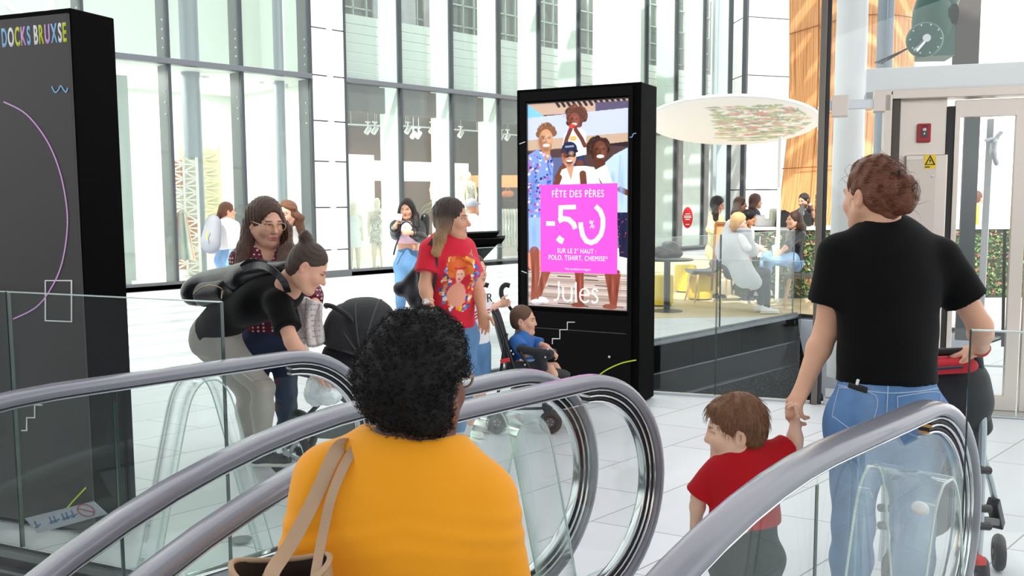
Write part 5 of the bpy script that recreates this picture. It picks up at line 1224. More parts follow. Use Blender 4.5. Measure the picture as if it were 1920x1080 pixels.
def on_surface(o, p, dirn, off=.002):
    """point where a ray from p along dirn meets object o (o has no rotation)"""
    b = wloc(o); ok, loc, nor, _ = o.ray_cast(Vector(p)-b, Vector(dirn))
    return (np.array(loc+b)+np.array(nor)*off, np.array(nor)) if ok else (None, None)
def decal_line(mb, o, pix, r=.0025, d0=.6, off=.001, n=5):
    P = smooth_path([(x, y, 0) for x, y in pix], n); pts = []
    for q in P:
        s_ = J(q[0], q[1], d0); p, nn = on_surface(o, s_, unit(J(q[0], q[1], 3)-s_), off)
        if p is not None: pts.append(p)
    if len(pts) > 1: mb.tube(pts, r, 5)
mb = MB()
for pts in ([(1574, 726), (1641, 741), (1636, 790), (1612, 812), (1568, 785), (1562, 775), (1574, 726)], [(1682, 744), (1756, 735), (1762, 760), (1757, 800), (1720, 818), (1688, 795), (1682, 744)], [(1665, 722), (1663, 760), (1660, 800)]): decal_line(mb, p2.trou, pts, .0016, .6, .0012)
decal_line(mb, p2.trou, [(1572, 722), (1610, 730), (1664, 737), (1720, 734), (1758, 728)], .0018)
mb.build('stitching', mat('denim_stitch', 'b9c9dc', .8), p2.trou, smooth=60)
mb = MB()
for q in (1574, 1641): pass
ph = thing('mobile_phone', 'black mobile phone sticking out of the jeans\' back pocket', 'phone', tuple(J(1610, 725, d-.14)))
def surf2(px, py, off): s_ = J(px, py, .6); p, _n = on_surface(p2.trou, s_, unit(J(px, py, 3)-s_), off); return p
pA, pB = surf2(1592, 724, .004), surf2(1626, 735, .004); r_x = unit(pB-pA)
mb = MB(); mb.bar(pA+UP*.004, pB+UP*.004, .010, .020, up=tuple(UP)); mb.build('phone_case', BLACKP, ph, bevel=.003)
mb = MB(); pM = lerp(pA, pB, .45); mb.bar(pM+UP*.012, pM+UP*.032+r_x*.004, .009, .009); mb.build('earphone_plug', WHITE, ph, bevel=.002)
# auburn hair pinned up, with a bun and a dark clip
AUB = hair_mat('auburn_hair', '6a3b24', stretch=(18, 40, 40))
def updo(sh):
    L = hd.L
    sh.ell(L(0, -.016, .036), [.083, .099, .094], hd.B, k=.02); sh.ell(L(0, -.052, -.012), [.070, .052, .070], hd.B, k=.03); sh.ell(L(-.012, -.02, .082), [.056, .072, .050], hd.B, k=.03)
    sh.ell(L(.022, -.112, -.022), [.046, .040, .050], hd.B, k=.010); sh.ell(L(.030, -.112, .036), [.034, .030, .026], hd.B, k=.010); sh.ell(L(-.026, -.104, .018), [.030, .026, .034], hd.B, k=.010); sh.cone(L(.01, -.085, -.055), L(-.01, -.065, -.088), .026, .014, k=.02)
    sh.ell(L(0, .100, -.045), [.078, .085, .125], hd.B, k=.012, sub=True)
    for x in (-1, 1): sh.ell(L(x*.094, .002, -.022), [.032, .028, .04], hd.B, k=.008, sub=True)
    return sh
def updo_w(P):
    q = (P-hd.L(.03, -.08, .02)) @ hd.B; a = np.arctan2(q[:, 2], q[:, 0]); r = np.linalg.norm(q, axis=1)
    return .0038*(np.sin(r*330+a*3)+.8*np.sin(r*190-a*7+1)+.5*np.sin(a*22+r*60))/1.6
p2.hair(updo, AUB, .0048, updo_w)
st = []; vs = p2.hairo.data.vertices; base = wloc(p2.root); bun = hd.L(.03, -.085, .02)
for i in range(900):
    p = np.array(vs[rg.randrange(len(vs))].co+base); n = unit(p-hd.c); t = bun-p; t = unit(t-n*(t@n)); l = rg.uniform(.02, .06); up_k = rg.uniform(.001, .006)
    st.append([p-n*.002, p+t*l*.4+n*up_k*.7, p+t*l*.75+n*up_k*.7-UP*.002, p+t*l-n*.003])
for i in range(46):
    p = np.array(vs[rg.randrange(len(vs))].co+base); n = unit(p-hd.c); t = unit(np.array([rg.uniform(-1, 1), rg.uniform(-1, 1), rg.uniform(-1.2, .8)])); l = rg.uniform(.02, .05)
    st.append([p, p+n*l*.35+t*l*.2, p+n*l*.55+t*l*.6, p+n*l*.6+t*l-UP*.008])
strands('loose_strands', st, AUB, p2.hairo, .0009)
mb = MB(); c0 = J(1670, 324, d-.10)
for k in range(4): q = c0+VR*.009*k; mb.tube([q+UP*.008-VF*.002, q-UP*.0-VF*.008, q-UP*.012-VF*.002], .0025, 6)
mb.bar(c0-VR*.004, c0+VR*.031, .006, .007); mb.build('hair_clip', BLACKP, p2.hairo, smooth=50)
mb = MB(); mb.tube(smooth_path([p2.neck+VR*.066*math.cos(a)-VF*.064*math.sin(a)+UP*(.022+.016*math.sin(a)) for a in np.linspace(-.3, PI+.3, 9)], 4), .0022, 6); mb.build('necklace', mat('silver', 'c9ccd0', .25, metal=1), p2.root, smooth=60)
mb = MB(); w_ = ar[1]['w']; u = unit(ar[1]['e']-w_)
mb.tube(loops(w_+u*.015, u, .031), .0035, 6, closed=True); mb.tube(loops(w_+u*.026, u+UP*.2, .032), .003, 6, closed=True); mb.build('bracelet', mat('red_cord', 'c23a34', .6), p2.root, smooth=60)

# ================================================================== the toddler in the red T-shirt
d = 3.1
hd = Head(J(1380, 806, d), -78, 6, 0, .95, child=True)
ar = [dict(s=J(1347, 882, d), e=J(1310, 932, d+.02), w=J(1303, 990, d+.08), hd=VF*.6-UP*.5, pn=VR, side=-1, curl=.4, hs=.66),
      dict(s=J(1448, 856, d), e=J(1490, 833, d+.02), w=J(1491, 792, d+.03), hd=UP, pn=-VR, side=1, curl=.8, hs=.64)]
pel = J(1396, 1035, d+.01)
p3 = Person('small child in a red T-shirt and dark trousers reaching up to hold a hand', 'eec3ab', hd, J(1394, 850, d), J(1399, 900, d), J(1397, 975, d), pel, dirv(-25), dirv(-15), ar,
            [dict(h=J(1366, 1050, d), k=J(1366, 1112, d+.02), a=J(1364, 1190, d), t=dirv(-25)), dict(h=J(1424, 1050, d), k=J(1424, 1112, d-.02), a=J(1428, 1190, d-.04), t=dirv(-5))], k=.685, wd=(.152, .158, .165), h=.007, fine=.004, hfine=.0035, neck_r=.06, depth=.72, leg_r=1.0)
p3.body(lips='d0756c', brow='7a5a40')
p3.top(mat('red_jersey', 'b8101c', .8, bump=.06, bscale=300, sheen=.1, spec=.2), .012, (.95, .72), J(1397, 978, d), flare=.012, neckline=.074, wr=.003, name='red_t_shirt', seed=12, freq=34)
p3.trousers(mat('dark_slate_cotton', '1d2428', .8, bump=.08, bscale=250), .010, J(1397, 965, d), wr=.004, widen=.012)
p3.shoes(mat('toddler_shoe', '4a5058', .6))
CHB = hair_mat('light_brown_hair', '7a5236', stretch=(40, 40, 8))
def boycap(sh):
    L = hd.L; k = hd.s
    sh.ell(L(0, -.016, .038), np.array([.086, .100, .100])*k, hd.B, k=.02); sh.ell(L(0, -.05, -.015), np.array([.072, .050, .070])*k, hd.B, k=.03); sh.ell(L(0, .045, .078), np.array([.066, .048, .035])*k, hd.B, k=.03)
    sh.ell(L(0, .095, -.035), np.array([.085, .068, .082])*k, hd.B, k=.012, sub=True); sh.ell(L(0, .09, .0), np.array([.05, .04, .04])*k, hd.B, k=.01, sub=True)
    for x in (-1, 1): sh.ell(L(x*.092, -.004, -.025), np.array([.03, .026, .034])*k, hd.B, k=.008, sub=True)
    return sh
p3.hair(boycap, CHB, .004, hwave(hd, .0028))
st = []; vs = p3.hairo.data.vertices; base = wloc(p3.root); crown = hd.L(0, -.03, .13)
for i in range(1300):
    p = np.array(vs[rg.randrange(len(vs))].co+base); n = unit(p-hd.L(0, -.01, .02)); t = p-crown; t = unit(t-n*(t@n)); l = rg.uniform(.015, .045)
    if (p-hd.c) @ hd.B[:, 1] > .05 and (p-hd.c) @ hd.B[:, 2] < .055: l *= .5
    st.append([p-n*.002, p+t*l*.4+n*.0015, p+t*l*.8+n*.001, p+t*l+n*rg.uniform(-.003, .001)-UP*.001])
for i in range(40): a = rg.uniform(0, 6.3); p = crown+hd.B[:, 0]*.025*math.cos(a)+hd.B[:, 1]*.025*math.sin(a)-UP*.012; st.append([p, p+UP*.012+(p-crown)*.2, p+UP*.018+(p-crown)*.8])
strands('strands', st, CHB, p3.hairo, .0009)
# ================================================================== quick standing or sitting people from a head position
def quick(label, skin, H, yaw, hyaw=None, pitch=0, roll=0, k=1.0, hs=.95, arms=None, legs=None, wd=(.150, .120, .156), bust=0, child=False, female=True, h=.012, fine=.006, hfine=.0045, drop=None, stride=(0, 0), name='person', bf=None, **kw):
    f = dirv(yaw); R = np.cross(f, UP); H = np.array(H); hd = Head(H, yaw if hyaw is None else hyaw, pitch, roll, hs, female, child)
    dn = drop or (.165, .33, .50, .69); P = [H-UP*x*k-f*y*k for x, y in zip(dn, (.035, .02, .02, .03))]
    A = []
    for side, a in zip((1, -1), arms or (None, None)):
        s_ = P[0]+R*side*.150*k*(wd[0]/.15)-UP*.055*k
        if a is None: a = {}
        e = a['e'] if 'e' in a else s_+R*side*.055*k-f*.02*k-UP*.27*k
        w_ = a['w'] if 'w' in a else e+R*side*.005*k+f*.05*k-UP*.24*k
        A.append(dict(s=a.get('s', s_), e=np.array(e), w=np.array(w_), hd=a.get('hd', np.array(w_)-np.array(e)), pn=a.get('pn', -R*side), side=side, curl=a.get('curl', .4), hs=a.get('hs', .9*k), thumb=a.get('thumb', .5)))
    L_ = legs if legs is not None else std_legs(P[3], f, k, 0, stride=stride)
    return Person(label, skin, hd, P[0], P[1], P[2], P[3], f if bf is None else bf, f, A, L_, k, wd, bust, h, fine, neck_r=kw.pop('neck_r', .048), hfine=hfine, name=name, **kw)
def long_hair(hd, left, right, r0=.04, back=True, capsc=1.03, part=True, r1=.03, flat=None):
    """cap plus two falls of hair through world points"""
    def falls(sh):
        for pts in (left, right):
            if not pts: continue
            n = len(pts)
            for i in range(n-1): sh.cone(pts[i], pts[i+1], lerp(r0, r1, i/max(1, n-1)), lerp(r0, r1, (i+1)/max(1, n-1)), k=.03, flat=flat)
    return cap(hd, capsc, falls=falls, ears=False)
def vwave(amp=.003, fx=260, seed=0, origin=None):
    r = np.random.default_rng(seed)
    def g(P): return amp*(np.sin((P @ VR)*fx+np.sin(P[:, 2]*18)*1.5+(P @ VF)*60)+.6*np.sin((P @ VR)*fx*.43-(P @ VF)*fx*.5+P[:, 2]*12))/1.4
    return g
DKBR = hair_mat('dark_brown_hair', '4a2f20', stretch=(50, 50, 3)); DBLK = hair_mat('black_brown_hair', '1d1512', stretch=(50, 50, 3)); CHEST = hair_mat('chestnut_hair', '6d432c', stretch=(50, 50, 3))

# ================================================================== the stooping woman with the black leather rucksack
bf4 = unit(VR*.42-UP*.90); pf4 = unit(VR*.86-UP*.45)
hd = Head(J(577, 500, 4.62), 82, 34, -4, 1.0)
ar = [dict(s=J(520, 566, 4.66), e=J(547, 640, 4.56), w=J(580, 692, 4.58), hd=J(622, 715, 4.55)-J(580, 692, 4.58), pn=-UP*.9+VR*.1, side=1, curl=(.18, .2, .22, .3), thumb=.6, hs=1.0),
      dict(s=J(530, 552, 4.98), e=J(543, 632, 4.98), w=J(572, 684, 4.92), hd=VR*.8-UP*.5, pn=-UP, side=-1, curl=.4)]
lg = [dict(h=J(424, 652, 5.06), k=J(492, 728, 4.98), a=J(492, 850, 5.10), t=dirv(97)), dict(h=J(404, 650, 5.30), k=J(462, 733, 5.28), a=J(466, 842, 5.33), t=dirv(92))]
p4 = Person('person in a black top and pale grey trousers stooping over the pram', 'dca88e', hd, J(541, 530, 4.72), J(494, 560, 4.86), J(432, 588, 5.04), J(402, 622, 5.16), bf4, pf4, ar, lg, k=.98, wd=(.152, .135, .160), h=.010, fine=.0055, hfine=.0042, neck_r=.05)
p4.body(brow='3a281e')
p4.top(BLK, .016, .72, lerp(p4.waist, p4.pelvis, .75), flare=.014, neckline=.085, wr=.004, name='black_t_shirt', seed=14)
p4.trousers(mat('pale_grey_cotton', 'b3aea6', .8, bump=.1, bscale=250), .008, wr=.0042, seed=21, end=.95)
p4.shoes(mat('dark_canvas', '35363a', .7))
UPB = hair_mat('tied_back_hair', '3e2b20', stretch=(20, 50, 50))
def pulled(sh):
    L = hd.L
    sh.ell(L(0, -.016, .034), [.081, .099, .094], hd.B, k=.02); sh.ell(L(0, -.05, -.02), [.07, .055, .07], hd.B, k=.03); sh.ell(L(0, -.085, .115), [.040, .036, .034], hd.B, k=.02); sh.ell(L(.015, -.10, .125), [.022, .022, .03], hd.B, k=.01)
    sh.ell(L(0, .098, -.03), [.066, .07, .105], hd.B, k=.012, sub=True); sh.clip(L(0, 0, -.085), -hd.B[:, 2])
    for x in (-1, 1): sh.ell(L(x*.09, -.004, -.018), [.026, .025, .038], hd.B, k=.008, sub=True)
    return sh
p4.hair(pulled, UPB, .005, lambda P: .0016*np.sin(np.arctan2(((P-hd.L(0, -.09, .13)) @ hd.B)[:, 0], -((P-hd.L(0, -.09, .13)) @ hd.B)[:, 2])*38))
mb = MB(); w_ = ar[0]['w']; u = unit(ar[0]['e']-w_); mb.tube(loops(w_+u*.03, u, (.031, .028)), .009, 8, closed=True); wt = mb.build('wristwatch', BLACKP, p4.root, smooth=60)
mb = MB(); q = w_+u*.03+unit(-CD-u*((-CD)@u))*.032; mb.lathe([(.016, 0), (.016, .006), (.002, .007)], tuple(q), 18, tuple(unit(-CD))); mb.build('watch_face', STEELD, wt, smooth=50)
LEA = mat('black_leather', '17171b', .32, spec=.6, bump=.12, bscale=60)
rk = thing('rucksack', 'black leather rucksack lying on the stooping woman\'s back', 'bag', tuple(J(440, 530, 5.0)))
ax4 = unit(J(512, 506, 4.86)-J(384, 540, 5.14)); up4 = unit(-bf4)
sh = Sh(.05); sh.cone(J(388, 536, 5.12), J(470, 520, 4.92), .115, .125, flat=(up4, .72)); sh.cone(J(470, 518, 4.92), J(528, 502, 4.80), .115, .05, flat=(up4, .62)); sh.cone(J(366, 548, 5.05), J(372, 550, 5.25), .075)
V, F = polygonise(sh, .009, (), folds(.006, 14, 5)); from_arrays('bag_body', V, F, LEA, rk, True)
sh = Sh(.03); sh.cone(J(385, 552, 4.98), J(425, 545, 4.88), .07, .065, flat=(CD, .5)); V, F = polygonise(sh, .008, (), folds(.003, 20, 6)); pk4 = from_arrays('front_pocket', V, F, LEA, rk, True)
mb = MB(); mb.tube(smooth_path([J(362, 552, 4.86), J(375, 541, 4.84), J(395, 535, 4.83), J(415, 541, 4.82), J(420, 552, 4.82)], 6), .003, 6); mb.bar(J(417, 545, 4.81), J(415, 560, 4.81), .008, .004); mb.build('gold_zip', GOLD, pk4, smooth=60)
strap('shoulder_strap', [J(455, 505, 4.78), J(480, 497, 4.70), J(505, 503, 4.60), J(530, 525, 4.55), J(540, 548, 4.60)], .035, LEA, rk, .006)
strap('carry_loop', [J(452, 500, 4.82), J(466, 490, 4.8), J(488, 489, 4.78), J(500, 495, 4.78)], .02, LEA, rk, .006)
strap('side_strap', [J(420, 568, 4.86), J(443, 573, 4.84), J(475, 577, 4.80), J(500, 575, 4.76)], .022, LEA, rk, .005)
mb = MB(); mb.tube([J(437, 564, 4.82), J(448, 564, 4.82), J(448, 581, 4.82), J(437, 581, 4.82)], .0035, 6, closed=True); mb.build('buckle', GOLD, rk)
pb_ = thing('plastic_bag', 'crumpled silvery plastic bag under the stooping woman\'s hand', 'bag', tuple(J(606, 760, 4.62)))
sh = Sh(.03); sh.ell(J(597, 725, 4.62), [.075, .06, .06]); sh.ell(J(615, 740, 4.60), [.075, .06, .05]); sh.ell(J(592, 745, 4.64), [.05, .05, .04]); sh.ell(J(632, 722, 4.66), [.045, .05, .05])
V, F = polygonise(sh, .006, (), lambda P: .022*np.abs(folds(1, 34, 2)(P))+.012*np.abs(folds(1, 80, 9)(P))-.012); from_arrays('film', V, F, mat('silver_film', 'dfe6ea', .22, spec=.9), pb_, False)

# ================================================================== the woman in the dotted maroon shirt, with a white knitted blanket
m_ = mat('maroon_dots', '6b1730', .8, sheen=.1); nt = m_.node_tree; b_ = nt.nodes['Principled BSDF']; tc = nt.nodes.new('ShaderNodeTexCoord'); vo = nt.nodes.new('ShaderNodeTexVoronoi'); vo.inputs['Scale'].default_value = 44; vo.inputs['Randomness'].default_value = .15
nt.links.new(tc.outputs['Object'], vo.inputs[0]); cr = nt.nodes.new('ShaderNodeValToRGB'); cr.color_ramp.elements[0].position = .27; cr.color_ramp.elements[0].color = lin('e8c9cc'); cr.color_ramp.elements[1].position = .34; cr.color_ramp.elements[1].color = lin('641530'); nt.links.new(vo.outputs[0], cr.inputs[0]); nt.links.new(cr.outputs[0], b_.inputs['Base Color'])
H5 = J(499, 416, 5.4)
p5 = quick('person in a dotted maroon shirt and glasses holding a white knitted blanket', 'e3b097', H5, 160, 138, 12, 0, 1.0, 1.12, [dict(e=J(462, 545, 5.35), w=J(520, 570, 5.2), hd=VR, curl=.5), dict(e=J(585, 548, 5.35), w=J(592, 574, 5.18), hd=-VR*.45-VF*.5+UP*.35, pn=-UP*.6-VF*.4, curl=.7, hs=.95)], h=.011, hfine=.0042, wd=(.155, .130, .158), bust=.07, neck_r=.05, stride=(.02, -.04))
p5.body(brow='2a1c16', lips='b0605a'); 
p5.top(m_, .014, 1.75, lerp(p5.waist, p5.pelvis, .8), flare=.01, neckline=.085, vneck=.01, wr=.004, name='maroon_shirt')
p5.trousers(mat('navy_denim', '27334f', .8, bump=.2, bscale=300, var=.15), wr=.003); p5.shoes(mat('dark_canvas', '35363a'))
q = p5.head
p5.hair(long_hair(q, [q.L(.045, -.05, .04), J(470, 425, 5.42), J(458, 470, 5.36), J(450, 515, 5.30), J(452, 548, 5.26)], [q.L(-.055, -.02, .02), J(532, 432, 5.42), J(536, 465, 5.34), J(530, 500, 5.26)], .050, capsc=1.06, r1=.042), DKBR, .006, vwave(.0035, 330, 1))
glasses(q, p5.root, GOLD, .024, .0022)
bl = thing('knitted_blanket', 'white knitted blanket held up by the woman in maroon', 'blanket', tuple(J(578, 650, 5.1)))
n = 34; V = []; top = [J(546, 560, 5.18), J(565, 556, 5.1), J(588, 562, 5.08), J(606, 570, 5.12)]; bot = [J(556, 648, 5.2), J(572, 640, 5.12), J(590, 648, 5.08), J(606, 640, 5.14)]
tp = smooth_path(top, 11); bp = smooth_path(bot, 11)
for i in range(n):
    for j, (a, b) in enumerate(zip(tp, bp)):
        t = i/(n-1); c = lerp(a, b, t)+VF*(.025*math.sin(j*.5+t*2.2))+VR*(.03*math.sin(t*PI)*math.sin(j*.19)); V.append(c-CD*.004*math.sin(i*2.2)*math.sin(j*2.2))
w_ = len(tp); F = [(i*w_+j, i*w_+j+1, (i+1)*w_+j+1, (i+1)*w_+j) for i in range(n-1) for j in range(w_-1)]
KN = mat('white_knit', 'ebe4e2', .9, bump=.8, bscale=120)
o = from_arrays('upper_fold', np.array(V), F, KN, bl, True); sd = o.modifiers.new('solid', 'SOLIDIFY'); sd.thickness = .014
mb = MB()
for k_ in range(7):
    for j in range(1, 8): p_ = lerp(lerp(J(550, 563, 5.08), J(600, 568, 5.02), j/8), lerp(J(560, 640, 5.10), J(603, 634, 5.04), j/8), (k_+.5)/7); mb.bar(p_, p_+VR*.012+UP*.002, .005, .006)
mb.build('knit_holes', mat('knit_shade', 'b9aeb4', .9), o)
V2 = [V[i]+VF*.05-UP*.02+VR*(-.01) for i in range(len(V))]; o = from_arrays('lower_fold', np.array(V2), F, KN, bl, True); sd = o.modifiers.new('solid', 'SOLIDIFY'); sd.thickness = .012

# ================================================================== black pram
pr_ = thing('pram', 'black pram with a ribbed hood between the stooping woman and the woman in red', 'pram', tuple(onz(640, 845)))
FAB = mat('black_pram_fabric', '27282c', .7, bump=.1, bscale=300, spec=.3, sheen=.1); FABG = mat('dark_grey_fabric', '38393c', .7)
pc0 = J(690, 655, 5.3); hv = pc0
def ribs(P):
    q = P-hv; a = np.arctan2(q[:, 2], q @ VR); return .014-.022*np.abs(np.sin(a*2.9+.35))**.55
sh = Sh(.03); sh.ell(pc0, [.245, .245, .30], basis(0)); sh.ell(J(655, 640, 5.3), [.14, .2, .24], basis(0), k=.06); sh.clip(J(690, 655, 5.3), -UP*.95-VR*.2); sh.clip(J(752, 640, 5.3), VR*.9-UP*.25+VF*.1)
V, F = polygonise(sh, .009, (), ribs); from_arrays('hood', V, F, FAB, pr_, True)
mb = MB()
for th in (12, 42, 72, 102, 134, 164):
    pts = []
    for ph_ in np.linspace(-80, 20, 16): pts.append(pc0+(VR*.25*math.cos(rad(th))+UP*.305*math.sin(rad(th)))*math.cos(rad(ph_))+VF*.25*math.sin(rad(ph_)))
    mb.tube(pts, .006, 6)
mb.build('hood_ribs', mat('hood_piping', '3a3b40', .6), pr_, smooth=60)
sh = Sh(.06); sh.cone(J(640, 682, 5.3), J(740, 672, 5.3), .12, .13, flat=(UP, .8)); sh.cone(J(640, 660, 5.3), J(650, 690, 5.3), .10); sh.clip(J(690, 648, 5.3), UP)
V, F = polygonise(sh, .011); from_arrays('carrycot', V, F, FAB, pr_, True)
mb = MB(); mb.tube(smooth_path([J(690, 660, 5.16), J(672, 640, 5.12), J(660, 600, 5.1), J(630, 578, 5.1), J(612, 572, 5.15), J(612, 575, 5.45)], 6), .014, 10); mb.build('carry_handle', RUBBER, pr_, smooth=60)
for dd in (5.08, 5.5):
    mb = MB(); mb.tube([J(566, 697, dd), J(610, 725, dd), J(700, 790, dd), J(760, 820, dd)], .013, 8); mb.tube([J(640, 690, dd), J(610, 745, dd), J(545, 812, dd)], .013, 8); mb.build('frame_tube', BLACKP, pr_, smooth=60)
mb = MB(); mb.bar(J(552, 694, 5.06), J(590, 702, 5.06), .03, .05); mb.tube([J(556, 696, 5.06), J(556, 696, 5.52)], .016, 10); mb.build('push_handle', RUBBER, pr_, bevel=.006)
mb = MB(); sh = Sh(.03); sh.cone(J(605, 795, 5.3), J(675, 797, 5.3), .085, flat=(UP, 1.0)); V, F = polygonise(sh, .012); from_arrays('basket', V, F, FABG, pr_, True)
def wheel(name, c, r, wd, axis, parent, rim=ALU, spokes=5, tyre=RUBBER):
    mb = MB(); a = unit(axis); mb.tube(loops(c, a, r-wd*.45, 32), wd*.5, 10, closed=True); o = mb.build(name, tyre, parent, smooth=60)
    mb = MB(); mb.tube(loops(c, a, r-wd*1.05, 28), wd*.16, 6, closed=True); mb.cyl(c-a*wd*.5, c+a*wd*.5, r*.16, 14); e1 = unit(np.cross(a, [.2, .4, .9])); e2 = np.cross(a, e1)
    for k_ in range(spokes): t = 2*PI*k_/spokes; dv = e1*math.cos(t)+e2*math.sin(t); mb.bar(c+dv*r*.12, c+dv*(r-wd), r*.12, wd*.35, up=tuple(a))
    mb.build('rim', rim, o, smooth=40); return o
for c in (J(540, 812, 5.08), J(556, 800, 5.55)): c = np.array([c[0], c[1], .142]); wheel('wheel', c, .142, .045, VF*.95+VR*.3, pr_)
for c in (J(757, 815, 5.1), J(757, 805, 5.5)): c = np.array([c[0], c[1], .10]); wheel('wheel', c, .10, .04, VF*.95+VR*.3, pr_)

# ================================================================== the woman in the red printed T-shirt
H6 = J(846, 410, 5.5)
p6 = quick('person in a red T-shirt printed with a flower portrait, walking to the right', 'd7a184', H6, 152, 100, 3, 0, 1.0, 1.0,
           [dict(s=J(806, 468, 5.42), e=J(797, 536, 5.38), w=J(805, 575, 5.3), hd=-UP+VR*.2, pn=VF, curl=.65, hs=.92), dict(s=J(872, 466, 5.62), e=J(896, 545, 5.60), w=J(904, 585, 5.52), hd=-UP+VR*.15, pn=-VR*.3-VF, curl=.3, hs=.92)], h=.0095, hfine=.004, wd=(.150, .125, .155), bust=.072, stride=(.12, -.1))
p6.body(brow='3a2418', lips='b5584f'); p6.head.eyes(p6.root)
def print6(V):
    f = p6.bf; R = np.cross(f, UP); q = V-(p6.chest+UP*-.03); u = q @ R; z = q[:, 2]+.02; fr = (q @ f) > .02; col = np.tile(hexlin('d8263c'), (len(V), 1)); r_ = np.random.default_rng(4)
    def put(m, c): col[m & fr] = hexlin(c)
    cl_ = ['f29a2e', 'f4c13a', '2f6fc4', '4f9be0', 'f2ece6', '8e4fa0', 'e2582c', '2c4f9e']
    for i in range(210):
        a = r_.uniform(0, 2*PI); rr = r_.uniform(.55, 1.0); cx, cz = rr*.118*math.cos(a), rr*.185*math.sin(a)
        if cz > .08 and abs(cx) < .05: continue
        put(((u-cx)/r_.uniform(.007, .014))**2+((z-cz)/r_.uniform(.007, .014))**2 < 1, cl_[r_.integers(len(cl_))])
    for i in range(26):
        a = r_.uniform(-.3, PI+.3); put(((u-.012-.055*math.cos(a))/.032)**2+((z-.075-.055*math.sin(a))/.03)**2 < 1, ['d9642b', 'e27a34', 'c4501f'][i % 3])
    put((u-.012)**2/.052**2+(z-.08)**2/.06**2 < 1, 'd9642b'); put(((u-.01)/.062)**2+((z+.075)/.075)**2 < 1, 'eda58e'); put(((u-.012)/.016)**2+((z+.0)/.03)**2 < 1, 'eda58e'); put(((u-.012)/.030)**2+((z-.045)/.042)**2 < 1, 'f2b8a2')
    for x in (-.011, .011): put(((u-.012-x)/.007)**2+((z-.055)/.0035)**2 < 1, '6a3a30')
    put(((u-.012)/.009)**2+((z-.022)/.005)**2 < 1, 'c8323a'); put((np.abs(z-.085-.1*np.abs(u-.012)) < .006) & (np.abs(u-.012) < .04), 'c8323a')
    return col
p6.h = .0068
p6.top(mat('red_print_jersey', 'd8263c', .8, vcol=True, sheen=.15, spec=.2), .014, .62, lerp(p6.waist, p6.pelvis, .85), flare=.012, neckline=.085, wr=.0032, name='red_t_shirt', col=print6)
p6.h = .0095
p6.trousers(DENIM('mid_denim', '5b86b0'), wr=.003); p6.shoes(mat('white_shoe', 'e8e8e8'))
q = p6.head; OMB = hair_mat('ombre_hair', '6a4630', vcol=True, stretch=(50, 50, 3))
def ombre(V): t = np.clip((H6[2]+.03-V[:, 2])/.26, 0, 1)[:, None]; return hexlin('33211a')*(1-t)+hexlin('b98b5c')*t
p6.hair(long_hair(q, [q.L(.045, -.05, .01), J(833, 425, 5.42), J(824, 448, 5.36), J(818, 474, 5.34)], [q.L(-.05, -.02, -.03), J(860, 440, 5.62), J(871, 462, 5.56), J(879, 486, 5.50)], .046, r1=.030), OMB, .006, vwave(.0032, 330, 2), col=ombre)
mb = MB(); w_ = p6.arms[0]['w']; u = unit(p6.arms[0]['e']-w_); mb.tube(loops(w_+u*.035, u, .029), .008, 8, closed=True); wt = mb.build('wristwatch', mat('rose_gold', 'd9b9a4', .25, metal=.9), p6.root, smooth=60)
mb = MB(); mb.lathe([(.018, 0), (.018, .007), (.002, .008)], tuple(w_+u*.035-VF*.03-VR*.006), 20, tuple(-VF)); mb.build('watch_face', WHITE, wt, smooth=50)
tb = thing('tote_bag', 'large black shoulder bag hanging behind the woman in the red T-shirt', 'bag', tuple(J(772, 590, 5.55)))
NAV = mat('blue_black_leather', '23262f', .4, spec=.5, bump=.1, bscale=80); sh = Sh(.03)
sh.cone(J(748, 540, 5.62), J(800, 572, 5.50), .035, .04); sh.cone(J(790, 495, 5.52), J(800, 575, 5.50), .03, .05); sh.cone(J(788, 498, 5.52), J(752, 545, 5.62), .025, .035); sh.cone(J(782, 535, 5.56), J(786, 560, 5.54), .075, .08, flat=(unit(VF+VR*.4), .6))
V, F = polygonise(sh, .008, (), folds(.004, 16, 3)); from_arrays('bag_body', V, F, NAV, tb, True)
strap('strap', [J(788, 500, 5.48), J(800, 470, 5.38), J(812, 450, 5.36), J(816, 446, 5.44)], .022, NAV, tb, .006); strap('strap', [J(806, 570, 5.42), J(816, 520, 5.36), J(818, 480, 5.36), J(812, 448, 5.40)], .018, NAV, tb, .006)
pg = thing('paper_bag', 'brown paper carrier bag in the hand of the woman in the red T-shirt', 'bag', tuple(J(828, 690, 5.28)))
mb = MB(); c = J(824, 652, 5.27); mb.box(tuple(c), (.26, .12, .28), rz=rad(45)); mb.build('bag_body', mat('kraft_paper', 'b9905f', .7), pg)
mb = MB(); mb.tube(smooth_path([J(806, 616, 5.24), J(810, 596, 5.25), J(822, 592, 5.26), J(832, 598, 5.26), J(836, 618, 5.24)], 6), .004, 6); mb.build('handle', mat('paper_cord', 'c9c2bb', .8), pg, smooth=60)

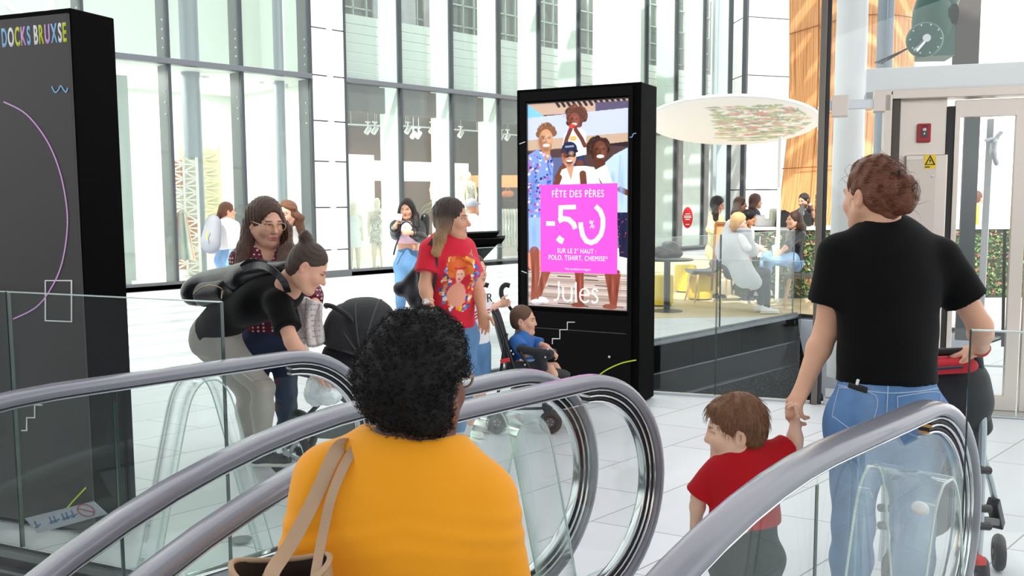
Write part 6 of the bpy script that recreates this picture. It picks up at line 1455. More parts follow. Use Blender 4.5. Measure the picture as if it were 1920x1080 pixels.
# ================================================================== the boy behind her
H7 = J(889, 506, 5.95)
p7 = quick('child in a white T-shirt with red wavy stripes reaching for the buggy handle', 'e6b9a0', H7, 140, 125, 0, 0, .72, .84, [dict(e=J(868, 610, 5.9), w=J(866, 645, 5.8), hs=.66), dict(s=J(896, 556, 5.92), e=J(914, 580, 6.02), w=J(936, 571, 6.24), hd=VR+UP*.2, pn=-VR*.2-VF, curl=.7, hs=.72)], child=True, h=.010, hfine=.004, wd=(.15, .14, .15), stride=(.05, -.05))
p7.body(brow='4a3424'); p7.head.eyes(p7.root)
def print7(V):
    f = p7.bf; R = np.cross(f, UP); q = V-p7.chest; u = q @ R; z = q[:, 2]; fr = (q @ f) > .02; col = np.tile(hexlin('f0eff0'), (len(V), 1))
    for i in range(3): col[fr & (np.abs(z+.03+.022*i-.006*np.sin(u*70)) < .006) & (np.abs(u) < .09)] = hexlin('b02838')
    return col
p7.h = .007; p7.top(mat('white_print_jersey', 'f0eff0', .8, vcol=True), .014, .6, lerp(p7.waist, p7.pelvis, .9), neckline=.08, name='white_t_shirt', col=print7)
p7.h = .010; p7.trousers(DENIM('mid_denim', '5b86b0'), short=.95); p7.shoes(mat('white_shoe', 'e8e8e8'))
p7.hair(cap(p7.head, 1.0), hair_mat('boy_brown_hair', '5a3c28', stretch=(50, 50, 12)), .006, hwave(p7.head, .0015))
lp = p7.chest+p7.bf*.105+UP*.028; o = lettering('shirt_lettering', 'SUR', BLACKP, p7.root, lp-np.cross(p7.bf, UP)*-.07, -np.cross(p7.bf, UP), UP, .085, .002)

# ================================================================== the boy in the buggy
H8 = J(981, 600, 6.3)
sh8 = [dict(s=J(966, 640, 6.2), e=J(985, 664, 6.1), w=J(1010, 656, 6.12), hd=VR, pn=-UP, curl=.45, hs=.62), dict(s=J(998, 640, 6.36), e=J(1022, 650, 6.3), w=J(1032, 656, 6.22), hd=VR*.6-UP*.5, pn=-UP*.5-VR*.4, curl=.6, hs=.62)]
p8 = quick('child in a blue T-shirt sitting in the black buggy beside the digital totem', 'e3b195', H8, 96, 100, 2, 0, .60, .84, sh8, [dict(h=J(982, 690, 6.24), k=J(1030, 690, 6.2), a=J(1052, 728, 6.2), t=VR), dict(h=J(985, 690, 6.4), k=J(1040, 688, 6.4), a=J(1062, 724, 6.4), t=VR)], child=True, h=.008, hfine=.0038, fine=.005, wd=(.155, .15, .155), drop=(.19, .33, .46, .60))
p8.body(brow='4a3424'); p8.head.eyes(p8.root)
p8.top(mat('blue_jersey', '2467b0', .8, sheen=.1), .012, .65, lerp(p8.waist, p8.pelvis, .9), neckline=.085, flare=.012, name='blue_t_shirt')
p8.trousers(DENIM('pale_denim', '8fb3d4'), short=.75); p8.shoes(mat('toddler_shoe', '4a5058'))
q = p8.head; p8.hair(cap(q, .975, (0, .098, -.03), (.075, .07, .105), -.075), hair_mat('cropped_hair', '6a4f3c', .6, (60, 60, 60)), .0055, None)
bg_ = thing('buggy', 'black umbrella-fold buggy with the boy in blue beside the digital totem', 'pushchair', tuple(onz(1000, 775)))
for dd, hx in ((6.36, 945), (6.04, 905)):
    mb = MB(); o_ = hx-945; mb.tube(smooth_path([J(956+o_, 536, dd), J(948+o_, 534, dd), J(941+o_, 540, dd), J(940+o_, 552, dd), J(944+o_, 562, dd)], 6), .017, 10); mb.build('hook_handle', RUBBER, bg_, smooth=60)
    mb = MB(); mb.tube([J(944+o_, 560, dd), J(967+o_*.9, 592, dd+(.09 if hx > 920 else 0)), J(1004+o_, 690, dd+(.14 if hx > 920 else 0)), J(1030+o_*.8, 760, dd)], .012, 8); mb.tube([J(950, 625, dd), J(944, 660, dd), J(930, 770, dd)], .011, 8); mb.tube([J(975, 660, dd), J(1000, 700, dd), J(1075, 745, dd)], .011, 8); mb.tube([J(930, 768, dd), J(1035, 765, dd)], .010, 8); mb.build('frame_tube', BLACKP, bg_, smooth=60)
sh = Sh(.04); sh.cone(J(935, 605, 6.3), J(958, 690, 6.3), .15, .16, flat=(unit(J(958, 690, 6.3)-J(935, 605, 6.3))*0+VR*.96+UP*.27, .22)); sh.cone(J(965, 702, 6.3), J(1035, 702, 6.3), .14, .13, flat=(UP, .3)); V, F = polygonise(sh, .011); from_arrays('seat', V, F, FAB, bg_, True)
sh = Sh(.03); sh.cone(J(975, 655, 6.06), J(1030, 664, 6.06), .03, .028); sh.cone(J(1030, 664, 6.06), J(1038, 660, 6.46), .026); sh.cone(J(1012, 665, 6.06), J(1018, 690, 6.06), .035); sh.cone(J(960, 690, 6.06), J(1000, 690, 6.06), .045, flat=(VF, .4)); V, F = polygonise(sh, .010); from_arrays('bumper_bar', V, F, FAB, bg_, True)
mb = MB(); mb.bar(J(938, 678, 6.0), J(956, 674, 6.0), .02, .025); mb.build('brake_pedal', mat('signal_red2', 'd8322c', .5), bg_, bevel=.004)
mb = MB()
for px, py in ((958, 658), (962, 664), (976, 675), (984, 684), (1027, 655), (1022, 670)): mb.ball(J(px, py, 6.02), .008, 8)
mb.build('rivet', ALU, bg_, smooth=60)
for c, r in ((J(1032, 764, 6.02), .075), (J(1036, 760, 6.5), .075), (J(932, 770, 6.02), .075), (J(935, 765, 6.5), .075)): c = np.array([c[0], c[1], r+.002]); wheel('wheel', c, r, .045, VF*.95+VR*.1, bg_, mat('grey_hub', '5b5d61', .5))
for c in (J(1080, 744, 6.15), J(1078, 742, 6.42)): c = np.array([c[0], c[1], .077]); wheel('wheel', c, .075, .045, VF*.95+VR*.3, bg_, ALU)
mb = MB(); mb.tube(smooth_path([J(1062, 735, 6.1), J(1075, 722, 6.1), J(1092, 735, 6.1)], 5), .02, 8); mb.build('mudguard', mat('pale_grey_plastic', 'c9ccd0', .4), bg_, smooth=60)

# ================================================================== red and black pushchair on the right
ps = thing('pushchair', 'red and black pushchair with silver legs pushed by the woman in the black T-shirt', 'pushchair', tuple(onz(1820, 1060)))
REDF = mat('red_fabric', 'c01f2e', .8, bump=.1, bscale=200)
sh = Sh(.05); sh.cone(J(1720, 710, 3.62), J(1790, 710, 3.56), .13, .125, flat=(UP, .8)); sh.cone(J(1790, 730, 3.60), J(1800, 830, 3.62), .08, .07); sh.cone(J(1700, 740, 3.66), J(1800, 750, 3.6), .14, .12); V, F = polygonise(sh, .010, (), folds(.004, 14, 4)); from_arrays('hood', V, F, FAB, ps, True)
sh = Sh(.03); sh.cone(J(1735, 688, 3.44), J(1806, 684, 3.40), .055, .05, flat=(UP, .6)); sh.cone(J(1748, 672, 3.5), J(1800, 674, 3.46), .035, flat=(UP, .6)); V, F = polygonise(sh, .007, (), folds(.004, 26, 6)); from_arrays('red_hood_edge', V, F, REDF, ps, True)
mb = MB(); mb.tube([J(1745, 692, 3.37), J(1806, 688, 3.34)], .006, 6); mb.build('zip', mat('zip_navy', '20243a', .5), ps, smooth=60)
sh = Sh(.04); sh.cone(J(1735, 780, 3.66), J(1742, 960, 3.7), .14, .11, flat=(VF, .4)); sh.cone(J(1820, 740, 3.56), J(1835, 800, 3.58), .035, .04); sh.cone(J(1838, 760, 3.6), J(1845, 800, 3.6), .03); V, F = polygonise(sh, .012); from_arrays('seat', V, F, FAB, ps, True)
SIL = mat('silver_tube', 'b9c1c6', .28, metal=.8)
for o_, dd in ((0, 3.52), (-178, 3.62)):
    mb = MB(); mb.tube([J(1838+o_, 700, dd), J(1842+o_, 800, dd), J(1836+o_, 1000, dd), J(1832+o_, 1052, dd)], .0165, 12); mb.tube([J(1836+o_, 830, dd), J(1858+o_, 905, dd+.12), J(1870+o_, 960, dd+.22)], .013, 10); mb.build('leg_tube', SIL, ps, smooth=60)
    mb = MB()
    for y in (880, 952, 985): mb.cyl(J(1826+o_, y, dd-.02), J(1856+o_, y+2, dd), .016, 10)
    mb.bar(J(1838+o_, 975, dd), J(1868+o_, 978, dd+.2), .03, .03); mb.bar(J(1862+o_, 940, dd+.16), J(1872+o_, 985, dd+.24), .045, .04); mb.build('joint', BLACKP, ps, bevel=.004)
    c = J(1873+o_, 1028, dd+.26); c = np.array([c[0], c[1], .077]); wheel('wheel', c, .075, .045, VR*.93-VF*.35, ps, mat('grey_hub', '5b5d61'))
    c = J(1842+o_, 1062, dd+.02); c = np.array([c[0], c[1], .077]); wheel('wheel', c, .075, .045, VR*.93-VF*.35, ps, mat('grey_hub', '5b5d61'))
    if o_ == 0: mb = MB(); mb.bar(J(1824, 1050, dd-.06), J(1845, 1050, dd-.06), .05, .03); mb.build('brake_pedal', mat('signal_red2', 'd8322c'), ps, bevel=.008)
    mb = MB(); mb.tube([J(1838+o_, 705, dd), J(1834+o_, 668, dd-.06), J(1826+o_, 658, dd-.12)], .017, 10); mb.build('grip', RUBBER, ps, smooth=60)
mb = MB(); mb.tube([J(1826-178, 664, 3.5), J(1826, 658, 3.40)], .015, 10); mb.build('push_bar', RUBBER, ps, smooth=60)
# ================================================================== people farther off
LR = dict(h=.016, fine=.010, hfine=.0065)
# woman looking at her phone by the shop front
d = 11.2; H = J(763, 391, d)
q9 = quick('person in a black jacket and pink top looking at a white phone', 'e0ab8e', H, 182, 190, 12, 0, .98, .98, [dict(e=J(742, 440, d-.05), w=J(741, 424, d-.3), hd=J(747, 412, d-.36)-J(741, 424, d-.3), curl=.6), dict(e=J(790, 446, d-.05), w=J(770, 436, d-.28), hd=-VR, curl=.5)], bust=.07, stride=(.1, -.08), **LR)
q9.body(brow='2a1c16')
q9.top(mat('pink_jersey', 'eec6d6', .8), .012, .3, J(765, 456, d), wr=.002, name='pink_top'); q9.trousers(DENIM('mid_denim', '5b86b0'), waistp=J(765, 444, d)); q9.shoes(mat('white_shoe', 'e8e8e8'))
def open_front(sh): sh.cone(q9.neck+q9.bf*.16-UP*.05, q9.pelvis+q9.bf*.18, .075, .11, k=.01, sub=True)
q9.top(mat('black_leather', '17171b'), .026, 1.85, J(765, 448, d), neckline=.075, extra=open_front, name='black_jacket')
q9.hair(long_hair(q9.head, [q9.head.L(-.06, 0, .02), J(779, 405, d+.02), J(781, 425, d-.05)], [q9.head.L(.06, 0, .02), J(750, 405, d+.02), J(745, 425, d-.05)], .045, capsc=1.05, r1=.04), DBLK, .010, vwave(.003, 200, 5))
ph = thing('mobile_phone', 'white mobile phone held up by the woman in the black jacket', 'phone', tuple(J(748, 410, d-.38))); mb = MB(); mb.bar(J(747, 413, d-.40), J(749, 401, d-.36), .075, .010, up=tuple(-VF)); mb.build('phone_case', WHITE, ph, bevel=.004)
hb = thing('handbag', 'black rucksack with long straps hanging beside the woman looking at her phone', 'bag', tuple(J(744, 470, d))); sh = Sh(.03); sh.cone(J(797, 408, d+.1), J(795, 436, d+.12), .06, .07); V, F = polygonise(sh, .012); from_arrays('bag_body', V, F, LEA, hb, True)
strap('strap', [J(752, 420, d-.22), J(748, 445, d-.2), J(742, 462, d-.15), J(738, 478, d-.12)], .02, LEA, hb); strap('strap', [J(782, 415, d-.2), J(784, 435, d-.2), J(788, 450, d-.15)], .02, LEA, hb)
# woman with a grey rucksack looking into the shop window
d = 12.3; H = J(426, 396, d)
q10 = quick('person in a white sweater wearing a grey rucksack, facing the shop window', 'dba98d', H, 20, 55, 0, 0, .92, .98, [dict(e=J(436, 440, d+.1), w=J(432, 452, d+.35)), dict(e=J(403, 440, d+.1), w=J(412, 452, d+.3))][::-1] if False else None, **LR)
q10.body(); q10.top(mat('white_knitwear', 'f4f2f0', .85, bump=.2, bscale=150), .018, 1.8, J(420, 468, d), wr=.006, name='white_sweater'); q10.trousers(DENIM('light_denim', '86acd6'), waistp=J(418, 462, d)); q10.shoes(mat('white_shoe', 'e8e8e8'))
def pony(sh):
    cap(q10.head, 1.04)(sh); L = q10.head.L; sh.cone(L(-.01, -.10, -.02), L(-.03, -.12, -.09), .035, .03, k=.02); sh.cone(L(-.03, -.12, -.09), L(-.05, -.11, -.14), .03, .015, k=.02); return sh
q10.hair(pony, CHEST, .010, vwave(.003, 180, 4))
r10 = thing('rucksack', 'grey rucksack on the back of the woman in the white sweater', 'bag', tuple(J(395, 470, d-.25))); sh = Sh(.04); c = q10.chest-q10.bf*.2; sh.cone(J(400, 420, d-.22), J(395, 455, d-.25), .12, .15, flat=(q10.bf, .6)); V, F = polygonise(sh, .013); bb = from_arrays('bag_body', V, F, mat('grey_nylon', '8c9099', .6), r10, True)
mb = MB(); mb.tube([J(391, 432, d-.37), J(387, 440, d-.39), J(388, 450, d-.40)], .008, 6); mb.build('lime_trim', INK_L, bb); strap('strap', [J(402, 408, d-.15), J(410, 404, d-.02), J(416, 410, d+.1)], .04, mat('grey_nylon', '8c9099'), r10, .01)
# woman in white with long wavy hair, facing us
d = 8.6; H = J(538, 402, d)
q11 = quick('person in a white top walking towards us behind the dotted maroon shirt', 'e6b398', H, 188, 195, 0, 0, .95, 1.0, None, bust=.07, stride=(.12, -.12), h=.013, fine=.009, hfine=.0055)
q11.body(brow='4a3020', lips='b8564e'); q11.head.eyes(q11.root); q11.top(mat('white_cotton', 'f5f4f2', .8, bump=.1), .014, .7, lerp(q11.waist, q11.pelvis, .8), vneck=.02, name='white_top'); q11.trousers(mat('beige_cotton', 'cfc4b4', .8)); q11.shoes(mat('white_shoe', 'e8e8e8'))
q11.hair(long_hair(q11.head, [q11.head.L(-.06, -.01, .03), J(561, 410, d+.02), J(564, 438, d), J(563, 462, d-.02)], [q11.head.L(.06, -.01, .03), J(522, 408, d+.05), J(524, 430, d+.06)], .042, capsc=1.05, r1=.036), CHEST, .008, lambda P: .006*np.sin(P[:, 2]*70+P[:, 0]*40)+.003*np.sin(P[:, 0]*160))
# person in a grey cap near the shop window
d = 13.6; H = J(886, 388, d)
q12 = quick('person in a grey cap and white shirt by the shop window', 'cf9a7c', H, 40, 40, 0, 0, .94, .98, None, female=False, **LR)
q12.body(); q12.top(mat('white_cotton', 'f5f4f2'), .018, .7, lerp(q12.waist, q12.pelvis, .9), name='white_shirt'); q12.trousers(DENIM('mid_denim', '5b86b0')); q12.shoes(mat('white_shoe', 'e8e8e8'))
q12.hair(lambda sh: (cap(q12.head, 1.06, low=.0)(sh), sh.cone(q12.head.L(0, .08, .06), q12.head.L(0, .14, .045), .05, .045, flat=(q12.head.B[:, 2], .2)))[0], mat('grey_cotton', '9aa0a8', .8), .010, name='cap')

# ================================================================== cafe
TOPW = mat('white_worktop', 'f3f3f2', .3); HEDGE = None
cA, cB = J(1398, 430, 14.0), J(1990, 430, 14.0); cA[2] = cB[2] = 1.09
cdir = unit(cB-cA); cn = unit(np.cross(cdir, UP)); cn = cn if cn@CD < 0 else -cn     # towards us
ct = thing('cafe_counter', 'long cafe counter with a white top and a front covered in green leaves', 'counter', (cA[0], cA[1], 0))
mb = MB(); mb.bar(cA-cn*.3, cB-cn*.3, .72, .05); mb.build('worktop', TOPW, ct, bevel=.006)
mb = MB(); mb.bar(cA-cn*.3-UP*.56, cB-cn*.3-UP*.56, .6, 1.06); mb.build('carcass', mat('dark_green_board', '3c4a36', .7), ct)
LEAF = mat('leaf_green', '5d7f48', .6, vcol=True); rg = random.Random(11); V = []; F = []; cols_ = []
pal = [hexlin(c) for c in ('4e6e3c', '6d8f52', '86a566', '3b5632', '9a7a58', '5c7d45', 'a9635a')]
for i in range(5200):
    t = rg.random(); c = lerp(cA, cB, t)+cn*(.01+.035*rg.random())-UP*(.04+1.0*rg.random()); s_ = rg.uniform(.018, .038); a = unit(V3(rg.uniform(-1, 1), rg.uniform(-1, 1), rg.uniform(-1, 1))+cn*.9); e1 = unit(np.cross(a, [rg.uniform(-1, 1), rg.uniform(-1, 1), rg.uniform(-1, 1)])); e2 = np.cross(a, e1); n = len(V)
    V += [c+e1*s_, c+e2*s_*.5+a*.005, c-e1*s_, c-e2*s_*.5+a*.005]; F.append((n, n+1, n+2, n+3)); cols_ += [rg.choice(pal)]*4
o = from_arrays('leaf_front', np.array(V), np.array(F), LEAF, ct, False, np.array(cols_)); o['kind'] = 'stuff'
def lathe_thing(name, label, cat, c, profs, group=None):
    t = thing(name, label, cat, tuple(c), group)
    for nm, prof, m, off in profs: mb = MB(); mb.lathe(prof, (c[0]+off[0], c[1]+off[1], c[2]+off[2]), 28); mb.build(nm, m, t, smooth=40)
    return t
def table(px, py, r, h, label, d=None):
    p = onz(px, py); return lathe_thing('cafe_table', label, 'table', p, [('table_top', [(0.01, h-.02), (r-.01, h-.02), (r, h-.012), (r, h), (0.01, h)], mat('black_laminate', '1d1d1f', .35), (0, 0, 0)), ('column', [(.045, .03), (.045, h-.02)], mat('black_column', '26272a', .35, metal=.4), (0, 0, 0)), ('base', [(.22, 0), (.22, .012), (.05, .03)], mat('grey_base', '5a5f63', .4, metal=.5), (0, 0, 0))], 'cafe tables')
ta = table(1250, 584, .36, .73, 'round black cafe table with a black bag on it'); tb_ = table(1412, 562, .34, .73, 'round black cafe table with two milkshakes on it')
def chair(px, py, yaw, label, shell='5a5e63', wood='c9a070'):
    p = onz(px, py); f = dirv(yaw); R = np.cross(f, UP); t = thing('shell_chair', label, 'chair', tuple(p), 'cafe shell chairs'); P = lambda r, ff, u: p+R*r+f*ff+UP*u
    sh = Sh(.04); prof = [(.22, .44), (.10, .43), (-.10, .43), (-.19, .47), (-.23, .60), (-.26, .82)]; w_ = [.19, .21, .20, .19, .19, .17]
    n = 22; V = []; pr2 = smooth_path([(a, b, c) for (a, b), c in zip(prof, w_)], 5)
    for a, b, c in pr2:
        for j in range(n+1):
            s_ = -1+2*j/n; V.append(P(s_*c, a+.05*s_*s_*(1 if b > .5 else .2), b+.05*s_**4*(1 if b < .55 else 0)))
    F = [(i*(n+1)+j, i*(n+1)+j+1, (i+1)*(n+1)+j+1, (i+1)*(n+1)+j) for i in range(len(pr2)-1) for j in range(n)]
    o = from_arrays('shell', np.array(V), F, mat('grey_shell_'+shell, shell, .5), t, True); sd = o.modifiers.new('solid', 'SOLIDIFY'); sd.thickness = .012
    W = mat('pale_oak_'+wood, wood, .5)
    for r, ff in ((1, 1), (-1, 1), (1, -1), (-1, -1)): mb = MB(); mb.tube([P(r*.14, ff*.13, .43), P(r*.22, ff*.21, 0)], [.019, .013], 10); mb.build('leg', W, t, smooth=60)
    mb = MB(); mb.bar(P(-.14, .13, .40), P(.14, .13, .40), .03, .04); mb.bar(P(-.14, -.13, .40), P(.14, -.13, .40), .03, .04); mb.build('rail', W, t)
    return t
chair(1318, 566, 262, 'grey shell chair with pale wooden legs, its back turned to the table with two milkshakes'); chair(1366, 556, 70, 'dark shell chair under the grey coat of the seated blonde woman', '403a37', 'b58a5c'); chair(1498, 578, 285, 'grey shell chair beside the glass corner of the lift, nearest to us in the cafe', '6b6f66'); chair(1490, 556, 268, 'dark shell chair carrying the woman in the black jacket', '403a37', 'b58a5c')
def pouf(px, py, r, label):
    p = onz(px, py); lathe_thing('pouf', label, 'stool', p, [('cushion', [(0.01, .03), (r*.92, .03), (r, .06), (r*1.02, .25), (r, .42), (r*.9, .455), (0.01, .46)], YEL, (0, 0, 0)), ('foot', [(r*.8, 0), (r*.8, .035), (0.01, .035)], mat('pouf_foot', '3a3a3c', .5), (0, 0, 0))], 'yellow cafe poufs')
pouf(1240, 574, .17, 'yellow pouf at the edge of the digital totem, under the table with the bag'); pouf(1312, 562, .20, 'yellow pouf behind the grey shell chair'); pouf(1285, 548, .18, 'yellow pouf at the back between the table with the bag and the chairs'); pouf(1480, 548, .19, 'yellow pouf beside the seated woman in the black jacket')
cb = thing('holdall', 'black holdall on the cafe table beside the digital totem', 'bag', tuple(J(1260, 485, 12.0)))
tc_ = onz(1250, 584)+UP*.74; sh = Sh(.03); sh.ell(tc_+UP*.07, [.24, .15, .09], basis(60)); sh.ell(tc_+UP*.15+VR*.04, [.13, .11, .09], basis(60)); sh.ell(tc_+UP*.09-VR*.13, [.10, .10, .08], basis(60)); sh.clip(tc_, -UP); V, F = polygonise(sh, .010, (), folds(.022, 22, 3)); from_arrays('bag_body', V, F, LEA, cb, True)
mb = MB(); mb.tube(smooth_path([tc_+UP*.10-VR*.16-VF*.1, tc_+UP*.13-VR*.06-VF*.17, tc_+UP*.08+VR*.06-VF*.17, tc_+UP*.06+VR*.18-VF*.08], 5), .010, 6); mb.build('handle', LEA, cb, smooth=60)
for px, lab in ((1424, 'milkshake cup with a straw beside the grey coat'), (1453, 'milkshake cup with a bent straw, nearer the woman in the black jacket')):
    c = J(px, 472, 12.6); c = np.array([c[0], c[1], .742]); t = lathe_thing('milkshake_cup', lab, 'cup', c, [('cup', [(.028, 0), (.042, .12), (.043, .125), (0.01, .125)], mat('milk_white', 'f0e8da', .35), (0, 0, 0)), ('lid', [(.044, .125), (.044, .135), (.035, .165), (.01, .17)], mat('clear_lid', 'e9eef0', .2), (0, 0, 0))], 'milkshakes on the cafe table')
    mb = MB(); mb.tube([c+UP*.15, c+UP*.27+VR*.005, c+UP*.29-VR*(.06 if px > 1440 else 0)], .006, 6); mb.build('straw', WHITE, t)
# counter-top things
def on_counter(px, d_=14.25): c = J(px, 428, d_); return np.array([c[0], c[1], 1.118])
c = on_counter(1472); t = thing('till', 'black touch-screen till on the cafe counter in front of the man on the phone', 'till', tuple(c)); mb = MB(); mb.prism([(-.2, 0), (.2, 0), (.16, .12), (-.12, .26), (-.16, .25)], .26, tuple(c-VF*.1), tuple(VR), (0, 0, 1)); mb.build('screen_housing', BLACKP, t, bevel=.006); mb = MB(); mb.bar(c+VR*.22+UP*.12-VF*.1, c+VR*.24+UP*.30, .26, .02, up=tuple(VR)); mb.build('screen', mat('screen_grey', '6d7478', .2), t)
c = on_counter(1503); t = thing('card_reader', 'second black screen on the counter at the right of the till', 'till', tuple(c)); mb = MB(); mb.box(tuple(c+UP*.10), (.26, .14, .2), rz=rad(45)); mb.build('housing', BLACKP, t, bevel=.008); mb = MB(); mb.box(tuple(c+UP*.02), (.2, .2, .04), rz=rad(45)); mb.build('base', BLACKP, t)
for px, w_, h_, nm, lab, m in ((1436, .32, .10, 'napkin_box', 'white box on the counter left of the till', WHITE), (1425, .12, .16, 'menu_stand', 'small white menu stand at the counter end', WHITE), (1452, .14, .26, 'display_card', 'greenish display card standing on the counter', mat('pale_green_card', 'd5dcc8', .5)), (1493, .10, .14, 'tumbler_stack', 'stack of clear cups by the second screen', mat('clear_cups', 'dfe6e8', .2)), (1862, .4, .34, 'coffee_machine', 'white machine on the counter seen through the lift door', WHITE)):
    c = on_counter(px); t = thing(nm, lab, nm.replace('_', ' '), tuple(c)); mb = MB(); mb.box(tuple(c+UP*h_/2), (w_, .14, h_), rz=rad(45)); mb.build('casing', m, t, bevel=.01); mb = MB(); mb.box(tuple(c+UP*(h_+.008)), (w_*.8, .1, .016), rz=rad(45)); mb.build('lid', mat('pale_lid', 'd8d8d4', .5), t)
for px, colr, lab in ((1900, 'e8c63c', 'yellow jar on the counter at the right edge of the lift door'), (1852, 'd98a3a', 'orange jar on the counter beside the white machine')):
    c = on_counter(px); lathe_thing('jar', lab, 'jar', c, [('body', [(.05, 0), (.055, .14), (.04, .17), (0.01, .17)], mat('jar_'+colr, colr, .3), (0, 0, 0)), ('lid', [(.042, .17), (.042, .195), (0.01, .195)], WHITE, (0, 0, 0))])
# wooden menu board
mbd = thing('menu_board', 'orange and wood folding menu board behind the seated woman in the grey coat', 'sign', tuple(onz(1345, 545))); mb = MB(); mb.bar(J(1342, 418, 12.9), J(1334, 545, 13.0), .05, .03); mb.bar(J(1405, 418, 12.9), J(1408, 545, 13.0), .05, .03); mb.bar(J(1342, 418, 12.9), J(1405, 418, 12.9), .04, .03); mb.build('frame', mat('brown_wood', '8a5a34', .6), mbd)
mb = MB(); A_ = [J(1344, 419, 12.92), J(1404, 419, 12.92), J(1406, 470, 12.95), J(1340, 470, 12.95)]; B_ = [a+VF*.015 for a in A_]; mb.add(A_+B_, [(0, 1, 2, 3), (7, 6, 5, 4)]+[(i, i+4, (i+1) % 4+4, (i+1) % 4) for i in range(4)]); mb.build('board', mat('orange_board', 'e9a06a', .5), mbd)
# leaning round sail sign on a pole, printed with flowers
dc = J(1372, 228, 13.4); dn = unit(-CD*.19-UP*.97-CR*.06); e1 = unit(np.cross(dn, UP)); e1 = e1 if e1@VR > 0 else -e1; e2 = unit(np.cross(dn, e1)); R_ = 1.23
pz = thing('round_canopy', 'white round canopy with a flower print leaning over the cafe on a thin pole', 'canopy', tuple(onz(1463, 560)))
V = []; F = []; cl_ = []; nr, na = 40, 120; r_ = np.random.default_rng(6); blobs = [(r_.uniform(-.2, 1.0), r_.uniform(-.8, .65), r_.uniform(.012, .05), r_.choice(['8fae78', 'a9bf92', '7d9a6c', 'd97a7a', 'e3a39c', 'c9d39a', '6f7f68'])) for _ in range(520)]
for i in range(nr+1):
    for j in range(na): a = 2*PI*j/na; r = R_*i/nr; V.append(dc+e1*r*math.cos(a)+e2*r*math.sin(a)); cl_.append((r/R_*math.cos(a), r/R_*math.sin(a)))
F = [(i*na+j, i*na+(j+1) % na, (i+1)*na+(j+1) % na, (i+1)*na+j) for i in range(nr) for j in range(na)]
cl_ = np.array(cl_); col = np.tile(hexlin('f6f6f4'), (len(cl_), 1))
for bx, by, br, bc_ in blobs:
    m = ((cl_[:, 0]-bx)/br/1.6)**2+((cl_[:, 1]-by)/br/.7)**2 < 1; m &= (np.hypot(cl_[:, 0], cl_[:, 1]) < .9); col[m] = hexlin(bc_)*.75+hexlin('f6f6f4')*.25
o = from_arrays('printed_disc', np.array(V), F, mat('printed_sail', 'ffffff', .6, vcol=True), pz, True, col); sd = o.modifiers.new('solid', 'SOLIDIFY'); sd.thickness = .02
mb = MB(); mb.tube([dc+e1*R_*math.cos(a)+e2*R_*math.sin(a) for a in np.linspace(0, 2*PI, 90)[:-1]], .022, 8, closed=True); mb.build('rim', WHITE, pz, smooth=60)
a = J(1463, 262, 13.4); mb = MB(); mb.cyl((a[0], a[1], 0.0), (a[0], a[1], a[2]+.05), .028, 14); mb.build('pole', WHITE, pz, smooth=60)
# red oval sign hanging inside the glass
ov = thing('oval_sign', 'red oval sign with small white lettering hanging in the far glass front', 'sign', tuple(J(1289, 408, 17.5))); mb = MB(); c = J(1289, 408, 17.5); mb.lathe([(.01, 0), (.098, 0), (.10, .01), (.01, .02)], (0, 0, 0), 32, (0, 0, 1)); Vv = [c+VR*v.x+UP*v.y*2.05-VF*v.z for v in mb.v]; mb.v = [Vector(v) for v in Vv]; mb.build('sign_plate', mat('signal_red3', 'c8202c', .4), ov, smooth=40)
mb = MB()
for k_, (y, w_) in enumerate(((.07, .09), (.03, .14), (.0, .14), (-.035, .09), (-.13, .07))): mb.bar(c-VF*.022+UP*y-VR*w_/2, c-VF*.022+UP*y+VR*w_/2, .004, .016)
mb.build('inscription', WHITE, ov)
mb = MB(); mb.tube([c+UP*.2, c+UP*2.5], .004, 5); mb.build('cord', ALU, ov)

# cafe people
def seat_legs(pel, f, k=1.0, spread=.09, fwd=.42, z=.08):
    R = np.cross(f, UP); L_ = []
    for x in (1, -1): h_ = pel+R*x*spread*k; kn = h_+f*fwd*k+R*x*.03; L_.append(dict(h=h_, k=kn, a=np.array([kn[0], kn[1], z])+f*.02, t=f))
    return L_
def bgp(label, px, py, d_, yaw, hyaw, skin, shirt, hairfn, hairm, pitch=8, k=.96, sleeve=1.8, trou='3a3f4a', arms=None, legs=None, female=True, hs=.98, name='person', beard=None, bust=0, sname='shirt', neckline=.08):
    H_ = J(px, py, d_); q_ = quick(label, skin, H_, yaw, hyaw, pitch, 0, k, hs, arms, legs, female=female, name=name, bust=bust, **LR)
    q_.body(beard=beard) if beard else q_.body(); q_.top(shirt, .014, sleeve, lerp(q_.waist, q_.pelvis, .85), neckline=neckline, name=sname, wr=.004)
    q_.trousers(mat('cloth_'+trou, trou, .8)); q_.shoes(mat('dark_canvas', '35363a')); q_.hair(hairfn(q_.head), hairm, .009, vwave(.003, 180, 3)); return q_
sh_cap = lambda hq: cap(hq, 1.0)
def side_hair(dx1, dy, d_, px, py): return lambda hq: long_hair(hq, [hq.L(-.04, -.05, 0), J(px+dx1, py+dy*.5, d_), J(px+dx1*1.1, py+dy, d_)], [hq.L(.05, -.03, 0), J(px+dx1*.6, py+dy*.5, d_-.08), J(px+dx1*.7, py+dy*.8, d_-.08)], .05, capsc=1.05, r1=.04)
e_ = lambda px, py, d_, **kw: dict(e=J(px, py, d_), **kw)
bgp('person in a pale yellow cardigan looking down beside the cafe counter', 1345, 383, 13.9, 115, 110, 'd9a184', mat('pale_yellow_knit', 'e8e2a0', .85), side_hair(-5, 34, 13.8, 1345, 383), DBLK, 20, .97, trou='e0d898', arms=[e_(1330, 430, 13.7, w=J(1344, 436, 13.5)), e_(1362, 425, 14.0, w=J(1360, 432, 13.7))])
